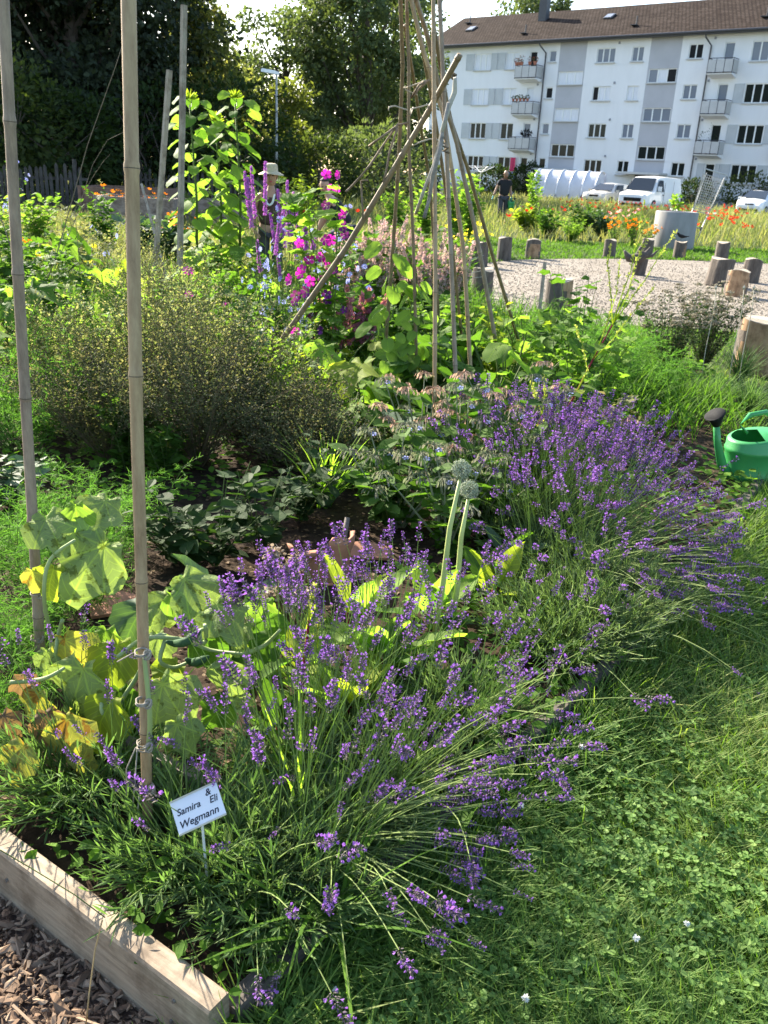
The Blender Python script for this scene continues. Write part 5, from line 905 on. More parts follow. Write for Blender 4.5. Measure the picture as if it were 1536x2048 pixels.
# ---- generic herb: stems fan out of the base, leaves along them
def fan(n,h,spread,K=5,bend=.25,r0=.02,seedv=.25,zmin=.6):
    a=U(0,2*PI,n); ln=rng.random(n)**.7*spread; L=h*U(zmin,1,n); d=np.stack([np.cos(a)*ln,np.sin(a)*ln,np.full(n,1.)],-1); d=nrm(d+rng.normal(0,.04,(n,3)))
    b=np.stack([np.cos(a)*r0*rng.random(n),np.sin(a)*r0*rng.random(n),np.zeros(n)],-1); t=np.linspace(0,1,K)[None,:,None]; side=np.stack([np.cos(a),np.sin(a),np.full(n,-.5)],-1)*(bend*U(.3,1,n)*ln.clip(.2))[:,None]
    w_=rng.normal(0,.03,(n,1,3))*np.sin(t*5); return b[:,None]+(d[:,None]*t+side[:,None]*t*t+w_*t)*L[:,None,None]
def along(P,m,lo=.1,hi=1.):
    """m random points along each polyline: position, tangent"""
    N_,K,_=P.shape; i=np.repeat(np.arange(N_),m); t=U(lo,hi,len(i))*(K-1); k=np.minimum(t.astype(int),K-2); f=(t-k)[:,None]; a=P[i,k];b=P[i,k+1]; return a*(1-f)+b*f,nrm(b-a),i
def herb(name,label,cat,base,h,spread,nst,nl,size,t,m,sm='stem_g',r=.004,group=None,lo=.1,flowers=None,up_=.3,droop=0,bend=.25,stand=.3,offs=.02,kind=None,partname='foliage',rz=0,K=5):
    o=thing(name,label,cat,(base[0],base[1],base[2] if len(base)>2 else .06),rz,group); P=fan(nst,h,spread,bend=bend,K=K); mb=MB(); tubes(mb,P,np.tile(np.linspace(r,r*.35,K)[None],(nst,1)),4); mb.build('stem',M[sm],o)
    p,tg,_=along(P,nl,lo); n=len(p); D=rdir(n,-.3,.5)+tg*up_-UP*droop; mb=MB(); inst(mb,t,p+D*offs*.3,D,UP*(1-stand)+rdir(n)*.5+tg*.2,size*U(.5,1.25,n)); mb.build(partname,M[m],o)
    if flowers:
        for fn,fm,ft,fs,fnn,mode in flowers:
            tips=P[:,-1]; tgs=nrm(P[:,-1]-P[:,-2])
            for j in range(min(fnn,100)):
                if mode=='tip': i=j%len(tips); c=tips[i]+rng.normal(0,.01,3)*(j>=len(tips)); dd=tgs[i]+rdir(1)[0]*.5
                else: c,dd_,_=along(P[rng.integers(0,len(P),1)],1,mode,1.); c=c[0]; dd=rdir(1,-.1,.7)[0]; c=c+dd*.03
                f=MB(); inst(f,ft,np.array([c]),np.array([dd]),rdir(1),np.array([fs*U(.75,1.2)])); f.build(fn,M[fm],o)
    return o,P
# ---- lavender
calt=T([(0,0,0),(.3,.45,.3),(-.3,.45,.3),(0,.45,-.35),(0,1,0)],[(0,1,2),(0,2,3),(0,3,1),(4,2,1),(4,3,2),(4,1,3)]); cort=T([(0,0,0),(.5,.6,.1),(.15,.75,.4),(-.15,.75,.4),(-.5,.6,.1),(.25,.8,-.4),(-.25,.8,-.4)],[(0,1,2),(0,3,4),(0,2,3),(0,5,6)])
HEADS=[]
for v in range(7):
    mb=MB(); nw=rng.integers(7,11); pos=[];D=[];
    ys=np.r_[0,.16+.84*np.linspace(0,1,nw-1)**.95] if v%2 else np.linspace(0,1,nw)
    for y in ys:
        m=int(rng.integers(5,8)); a=np.arange(m)*2*PI/m+U(0,6); rr=.09*(1-.5*y**2); pos+=[(rr*.35*math.cos(x),y*.86,rr*.35*math.sin(x)) for x in a]; D+=[(math.cos(x),.9+y*.8,math.sin(x)) for x in a]
    pos=np.array(pos);D=nrm(np.array(D)+rng.normal(0,.12,(len(D),3))); n=len(pos); inst(mb,calt,pos,D,rdir(n),np.c_[U(.045,.07,n),U(.09,.15,n),U(.045,.07,n)],0)
    k=rng.random(n)<.33; m=k.sum(); inst(mb,cort,pos[k]+D[k]*.1,D[k],rdir(m),np.c_[U(.07,.12,m),U(.08,.12,m),U(.07,.12,m)],1)
    o=mb.build('flower_head',[M['calyx'],M['corolla']]); HEADS.append(o.data); bpy.data.objects.remove(o)
def yrot(d):
    return Vector(d).to_track_quat('Y','Z')
def lavender(label,base,nh,L0,L1,bias,nshoot,lsz=.04,spread=.28,tmax=75,tmin=8,m='lav_leaf',head=(.048,.072),hs=.22,backs=.35,sag=.25,width=math.pi*.62,group=None):
    o=thing('lavender_bush',label,'lavender',(base[0],base[1],.07),0); b0=math.atan2(bias[1],bias[0])
    n=nshoot; P=fan(n,hs,1.5,K=4,bend=.2,r0=spread,zmin=.45); mb=MB(); tubes(mb,P,np.tile([[.0022,.002,.0016,.001]],(n,1)),3); mb.build('stem',M['lav_stem'],o)
    p,tg,_=along(P,14,.2,1.); k=len(p); D=tg*1.2+rdir(k)*.75; mb=MB(); inst(mb,narrow,p,D,rdir(k)+UP,np.c_[U(.75,1.2,k),U(.6,1.3,k),np.ones(k)]*lsz); mb.build('foliage',M[m],o)
    for i in range(nh):
        side=rng.random()<.78; az=b0+rng.normal(0,width*.5) if side else U(0,2*PI); tilt=rad(tmin+(tmax-tmin)*rng.random()**.85) if side else rad(U(3,45*backs*2)); L=U(L0,L1)
        d=np.array([math.cos(az)*math.sin(tilt),math.sin(az)*math.sin(tilt),math.cos(tilt)]); s0=np.array([math.cos(az),math.sin(az),0])*spread*rng.random()**.6*.8; s0=s0+rng.normal(0,spread*.2,3)*[1,1,0]
        t=np.linspace(0,1,6)[:,None]; dr=np.array([math.cos(az)*.35,math.sin(az)*.35,-1])*sag*U(.3,1.1)*math.sin(tilt); pts=s0+np.array([0,0,.04])+(d*t+dr*t*t+rng.normal(0,.02,3)*np.sin(t*3))*L
        pts[:,2]=np.maximum(pts[:,2],.0 if False else -.04)
        s=MB(); tubes(s,pts[None],np.array([[.0017,.0016,.0014,.0013,.0012,.001]]),3); st=s.build('flower_stalk',M['lav_stem'],o)
        h=bpy.data.objects.new('flower_head',HEADS[rng.integers(0,7)]); COL.objects.link(h); h.parent=st; h.location=pts[-1]; h.rotation_mode='QUATERNION'; h.rotation_quaternion=yrot(pts[-1]-pts[-2]); sc=U(*head)*rng.choice([.7,.95,1.05,1.2]); f_=U(.95,1.35); h.scale=(sc*f_,sc,sc*f_)
    return o

def edge(s,i=.12): return KC+RD*s-OUT*i
LV=[('corner lavender bush with silvery green leaves at the near end of the frame',edge(.27,.22),16,.26,.36,(OUT+RD*.4),260,.036,.12,68,.17),
 ('lavender bush just behind the corner one, flower stalks stretched flat over the lawn',edge(.48,.18),62,.32,.44,(OUT+RD*.5),250,.034,.12,76,.18),
 ('lavender bush whose heads lie in a flat sheaf over the lawn near the corner',edge(.42,.26),64,.3,.43,(OUT+RD*.8),120,.034,.1,80,.17),
 ('lavender bush beside the white name card with upright deep violet heads',edge(.6,.4),60,.36,.5,(-OUT*.2+RD*.2),130,.034,.12,36,.18),
 ('lavender bush in the middle of the right frame board, stalks leaning right',edge(.74,.18),52,.34,.46,(OUT+RD*.15),200,.034,.12,60,.19),
 ('lavender bush in front of the beet leaves, dense upright heads',edge(.85,.42),58,.36,.48,(-OUT*.25),130,.034,.12,38,.18),
 ('lavender bush at the far end of the right frame board with arching stalks',edge(1.12,.2),26,.32,.44,(OUT+RD*.1),190,.034,.13,68,.19),
 ('lavender bush just in front of the two onion stalks',edge(1.1,.46),28,.34,.46,(-OUT*.2),120,.034,.12,40,.18)]
for lb,b,nh,l0,l1,bi,ns,ls,sp,tm,hs in LV: lavender(lb,b,nh,l0,l1,bi,ns,ls,sp,tm,hs=hs,sag=.3 if nh>20 else .4,tmin=60 if 'sheaf' in lb else 8,width=.9 if 'sheaf' in lb else math.pi*.62)
lavender('broad leafed lavender along the front board left of the bamboo pole',KC+LD*.38+RD*.26,14,.26,.36,(LD*.4+RD*.1),170,.046,.12,40,m='lav_leaf2',hs=.24)
lavender('lavender at the far left of the front board with few dark heads',KC+LD*.78+RD*.28,14,.26,.36,(LD*.3-RD*.3),190,.046,.14,45,m='lav_leaf2',hs=.26)
lavender('young lavender between the front board and the yellowish bamboo pole',KC+LD*.14+RD*.3,8,.24,.34,(RD*.2),170,.045,.12,40,m='lav_leaf2',hs=.2)
lavender('grey green lavender cushion almost without flowers between the two big groups',edge(1.72,.22),9,.3,.45,OUT,420,.036,.18,85,hs=.26,sag=.5)
lavender('lavender cushion with arching stalks beside the dark end of the frame',edge(2.0,.2),14,.45,.62,OUT,420,.036,.2,85,hs=.27,sag=.5,tmin=45)
BL=[('big lavender bush, nearest of the right hand group, flat stalks over the lawn',(.8,3.12),62,.4,.56,84,.2,40),('big lavender bush in the middle of the right hand group',(.88,3.3),92,.4,.56,80,.2,20),('big lavender bush behind the red amaranth stems',(.7,3.6),85,.44,.58,38,.2,5),
 ('big lavender bush beside the watering can, stalks leaning to it',(.92,3.68),88,.42,.56,52,.2,8),('big lavender bush at the back of the right hand group',(.88,3.95),88,.42,.56,30,.2,5),('rearmost lavender bush below the white umbel shrub',(.68,4.1),70,.42,.54,30,.2,5),
 ('lavender bush at the lawn side of the right hand group, heads spread like a fan',(.92,3.22),84,.4,.55,76,.17,45),('lavender bush of the right hand group reaching farthest over the lawn',(.98,3.48),82,.4,.56,68,.17,35),('lavender bush low in front of the amaranth stems with heads facing the viewer',(.78,3.42),66,.36,.52,58,.17,15)]
for lb,b,nh,l0,l1,tm,hs,tn in BL: lavender(lb,(b[0]-.1,b[1]+.02),nh,l0*.95,l1*.95,OUT*.9+np.array([.15,0]),200,.036,.19,tm,tmin=tn,hs=hs,sag=.2,head=(.05,.075),width=math.pi*.7)
# ================================================================= GARDEN PLANTS
def put(name,label,cat,o_mesh_list,loc): pass
def at0(px,py,Y): p=at(px,py,Y); return np.array([p[0],p[1],p[2]])
# ---- cucumber: leaves, stems and fruit held up by the two bamboo poles
cu=thing('cucumber_plant','cucumber plant with mottled yellow green leaves between the two front bamboo poles','cucumber plant',(0,0,0))
CL=[(105,1062,100,'cuc',2.15),(190,1030,95,'cuc',2.2),(150,1045,70,'leaf_b',2.18),(168,1140,140,'cuc',2.1),(95,1170,80,'leaf_y',2.12),(190,1120,70,'cuc',2.16),(65,1165,50,'cuc_y',2.13),
(400,1185,110,'cuc',2.1),(450,1240,105,'cuc',1.98),(350,1225,80,'leaf_b',2.1),(310,1222,80,'cuc',2.15),(255,1262,110,'leaf_blue',2.2),(150,1320,110,'cuc_y',2.05),(215,1335,120,'leaf_y',2.0),(145,1395,150,'cuc',1.88),(60,1420,85,'cuc_y',1.9),(50,1375,60,'dead_leaf',1.92),(195,1445,120,'leaf_y',1.78),(140,1490,130,'cuc_y',1.74),(350,1415,130,'cuc',1.78),(455,1370,100,'cuc',1.85),(330,1350,70,'leaf_y',1.95),(425,1300,90,'leaf_g',2.02),(305,1395,70,'cuc_y',1.88),(520,1235,70,'leaf_b',2.1),(545,1270,80,'leaf_g',2.05),(30,1530,95,'cuc_y',1.7),(370,1480,90,'cuc',1.7),(240,1420,90,'leaf_g',1.9),(480,1265,60,'cuc',2.0),(385,1250,60,'leaf_b',2.08),(520,1300,70,'leaf_g',1.98),(100,1460,80,'dead_leaf',1.8),(180,1390,60,'leaf_g',1.95),(90,1330,60,'cuc',2.05),(270,1480,80,'leaf_d',1.9),(430,1430,80,'leaf_g',1.9),(210,1290,70,'leaf_b',2.1),(320,1300,70,'cuc',2.02),(20,1450,60,'dead_leaf',1.85)]
for i,(x,y,w_,m,Y) in enumerate(CL):
    rr=np.random.default_rng(i+5); c=at(x,y,Y); s=w_/F*Y*1.2; D=np.array([rr.normal(0,.5),-.5+rr.normal(0,.3),-.75+rr.normal(0,.25)]); 
    if i in (0,1,5,7): D=np.array([rr.normal(0,.7),-.4,-.15])
    Nn_=np.array([rr.normal(0,.25),-.75,.75+rr.normal(0,.2)]); mb=MB(); t=roundleaf(5,.2+rr.uniform(0,.08),28,.07+rr.uniform(0,.07),.3,.3+rr.uniform(0,.5)) ; tv=t[0].copy(); tv[:,2]+=rr.normal(0,.004,len(tv))+.045*np.sin(tv[:,0]*9+rr.uniform(0,6))*np.cos(tv[:,1]*7+rr.uniform(0,6)); tv[:,:2]+=rr.normal(0,.009,(len(tv),2)); inst(mb,(tv,t[1]),np.array([c-nrm(D)*s*.4]),D[None],Nn_[None],np.array([s])); mb.build('leaf',M[m],cu,True)
def cpath(name,pix,Y,r,m,par):
    P=np.array([at(x,y,Y+.02*math.sin(i*2.1)) for i,(x,y) in enumerate(pix)]); Q=[P[0]]
    for i in range(len(P)-1):
        p0=P[max(0,i-1)];p1=P[i];p2=P[i+1];p3=P[min(len(P)-1,i+2)]
        for t in (.25,.5,.75,1.): Q.append(.5*((2*p1)+(-p0+p2)*t+(2*p0-5*p1+4*p2-p3)*t*t+(-p0+3*p1-3*p2+p3)*t**3))
    r=np.interp(np.linspace(0,1,len(Q)),np.linspace(0,1,len(r)),r); mb=MB(); mb.path(Q,r,n=8); return mb.build(name,M[m],par,True)
M['cuc_stem']=plain('cucumber_stem',(.26,.33,.12),.6,var=.15)
for px_,Y in (([(108,1345),(100,1270),(88,1190),(100,1120),(150,1080)],2.1),([(235,1315),(265,1290),(300,1275),(370,1280),(420,1300),(490,1308)],1.95),([(232,1405),(208,1395),(205,1425),(225,1450),(265,1448),(285,1435)],1.82),([(285,1330),(270,1360),(235,1420),(260,1440),(300,1400)],1.9),([(285,1285),(330,1270),(320,1320),(345,1335),(375,1325)],1.93),([(20,1365),(60,1362),(95,1355),(130,1335)],1.9),([(300,1660),(290,1560),(300,1450),(290,1330),(285,1290)],1.62),([(490,1308),(530,1290),(560,1260)],1.97),([(125,1240),(118,1265),(112,1300),(108,1345)],2.08),([(410,1250),(412,1280),(402,1285),(400,1262),(415,1258)],1.93)):
    cpath('stem',px_,Y,[.0055,.006,.0055,.004],'cuc_stem',cu)
for px_,Y in (([(333,1283),(350,1287),(370,1284),(388,1272),(400,1262)],1.9),([(372,1318),(385,1325),(400,1322),(418,1313)],1.92),([(358,1350),(370,1365),(388,1380),(402,1386)],1.9)):
    cpath('cucumber',px_,Y,[.004,.010,.012,.011,.004],'cucumber',cu)
# ---- bed plants near: kale, beet, chard, dried woolly heads, grass tuft, nasturtium
def rosette(name,label,cat,base,n,size,t,m,tilt=(.2,1.1),pet=.5,sm='stem_g',group=None,z=.07):
    o=thing(name,label,cat,(base[0],base[1],z),0,group)
    for i in range(n):
        a=U(0,2*PI); ti=U(*tilt); d=np.array([math.cos(a)*math.sin(ti),math.sin(a)*math.sin(ti),math.cos(ti)]); L=size*U(.7,1.2); p0=d*L*pet; st=MB(); st.path([(0,0,-.01),p0*.5,p0],[.004*size/.15,.003*size/.15,.002*size/.15],n=5); so=st.build('leaf_stalk',M[sm],o,True)
        mb=MB(); inst(mb,t,p0[None],(d-UP*.25*ti)[None],(UP-d*.3+rdir(1)*.25),np.array([L])); mb.build('leaf',M[m if isinstance(m,str) else m[i%len(m)]],so,True)
    return o
g=G(455,1230,.1); rosette('kale','blue green kale with a puckered dark leaf beside the dried brown heads','kale',g,6,.2,broad,'leaf_blue'); 
g=G(540,1260,.1); rosette('kale','young kale with one bright upright leaf left of the dried brown heads','kale',g,5,.17,broad,['leaf_g','leaf_blue'],(.05,.7))
g=G(705,1270,.1); rosette('beet','beet plant with spotted bright yellow green leaves right of the broken pot','beet',g,7,.2,broad,['leaf_y','leaf_b'],(.1,.9),sm='stem_red')
for i,(x,y,s,m,lb) in enumerate([(600,1360,.16,['leaf_y','leaf_b'],'chard with yellow green leaves among the lavender stalks below the dried heads'),(760,1330,.17,['leaf_b','leaf_g'],'chard with green leaves left of the onion stalks'),(860,1240,.16,['leaf_b','leaf_g'],'beet plant at the foot of the onion stalks'),(980,1200,.17,['leaf_y','leaf_g'],'chard with one pale round leaf right of the onion stalks'),(1010,1120,.16,['leaf_g','leaf_blue'],'leafy chard behind the grey green lavender cushion'),(690,1420,.14,['leaf_b','leaf_y'],'small chard in the middle of the front lavender'),(480,1400,.14,['leaf_g','leaf_blue'],'small cabbage plant right of the hanging cucumber leaf'),(560,1480,.12,['leaf_g','leaf_d'],'low leafy plant behind the name card')]):
    g=G(x,y,.1); rosette('chard' if 'chard' in lb else 'beet' if 'beet' in lb else 'cabbage_plant',lb,'vegetable',g,11,s,broad,m,(.1,1.2),sm='stem_red' if i%2 else 'stem_g')
g=G(565,1270,.1); o=thing('dried_flower','dried brown woolly flower heads on stiff stalks left of the broken pot','dried flower',(g[0],g[1],.06)); 
for (x,y) in ((545,1110),(590,1125),(565,1185),(605,1195),(540,1195),(575,1140)):
    p=at(x,y,g[1])-np.array([g[0],g[1],.06]); mb=MB(); mb.path([(0,0,0),p*.5+np.array([.01,0,0]),p],[.0055,.0045,.004],n=5); st=mb.build('stalk',M['stem_br'],o,True); mb=MB(); n=220; q=p+rdir(n)*np.array([.03,.03,.028])*U(.3,1,n)[:,None]*(1+.4*np.sin(np.arange(n)))[:,None]; inst(mb,oval,q,rdir(n),rdir(n),U(.01,.02,n)); mb.build('flower_head',M['wool'],st)
def tuft(name,label,base,n,h,w_,m,lean=.7,cat='grass',z=.05,bend=.5,group=None,part='blade'):
    o=thing(name,label,cat,(base[0],base[1],z),0,group); mb=MB(); a=U(0,2*PI,n); L=h*U(.5,1,n); d=np.stack([np.cos(a)*lean*rng.random(n),np.sin(a)*lean*rng.random(n),np.ones(n)],-1); t=np.linspace(0,1,6)[None,:,None]; b=rng.normal(0,.015,(n,3))*[1,1,0]; P=b[:,None]+(nrm(d)[:,None]*t+np.stack([np.cos(a),np.sin(a),-np.ones(n)*.9],-1)[:,None]*t*t*(bend*U(.2,1,n))[:,None,None])*L[:,None,None]
    s=a+PI/2; ribbons(mb,P,np.full((n,1),w_)*np.array([[.8,1,1,.8,.5,.08]]),np.stack([np.cos(s),np.sin(s),np.zeros(n)],-1)); mb.build('foliage',M[m],o); return o
tuft('grass_tuft','long bladed grass tuft growing through the corner lavender over the frame',edge(.3,.0),16,.42,.0045,'leaf_g',.9,bend=.7); tuft('grass_tuft','long grass blades rising through the lavender right of the name card',edge(.5,.3),9,.5,.004,'leaf_b',.35,bend=.25)
tuft('grass_tuft','bright narrow leaved clump lit by the sun behind the broken pot',G(650,1000,.1),70,.55,.006,'leaf_b',.6,bend=.5); tuft('grass_tuft','pale grass clump at the right of the sunlit narrow leaved clump',G(720,960,.1),60,.45,.005,'leaf_g',.9,bend=.6)
for i,(s,lb) in enumerate(((.15,'low round leaved herb between the frame boards at the near corner'),(.32,'low herb hanging over the frame beside the corner lavender'),(.62,'dock leaves on the lawn edge below the flat lavender stalks'),(.9,'broad dock leaf on the lawn edge in the shade'))):
    p=edge(s,-.03 if i>1 else .02); rosette('dock_plant' if i>1 else 'herb',lb,'weed',p,6,[.05,.06,.12,.1][i],[pentleaf,pentleaf,broad,broad][i],['leaf_g','leaf_b'],(.5,1.4),z=.03 if i>1 else .1)
# ---- onion flower stalks
for (bx_,by_,tx,ty,lb,Y) in ((866,1290,922,950,'onion flower, upper one of the pair, pale stalk leaning right',2.45),(903,1262,938,990,'onion flower, lower right one of the pair on a pale green stalk',2.5)):
    b=G(bx_,by_,.08); t_=at(tx,ty,b[1]+.05); o=thing('onion_flower',lb,'onion flower',b); P=[np.zeros(3),(t_-b)*.35+[.0,0,0],(t_-b)*.7+[-.008,0,.0],(t_-b)]; mb=MB(); mb.path(P,[.0095,.010,.0085,.005],n=10); mb.build('stalk',M['onion'] if 'onion' in M else M.setdefault('onion',plain('onion_stalk',(.45,.5,.17),.45,var=.1)),o,True)
    mb=MB(); n=190; k=np.arange(n)+.5; ph=np.arccos(1-2*k/n); th=PI*(1+5**.5)*k; D=np.stack([np.cos(th)*np.sin(ph),np.sin(th)*np.sin(ph),np.cos(ph)],-1); c=P[-1]+np.array([0,0,.018]); inst(mb,octa,c+D*.028*U(.8,1.12,n)[:,None],D,rdir(n),np.c_[np.full(n,.0028),np.full(n,.0038),np.full(n,.0028)]); tubes(mb,np.stack([np.tile(c,(n,1)),c+D*.03],1),np.tile([[.0006,.0006]],(n,1)),3); inst(mb,flower5,c+D*.031*U(.85,1.1,n)[:,None],D,rdir(n),U(.0015,.004,n)); mb.build('flower_ball',M['white_bud'],o)
# ---- dill and other feathery plants
def feathery(name,label,cat,base,h,spread,nst,nfr,fl,m='feather',z=.05,group=None,wd=.0011):
    o=thing(name,label,cat,(base[0],base[1],z),0,group); P=fan(nst,h,spread,bend=.2,r0=.12,zmin=.5); mb=MB(); tubes(mb,P,np.tile([[.003,.0025,.002,.0015,.001]],(nst,1)),3); mb.build('stem',M['stem_g'],o)
    p,tg,_=along(P,nfr,.2); n=len(p); D=nrm(rdir(n,-.2,.7)+tg*.3); L=fl*U(.5,1.2,n); t=np.linspace(0,1,4)[None,:,None]; Q=p[:,None]+(D[:,None]*t-UP*t*t*.25)*L[:,None,None]; mb=MB(); W=np.full((n,1),wd)*np.array([[1,.9,.8,.3]]); ribbons(mb,Q,W,nrm(np.cross(D,rdir(n))))
    q,tq,_=along(Q,9,.15); k=len(q); E_=nrm(tq*.7+rdir(k)*.8); l2=fl*.28*U(.4,1.2,k); R=q[:,None]+(E_[:,None]*t[:,::3])*l2[:,None,None]; ribbons(mb,R,np.full((k,1),wd*.85)*np.array([[1,.4]]),nrm(np.cross(E_,rdir(k)))); mb.build('foliage',M[m],o); return o
for i,(x,y,h,sp,lb) in enumerate([(60,1270,.42,.8,'feathery bright green dill at the very left behind the left bamboo pole'),(150,1200,.4,.8,'feathery dill right of the left bamboo pole above the clay shard'),(30,1150,.5,.7,'taller feathery dill behind the first at the left edge'),(210,1110,.45,.7,'feathery dill in front of the dark seed bushes'),(20,1400,.3,.8,'low shaded dill below the left bamboo pole')]): feathery('dill',lb,'dill',G(x,y,.08),h,sp,26,26,.09)
for i,(x,y,Y,h,lb) in enumerate([(40,900,4.4,.75,'feathery fennel far left behind the left bamboo pole'),(120,860,5.0,.7,'feathery fennel between the bamboo pole and the seed bushes'),(1130,780,6.4,.55,'bright feathery carrot tops in front of the gravel, left group'),(1210,780,6.6,.6,'bright feathery carrot tops in front of the gravel, middle group'),(1280,790,6.2,.5,'bright feathery carrot tops beside the white umbel shrub'),(1100,740,7.4,.6,'feathery carrot tops farther back by the short grey stick')]):
    p=at0(x,y,Y); feathery('carrot_tops' if i>1 else 'fennel',lb,'feathery plant',(p[0],p[1]),h,.8,30,22,.14,wd=.002)
# ---- seed bushes (orache): tall, brownish green, thick with seed
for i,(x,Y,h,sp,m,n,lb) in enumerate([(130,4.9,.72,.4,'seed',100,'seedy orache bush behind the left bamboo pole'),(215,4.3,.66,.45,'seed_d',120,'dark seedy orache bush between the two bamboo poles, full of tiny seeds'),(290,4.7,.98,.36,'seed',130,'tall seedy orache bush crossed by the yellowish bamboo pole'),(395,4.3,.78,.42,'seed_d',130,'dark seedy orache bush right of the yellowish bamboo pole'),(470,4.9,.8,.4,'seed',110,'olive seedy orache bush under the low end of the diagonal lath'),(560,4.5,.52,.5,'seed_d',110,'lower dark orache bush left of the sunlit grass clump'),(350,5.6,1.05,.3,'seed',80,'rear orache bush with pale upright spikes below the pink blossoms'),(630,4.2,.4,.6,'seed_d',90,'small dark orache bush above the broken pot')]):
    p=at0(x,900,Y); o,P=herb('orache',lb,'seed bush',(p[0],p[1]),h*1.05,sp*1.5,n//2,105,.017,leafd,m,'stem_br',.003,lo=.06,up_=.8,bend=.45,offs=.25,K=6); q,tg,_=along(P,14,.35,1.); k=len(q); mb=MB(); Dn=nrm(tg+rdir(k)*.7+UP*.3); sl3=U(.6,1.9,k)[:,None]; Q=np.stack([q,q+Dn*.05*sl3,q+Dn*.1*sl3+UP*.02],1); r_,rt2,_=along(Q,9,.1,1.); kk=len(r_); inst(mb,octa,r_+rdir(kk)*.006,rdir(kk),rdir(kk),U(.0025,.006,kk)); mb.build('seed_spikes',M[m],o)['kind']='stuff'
for i,(x,Y,h,s_,m,t,lb) in enumerate([(180,5.2,.8,.08,'leaf_b',pentleaf,'light leafy weed rising between the orache bushes left of the yellowish pole'),(520,5.2,.75,.07,'leaf_b',oval,'light leafy weed between the orache and the lath'),(430,5.3,.9,.07,'leaf_g',pentleaf,'tall leafy weed behind the dark orache'),(90,5.4,.8,.07,'leaf_b',leafd,'fine leaved weed left of the orache bushes'),(590,5.0,.55,.06,'leaf_y',leafd,'yellowish weed right of the orache bushes'),(255,4.2,.45,.06,'leaf_g',oval,'low leafy weed at the foot of the orache bushes'),(330,4.1,.35,.05,'leaf_g',oval,'low green weed in front of the orache right of the yellowish pole')]):
    p=at0(x,900,Y); herb('weed',lb,'weed',(p[0],p[1]),h,.45,16,24,s_,t,m,'stem_g',.004,up_=.4)
# ---- dark shaded borage and leafy plants in front of the seed bushes
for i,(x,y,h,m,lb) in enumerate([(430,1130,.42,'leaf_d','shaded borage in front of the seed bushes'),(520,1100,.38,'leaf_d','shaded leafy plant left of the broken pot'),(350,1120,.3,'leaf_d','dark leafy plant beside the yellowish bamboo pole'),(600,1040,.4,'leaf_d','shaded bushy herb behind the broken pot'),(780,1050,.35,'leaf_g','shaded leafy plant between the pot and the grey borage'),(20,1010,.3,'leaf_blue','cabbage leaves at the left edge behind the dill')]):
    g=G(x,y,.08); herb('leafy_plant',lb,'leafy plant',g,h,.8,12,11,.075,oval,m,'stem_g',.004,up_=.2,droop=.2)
# ---- borage with nodding buds
def borage(label,base,h,n,m2,Y=None):
    o,P=herb('borage',label,'borage',base,h,.75,n,7,.1,oval,'leaf_g','bor_st',.006,lo=.1,up_=.2,droop=.1); tips=P[:,-1]
    for j,c in enumerate(tips[:26]):
        mb=MB(); k=26; a=U(0,2*PI,k); r=U(.01,.055,k); q=c+np.stack([np.cos(a)*r,np.sin(a)*r,.01-r*.35+rng.normal(0,.006,k)],-1); tubes(mb,np.stack([np.tile(c,(k,1)),(q+c)/2+[0,0,.006],q],1),np.full((k,3),.0012),3); D=np.stack([np.cos(a)*.5,np.sin(a)*.5,-np.ones(k)],-1); inst(mb,oval,q,D,rdir(k),np.c_[U(.010,.016,k),U(.018,.028,k),U(.010,.016,k)]); mb.build('bud_cluster',M[m2 if j%3 else 'bor_grey'],o)
        if j%3==0: f=MB(); inst(f,flower5,(c+[.02,-.02,-.01])[None],np.array([[0,-.7,-.5]]),UP[None],np.array([.014])); f.build('blossom',M['chicory'],o)
M['bor_st']=plain('borage_stem',(.2,.22,.13),.8)
for (x,y,Y,h,n,m2,lb) in ((840,960,4.2,.62,20,'bor_pink','borage with pinkish nodding buds left of the front tepee poles'),(930,950,4.0,.68,22,'bor_pink','borage with pink buds around the foot of the front tepee pole'),(1040,940,4.1,.72,18,'bor_pink','borage with pink buds just left of the red amaranth stems'),(800,1010,3.6,.5,18,'bor_grey','grey green borage left of the onion balls'),(900,1040,3.4,.5,18,'bor_grey','grey green borage right behind the onion balls'),(960,1020,3.7,.5,14,'bor_grey','leafy borage between the onion balls and the big lavender')):
    p=at0(x,y,Y); borage(lb,(p[0],p[1]),h,n,m2)
# ---- red amaranth / dock stems with yellow seed spikes
def seedstem(label,pix,Y,branches,name='amaranth'):
    P=np.array([at(x,y,Y) for x,y in pix]); b=P[0]; o=thing(name,label,'amaranth',b); mb=MB(); mb.path(P-b,np.linspace(.008,.003,len(P)),n=7); mb.build('stem',M['stem_red'],o,True)
    for k,(i,px_) in enumerate(branches):
        Q=np.array([P[i]]+[at(x,y,Y+U(-.12,.12)) for x,y in px_])-b; mb=MB(); mb.path(Q,np.linspace(.003,.0012,len(Q)),n=4); bo=mb.build('branch',M['leaf_y'],o,True); q,tg,_=along(Q[None],90,.25,1.); n=len(q); mb=MB(); inst(mb,leafd,q+rdir(n)*.004,tg*.8+rdir(n)*.7,rdir(n),U(.008,.017,n)); mb.build('seed_spike',M['spike_y'],bo)
    q,tg,_=along((P-b)[None],9,.2,.9); n=len(q); 
    for j in range(n): mb=MB(); D=rdir(1,-.3,.5); inst(mb,oval,q[j:j+1],D,UP[None],np.array([U(.05,.09)])); mb.build('leaf',M['leaf_y' if j%2 else 'leaf_b'],o,True)
lm('spike_y',[(.3,.32,.1),(.4,.4,.15),(.22,.27,.07)],tf=.45,trans=(1.6,1.7,.8))
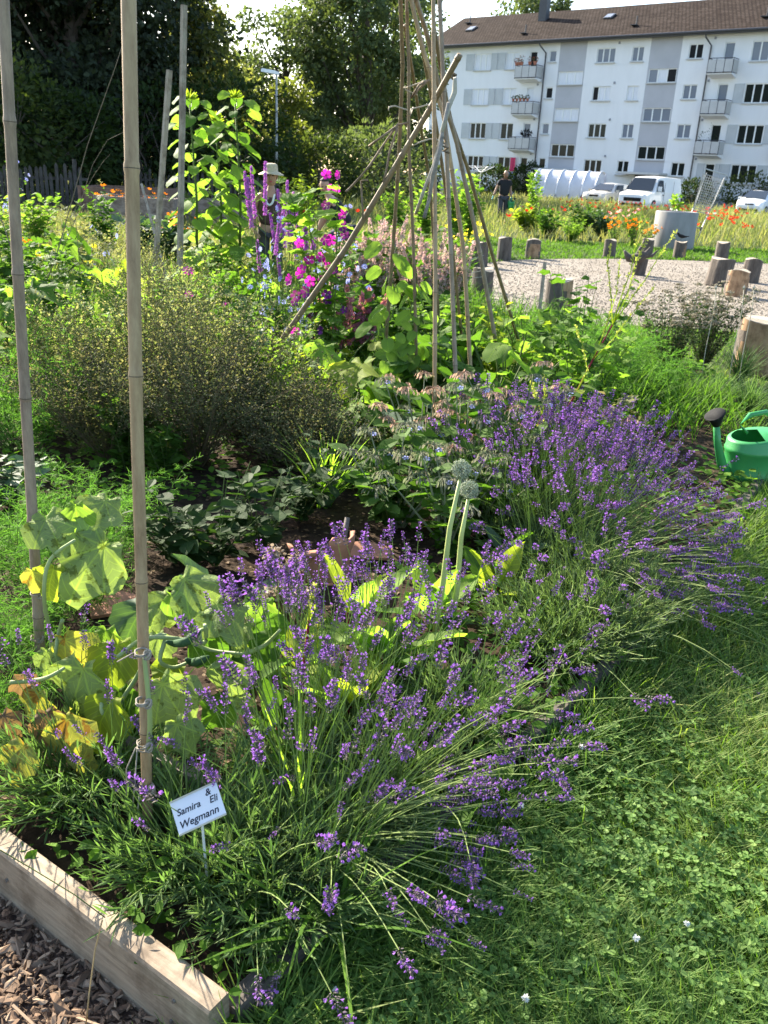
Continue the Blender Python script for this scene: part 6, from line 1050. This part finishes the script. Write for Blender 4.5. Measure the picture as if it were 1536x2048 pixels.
seedstem('tall amaranth with a red stem and pale yellow seed spikes in front of the gravel',[(1075,1060),(1085,960),(1115,850),(1150,790),(1185,720),(1225,650)],4.1,[(5,[(1240,600),(1262,540),(1275,470),(1290,400)]),(5,[(1260,600),(1290,560),(1325,500),(1352,465)]),(5,[(1222,590),(1215,530),(1222,490)]),(4,[(1210,660),(1232,590),(1240,520)]),(5,[(1255,590),(1270,530),(1292,480)]),(4,[(1225,680),(1270,620),(1310,570)]),(3,[(1175,740),(1165,690),(1150,650)])])
seedstem('shorter amaranth with dark red stem left of the tall one',[(1060,1040),(1060,980),(1063,900),(1072,860),(1085,830)],4.0,[(4,[(1090,790),(1088,750)]),(3,[(1080,850),(1100,815)]),(4,[(1070,790),(1062,760)])])
seedstem('small reddish dock stem among the front lavender below the dried heads',[(600,1420),(605,1360),(612,1300),(618,1240)],2.1,[(3,[(622,1200),(628,1170)]),(2,[(630,1270),(640,1240)])])
# ---- squash and big leaves in the middle
def squash(label,px,py,Y,n,size,m,h=.45,t=lobed,name='squash_plant',spread=.7):
    p=at0(px,py,Y); o=thing(name,label,'squash plant' if 'squash' in name else 'leafy plant',(p[0],p[1],.05))
    for i in range(n):
        a=U(0,2*PI); r=spread*math.sqrt(rng.random()); c=np.array([r*math.cos(a),r*math.sin(a)*.8,h*U(.4,1)]); mb=MB(); mb.path([(c[0]*.3,c[1]*.3,-.02),(c[0]*.7,c[1]*.7,c[2]*.7),c],[.007,.006,.004],n=5); st=mb.build('leaf_stalk',M['stem_g'],o,True); D=np.array([math.cos(a),math.sin(a)-.3,-.25])+rdir(1)[0]*.5; s=size*U(.6,1.15); mb=MB(); tv=t[0]+rng.normal(0,.01,t[0].shape); inst(mb,(tv,t[1]),(c-nrm(D)*s*.3)[None],D[None],(UP+rdir(1)[0]*.45)[None],np.array([s])); mb.build('leaf',M[m if isinstance(m,str) else m[i%len(m)]],st,True)
    return o
for a in [('squash plant with big pale green leaves in the middle behind the sunlit grass clump',740,820,5.3,13,.3,['leaf_b','leaf_y','leaf_b']),('squash plant left of the front tepee poles',820,800,5.8,13,.28,['leaf_b','leaf_g']),('squash plant under the low end of the diagonal lath',620,790,6.0,12,.26,['leaf_b','leaf_blue']),('squash plant with yellow green leaves below the mallow',720,740,6.4,12,.26,['leaf_b','leaf_y']),('squash plant with large leaves at the left edge beside the left bamboo pole',-10,760,5.2,10,.36,['leaf_b','leaf_g'],.8),('squash plant with upright leaves left of the two square stakes',215,640,7.6,12,.38,['leaf_b','leaf_y'],.55),('squash plant with light leaves behind the pink blossoms',470,650,8.0,14,.34,['leaf_b','leaf_g'],.6),('squash plant farther back at the left',60,520,9.5,14,.4,['leaf_g','leaf_b'],.7)]: squash(*a)
for a in [('horseradish with big blue green leaves right of the front tepee poles',970,860,5.0,12,.32,['leaf_g','leaf_b','leaf_b'],.5,broad,'horseradish',.35),('cabbage with broad leaves left of the front tepee poles',790,900,4.8,16,.24,['leaf_blue','leaf_g'],.35,broad,'cabbage_plant',.5),('cabbage with shiny leaves behind the sunlit grass clump',690,900,4.9,16,.2,['leaf_blue','leaf_g','leaf_b'],.3,broad,'cabbage_plant',.5),('leafy chard right of the tepee in front of the short grey stick',1060,760,6.6,16,.3,['leaf_b','leaf_g'],.6,broad,'chard',.4),('leafy beans between the tepee and the amaranth',1010,800,5.6,26,.14,['leaf_b','leaf_g'],.6,heart,'bean_plant',.5)]: squash(*a)
for i,(x,y,Y,h,s,m,t,lb) in enumerate([(880,830,5.3,.55,.09,'leaf_g',heart,'bean leaves around the foot of the tepee'),(1000,740,6.2,.75,.08,'leaf_y',oval,'yellowish leafy plant behind the tepee feet'),(1150,820,5.4,.8,.09,'leaf_b',pentleaf,'bushy plant with jagged leaves around the amaranth'),(1150,700,6.0,1.0,.09,'leaf_g',pentleaf,'tall plant with jagged leaves left of the amaranth spikes'),(1080,840,4.9,.5,.08,'leaf_g',oval,'leafy herb left of the red amaranth stem'),(930,760,6.0,.6,.1,'leaf_g',heart,'leafy plant between the tepee poles'),(870,740,6.8,.7,.09,'leaf_g',oval,'leafy plant behind the tepee poles'),(1230,880,4.9,.45,.07,'seed',leafd,'brownish seedy plant among the rear lavender heads'),(1180,930,4.6,.5,.05,'seed_d',leafd,'dark seedy plant among the lavender heads')]):
    p=at0(x,y,Y); herb('leafy_plant',lb,'leafy plant',(p[0],p[1]),h,.55,16,14,s,t,m,'stem_g',.005,up_=.2,droop=.15)
# ---- beans climbing the tepee
def climber(label,pix,Y0,Y1,n,s,m='leaf_b'):
    P=np.array([at(x,y,Y0+(Y1-Y0)*i/(len(pix)-1)) for i,(x,y) in enumerate(pix)]); o=thing('climbing_bean',label,'bean plant',(P[0][0],P[0][1],0)); b=np.array([P[0][0],P[0][1],0]); k=40; t=np.linspace(0,len(P)-1,k); C=np.stack([np.interp(t,range(len(P)),P[:,i]) for i in range(3)],-1)-b; C[:,0]+=.02*np.cos(t*7); C[:,1]+=.02*np.sin(t*7); mb=MB(); mb.path(C,.003,n=5); mb.build('vine',M['stem_g'],o,True)
    for i in range(n):
        c=C[int(U(0,k-1))]; a=U(0,2*PI); q=c+np.array([math.cos(a),math.sin(a)*.7,U(-.2,.4)])*U(.03,.12); mb=MB(); inst(mb,heart,q[None],np.array([[math.cos(a),math.sin(a)-.3,-.6]]),(UP*.7+np.array([0,-.5,0])+rdir(1)[0]*.4)[None],np.array([s*U(.6,1.2)])); mb.build('leaf',M[m],o,True)
climber('bean plant climbing the leftmost brown tepee pole',[(768,790),(772,700),(782,600),(788,480)],5.2,5.5,30,.085); climber('bean plant climbing the second brown tepee pole',[(834,820),(832,720),(828,640),(826,560)],5.3,5.4,30,.08); climber('bean plant low on the crossing tepee poles',[(900,860),(898,780),(890,700)],5.2,5.4,20,.07,'leaf_g')
# ---- tall sunflower plants without open blossoms
for i,(x,Y,h,lb) in enumerate([(392,11.5,2.25,'tall sunflower plant in bud just right of the square stake'),(440,12.2,2.05,'sunflower plant in the middle of the group of three'),(478,11.8,2.3,'sunflower plant at the right of the group beside the person in the straw hat')]):
    p=at0(x,500,Y); o=thing('sunflower_plant',lb,'sunflower plant',(p[0],p[1],0)); mb=MB(); mb.path([(0,0,0),(.03,0,h*.5),(-.02,0,h*.97)],[.02,.016,.01],n=7); mb.build('stem',M['stem_g'],o,True)
    for j in range(42):
        z=h*(.15+.85*(j/42)); a=j*2.4; d=np.array([math.cos(a),math.sin(a),.45]); L=U(.12,.26); s=U(.13,.24)*(1.1-.35*j/42); q=np.array([0,0,z])+d*L; mb=MB(); mb.path([(0,0,z),q],.005,n=4); st=mb.build('leaf_stalk',M['stem_g'],o); mb=MB(); inst(mb,heart,q[None],np.array([[math.cos(a),math.sin(a),-.35]]),(UP+rdir(1)[0]*.4)[None],np.array([s])); mb.build('leaf',M['leaf_b' if j%4 else 'leaf_g'],st,True)
    mb=MB(); inst(mb,narrow,np.tile([[-.02,0,h]],(40,1)),rdir(40,.0,1),rdir(40),np.c_[np.full(40,.25),np.full(40,.12),np.full(40,.12)]); mb.build('flower_bud',M['leaf_y'],o)
# ---- mallow, chicory, loosestrife, clary
p=at0(655,780,6.2); o,P=herb('mallow','tall mallow with magenta and deep purple blossoms beside the diagonal lath','mallow',(p[0],p[1]),1.55,.16,9,22,.13,pentleaf,'leaf_b','stem_g',.007,lo=.05,up_=.1)
for (x,y,m,s) in [(618,520,'magenta',1),(662,380,'magenta',.9),(650,412,'deep_purple',.9),(670,378,'magenta',.8),(585,560,'magenta',1.1),(598,548,'magenta',.9),(600,486,'magenta',.9),(650,478,'magenta',1),(665,480,'magenta',1),(680,430,'magenta',1),(684,452,'deep_purple',1),(640,515,'magenta',.9),(660,520,'magenta',.9),(604,540,'magenta',.9),(625,562,'magenta',1),(592,590,'deep_purple',1),(612,584,'deep_purple',1.1),(622,630,'deep_purple',1),(595,665,'magenta',1),(618,672,'deep_purple',1),(620,735,'deep_purple',1),(670,560,'deep_purple',.9),(664,590,'deep_purple',.9),(590,605,'deep_purple',.8),(648,600,'deep_purple',.8),(672,540,'deep_purple',.8),(650,545,'magenta',.8),(690,470,'deep_purple',.8),(640,560,'deep_purple',.8),(655,350,'magenta',.9),(680,350,'magenta',.8),(635,660,'deep_purple',.9),(690,620,'deep_purple',.7),(607,700,'deep_purple',.8)]:
    c=at(x+rng.normal(0,4),y,6.2+U(-.15,.1))-np.array([p[0],p[1],.06]); mb=MB(); inst(mb,mal,c[None],np.array([[rng.normal(0,.5),-1,.2+rng.normal(0,.3)]]),UP[None],np.array([.038*s])); mb.build('blossom',M[m],o)
def spikes(name,label,cat,base,h,spread,n,sl,sr,m,stm='stem_g',leaf='leaf_g',nl=10,ls=.06,dens=55,lt=leafd,z=.05,part='flower_spike',px=.012,group=None):
    o,P=herb(name,label,cat,(base[0],base[1],z),h,spread,n,nl,ls,lt,leaf,stm,.004,lo=.1,up_=.4,bend=.1,group=group,K=6)
    for j in range(min(n,100)):
        q,tg,_=along(P[j:j+1],dens,1-sl/h,1.); k=len(q); d=rdir(k); d-=tg*(d*tg).sum(-1,keepdims=True); t=(q[:,2]-q[:,2].min())/(np.ptp(q[:,2])+1e-6); r=sr*(1-.6*t)*U(.5,1,k); f=MB(); inst(f,flower5,q+nrm(d)*r[:,None],nrm(d)+tg*.5,rdir(k),px*U(.7,1.2,k)); f.build(part,M[m],o)
    return o
for (x,Y,h,n,lb) in ((524,7.0,1.58,7,'purple loosestrife with the tallest spikes before the person in the straw hat'),(578,7.4,1.42,7,'purple loosestrife behind the blue chicory'),(612,7.8,1.4,6,'purple loosestrife left of the mallow')):
    p=at0(x,520,Y); spikes('loosestrife',lb,'loosestrife',p,h,.14,n,.4,.015,'loose',dens=170,px=.0095)
for (x,Y,h,n,nf,lb) in ((560,6.9,1.25,14,38,'blue chicory left of the mallow'),(640,7.2,1.35,14,44,'blue chicory around the mallow top'),(600,6.6,1.0,14,34,'blue chicory in front of the loosestrife'),(700,7.4,1.2,10,26,'blue chicory right of the mallow')):
    p=at0(x,560,Y); herb('chicory',lb,'chicory',(p[0],p[1]),h,.28,n,16,.05,leafd,'leaf_g','stem_g',.004,flowers=[('blossom','chicory',flower8,.023,nf,.35)])
for (x,Y,h,n,m,lb) in ((735,8.6,1.05,26,'clary','pink clary with pale bracts behind the diagonal lath'),(790,9.0,1.1,28,'clary','pink clary between the brown tepee poles'),(850,8.6,1.05,26,'clary','pink clary behind the upright tepee poles'),(900,9.2,1.,24,'clary','pale pink clary at the right side of the tepee beside the stumps'),(760,10.,1.1,24,'clary','rear pink clary in front of the brushwood'),(690,8.8,1.0,20,'clary','pink clary just right of the mallow'),(720,6.9,.75,16,'clary_d','dark pink clary in front of the bean covered poles'),(680,6.8,.7,12,'clary_d','dark pink clary close to the lower mallow blossoms')):
    p=at0(x,560,Y); spikes('clary',lb,'clary',p,h,.38,n,.42,.032,m,dens=80,px=.0145,nl=12,ls=.11,leaf='leaf_g')
# small pink blossoms and yellow flowers
for (x,y,Y,m,lb,s) in ((376,542,7,'magenta','pink cosmos blossom, topmost of the three left of the mallow',.045),(378,588,6.8,'magenta','pink cosmos blossom, middle one of the three left of the mallow',.035),(453,610,6.7,'magenta','pink cosmos blossom, lowest and rightmost of the three',.03)):
    c=at(x,y,Y); o=thing('cosmos',lb,'cosmos flower',(c[0],c[1],.05)); mb=MB(); mb.path([(0,0,0),(.02,0,c[2]*.5),(0,0,c[2]-.05)],.003,n=4); mb.build('stalk',M['stem_g'],o); mb=MB(); inst(mb,flower8,np.array([[0,0,c[2]-.05]]),np.array([[.2,-.5,.6]]),UP[None],np.array([s])); mb.build('blossom',M[m],o)
for (x,Y,h,nf,fm,fs,lb) in ((940,12.5,.9,10,'yellow_petal',.045,'yellow evening primrose beside the dark stumps'),(915,13.5,1.0,8,'yellow_petal',.04,'yellow flowered plant behind the tepee poles')):
    p=at0(x,520,Y); herb('yellow_flower',lb,'yellow flower',(p[0],p[1]),h,.3,8,10,.08,leafd,'leaf_g',flowers=[('blossom',fm,cup4,fs,nf,'tip')])
# tall dry stalks at the left
for px_,Y,r,lb in (([(52,660),(110,520),(150,380),(175,290),(232,130),(244,92)],7.2,.006,'very tall thin dry stalk crossing the dark trees between the bamboo poles'),([(100,560),(150,440),(185,330),(215,280),(252,262)],7.6,.004,'bent pale dry stalk curving right towards the yellowish bamboo pole'),([(150,420),(185,355),(205,325),(220,308)],7.9,.003,'short thin dry stalk below the bent one'),([(40,560),(20,490),(0,430),(-25,390)],6.,.006,'dark dry stalk leaning left past the picture edge')):
    P=np.array([at(x,y,Y) for x,y in px_]); b=P[0]*[1,1,0]; P=np.vstack([b[None]+[0,0,.03],P])-b; mb=MB(); mb.path(P,np.linspace(r,r*.35,len(P)),n=5); o=mb.build('dry_stalk',M['dry'],None,True); o.location=b; tag(o,lb,'dry stalk')
vine('long shoot with small leaves arching low over the front board',[(0,1700),(60,1735),(150,1790),(210,1835)],1.3,[.0012]*4,'stem_g','shoot','shoot'); vine('thin stalk hanging down over the front board',[(205,1840),(190,1900),(178,1990),(172,2048)],1.18,[.0014]*4,'dry_straw','shoot','shoot')
# ================================================================= MIDDLE GROUND AND MEADOW PLANTS
def mid(name,lb,cat,x,Y,h,sp,nst,nl,s,t,m,fl=None,**k):
    p=at0(x,500,Y); return herb(name,lb,cat,(p[0],p[1],.0),h,sp,nst,nl,s,t,m,flowers=fl,**k)[0]
for a in [('leafy_bush','bright leafy bush left of the left bamboo pole under the dark trees',-10,13,1.1,.5,20,26,.12,oval,'leaf_b'),('leafy_bush','bright leafy bush right of the left bamboo pole',75,14,1.1,.5,20,26,.12,oval,'leaf_b'),('leafy_bush','olive leafy bush between the bamboo poles below the planter',150,12,1.0,.55,24,30,.08,leafd,'seed'),('leafy_bush','green bush in front of the reddish planter',215,15,1.15,.5,20,26,.11,oval,'leaf_g'),('leafy_bush','tall straw coloured bush beside the planter corner',190,10.5,.95,.5,26,30,.05,leafd,'seed'),
 ('leafy_bush','bushy herb at the left edge with light leaves',20,8.5,1.0,.5,22,26,.09,pentleaf,'leaf_g'),('leafy_bush','dense herb behind the left bamboo pole',110,7.2,.95,.5,22,26,.08,pentleaf,'leaf_g'),('leafy_bush','light green herb right of the yellowish bamboo pole',320,8.2,.7,.6,22,24,.07,leafd,'leaf_b'),('leafy_bush','light green herb right of the square stake',420,8.0,.75,.6,24,24,.07,leafd,'leaf_b'),('leafy_bush','herb with pale leaves left of the loosestrife',500,8.4,.75,.55,24,24,.07,leafd,'leaf_y'),('leafy_bush','kale like bush behind the square stakes',345,13,.9,.5,16,22,.17,oval,'leaf_blue'),('leafy_bush','bluish cabbage bush left of the sunflower plants',300,14.5,.8,.6,16,20,.18,oval,'leaf_blue'),
 ('leafy_bush','light bush at the foot of the sunflower plants',440,10.6,.75,.6,24,24,.09,pentleaf,'leaf_b'),('leafy_bush','light herb below the pink cosmos',400,6.6,.6,.6,24,24,.06,leafd,'leaf_y'),('leafy_bush','light herb below the loosestrife',500,6.4,.6,.6,24,24,.06,leafd,'leaf_b'),('leafy_bush','light herb left of the lower mallow',550,6.9,.65,.55,24,24,.07,leafd,'leaf_g'),('leafy_bush','leafy clump behind the squash at the left edge',30,6.6,.7,.5,20,20,.1,pentleaf,'leaf_g'),('leafy_bush','leafy clump between the clary and the bean poles',800,7.4,.6,.5,20,20,.09,pentleaf,'leaf_g'),('leafy_bush','leafy clump at the right of the clary',880,7.6,.6,.5,20,20,.09,pentleaf,'leaf_b'),('leafy_bush','bright green shrub at the foot of the dark trees behind the crouching person',600,22,1.5,.5,26,36,.12,leafd,'leaf_y'),('leafy_bush','bright green shrub behind the drooping dry vine',790,24,1.3,.6,26,30,.14,leafd,'leaf_b'),
 ('bean_row','bright green beans on sticks seen between the tepee poles, left part',845,19,1.5,.25,14,40,.14,oval,'leaf_b'),('bean_row','bright green beans on sticks right behind the tepee',905,20,1.7,.25,16,40,.14,oval,'leaf_b'),('bean_row','climbing beans right of the rightmost tepee pole',935,23,1.5,.3,16,40,.14,oval,'leaf_b'),
 ('tall_plant','tall yellow green plant right beside the person with the can',1058,29,2.0,.15,10,60,.14,leafd,'leaf_b'),('leafy_bush','yellow green broad leaved clump at the feet of the person with the can',1052,27,1.0,.7,16,30,.2,oval,'leaf_y'),
 ('vegetable_patch','leafy vegetables before the bicycle shelter, left part',1090,25.5,.9,.8,26,36,.13,leafd,'leaf_g'),('vegetable_patch','leafy vegetables before the bicycle shelter, middle part',1150,26.5,1.0,.8,26,36,.13,leafd,'leaf_g'),('vegetable_patch','bluish leafy vegetables before the silver car',1200,26,.9,.7,26,36,.12,leafd,'leaf_blue'),('leafy_bush','feathery light green clump behind the rear stumps',1140,24.4,.7,.7,26,36,.08,leafd,'leaf_b'),('leafy_bush','green clump behind the orange flowers',1260,26,.9,.6,22,30,.1,leafd,'leaf_g'),
 ('leafy_bush','small bright plant in front of the white van',1348,33,1.3,.4,10,20,.2,oval,'leaf_b')]:
    mid(a[0],a[1],'bush' if 'bush' in a[0] else 'vegetable plant',*a[2:])
for i,(x,Y,h,lb) in enumerate([(350,13,.9,'orange flowers low left of the sunflower plants'),(265,21.5,.9,'orange flowers growing in the planter behind the yellowish bamboo pole'),(220,20.5,1.0,'orange flowers growing at the left end of the wooden planter'),(320,20.5,1.05,'orange flowers in the right corner of the wooden planter'),(60,9.6,.8,'orange flower beside the left bamboo pole'),(1225,24.2,.75,'orange marigolds left of the concrete ring, left part'),(1262,24,.75,'orange marigolds left of the concrete ring, middle part'),(1295,23.6,.6,'orange marigolds touching the concrete ring')]):
    mid('marigold',lb,'orange flower',x,Y,h,.45,18,12,.07,leafd,'leaf_g',[('blossom','poppy_or',cup4,.05,16 if i!=4 else 4,'tip')])
mid('aster_bush','bush with many pale blue flowers at the left edge before the fence','bush',5,17,1.55,.5,26,20,.06,leafd,'leaf_g',[('blossom','chicory',flower8,.035,90,.3)])
mid('blue_flower','small blue flowers between the bamboo poles','blue flower',190,11.,.8,.5,12,16,.05,leafd,'seed',[('blossom','chicory',flower8,.03,14,.4)]); mid('yellow_flower','yellow flower cluster between the bamboo poles','yellow flower',155,10,.7,.4,8,14,.06,leafd,'leaf_g',[('blossom','yellow_petal',cup4,.045,5,'tip')])
# white umbel shrub in front of the gravel
for (x,Y,h,lb) in ((1330,7.2,.72,'dark herb shrub with beige umbels in front of the gravel, left half'),(1400,7.6,.75,'dark herb shrub with beige umbels in front of the gravel, right half')):
    p=at0(x,760,Y); o,P=herb('umbel_shrub',lb,'herb shrub',(p[0],p[1]),h,.5,70,40,.03,leafd,'leaf_d','stem_br',.003)
    for j in range(60):
        c=P[j,-1]; mb=MB(); k=22; a=U(0,2*PI,k); r=U(0,.045,k); inst(mb,octa,c+np.stack([np.cos(a)*r,np.sin(a)*r,.012-r*.2+rng.normal(0,.004,k)],-1),rdir(k),rdir(k),U(.005,.01,k)); mb.build('umbel',M['umbel'],o)
for (x,Y,h,lb) in ((1470,7.4,.5,'fine grey green tuft before the broad near stump'),(1430,6.4,.45,'fine grey green tuft right of the umbel shrub'),(1500,6.3,.4,'fine grass tuft behind the watering can'),(1350,6.2,.4,'fine green tuft below the umbel shrub')): tuft('fine_tuft',lb,at0(x,800,Y),260,h,.0032,'lav_leaf2' if x>1420 else 'leaf_g',.8,z=.0)
for (x,y,lb) in ((1436,500,'leftmost of the dry poppy capsules rising before the grouped stumps'),(1492,520,'middle dry poppy capsule stalk before the grouped stumps'),(1512,560,'rightmost dry poppy capsule stalk before the grouped stumps')):
    P=np.array([at(x-40,800,6.9),at(x-25,700,6.9),at(x-8,620,6.9),at(x-4,575,6.9)]); b=P[0].copy(); mb=MB(); mb.path(P-b,.003,n=4); o=mb.build('seed_capsule',M['dry_pale'],None,True); o.location=b; tag(o,lb,'dry stalk'); m2=MB(); c=P[-1]-b; inst(m2,octa,c[None],UP[None],np.array([[1.,0,0]]),np.array([[.012,.02,.012]])); m2.build('capsule',M['dry_pale'],o)
# poppies in the meadow
ph=[]
for k in range(2):
    mb=MB(); mb.path([(0,0,0),(.03,0,.3),(.01,.01,.58)],.005,n=3); inst(mb,cup4,np.array([[.01,.01,.58]]),np.array([[.1,-.4,.8]]),UP[None],np.array([.055 if k else .07]),1); ph.append(mb)
def poppies(n,m,name,label,group,rects,s=(.8,1.3)):
    src=ph[0].build(name,[M['stem_g'],M[m]]); first=True
    for i in range(n):
        x0,x1,y0,y1=rects[rng.integers(0,len(rects))]; x,y=U(x0,x1),U(y0,y1); g=at(x,y,math.exp(U(math.log(y0 if y0<100 else 25),math.log(y1 if y1<100 else 50))))
        o=src if first else src.copy(); 
        if not first: COL.objects.link(o)
        else: tag(o,label,'poppy' if 'poppy' in name else 'flower',group)
        first=False; o.location=(g[0],g[1],U(-.05,.12)); o.rotation_euler=(U(-.2,.2),U(-.2,.2),U(0,6)); q=U(*s)*.8; o.scale=(q,q,1+.1*U(-1,1))
poppies(165,'red_petal','poppy','red poppy in the tall meadow grass before the parked cars','red poppies in the meadow',[(1150,1560,30,48),(1390,1580,24.5,40),(1250,1560,34,48)])
poppies(14,'red_petal','poppy','red poppy in the sparse grass left of the vegetable patch','red poppies left of the vegetables',[(1000,1100,24,30),(600,760,20,24)])
poppies(12,'pink_petal','pink_flower','pink flower among the poppies','pink flowers in the meadow',[(1240,1330,26,32)]); poppies(8,'white_petal','white_flower','white flower among the poppies','white flowers in the meadow',[(1320,1500,26,42)])
# low ground cover on the bed soil: seedlings and litter
q=np.stack([U(-6,2.7,110000),U(1.1,13,110000)],-1); q=q[inpoly(q,BEDP)]; q=q[rng.random(len(q))<np.clip(2.8/q[:,1],.05,1)]; k=noise2(q,2.,9)+.12*(q[:,1]-3.)>rng.normal(0,.15,len(q)); a=q[k]; n=len(a); mb=MB(); inst(mb,oval,np.c_[a,U(.07,.16,n)],rdir(n,-.3,.5),UP+rdir(n)*.5,U(.012,.032,n)*(1+.25*a[:,1])); tag(mb.build('ground_cover',M['leaf_g']),kind='stuff')
a=q[~k][:3500]; n=len(a); mb=MB(); inst(mb,leafd,np.c_[a,U(.072,.085,n)],rdir(n,-.1,.2),UP+rdir(n)*.3,U(.01,.03,n)); tag(mb.build('leaf_litter',M['dead_leaf']),kind='stuff')
q=np.stack([U(-6,2.4,26000),U(5.2,12,26000)],-1); q=q[inpoly(q,BEDP)]; mb=MB(); blades(mb,q,U(.15,.42,len(q))*(1+.3*noise2(q,2,7)),lean=.6,wmin=.003,wpx=.0007,z0=.05); tag(mb.build('weed_grass',M['lawn_far']),kind='stuff')
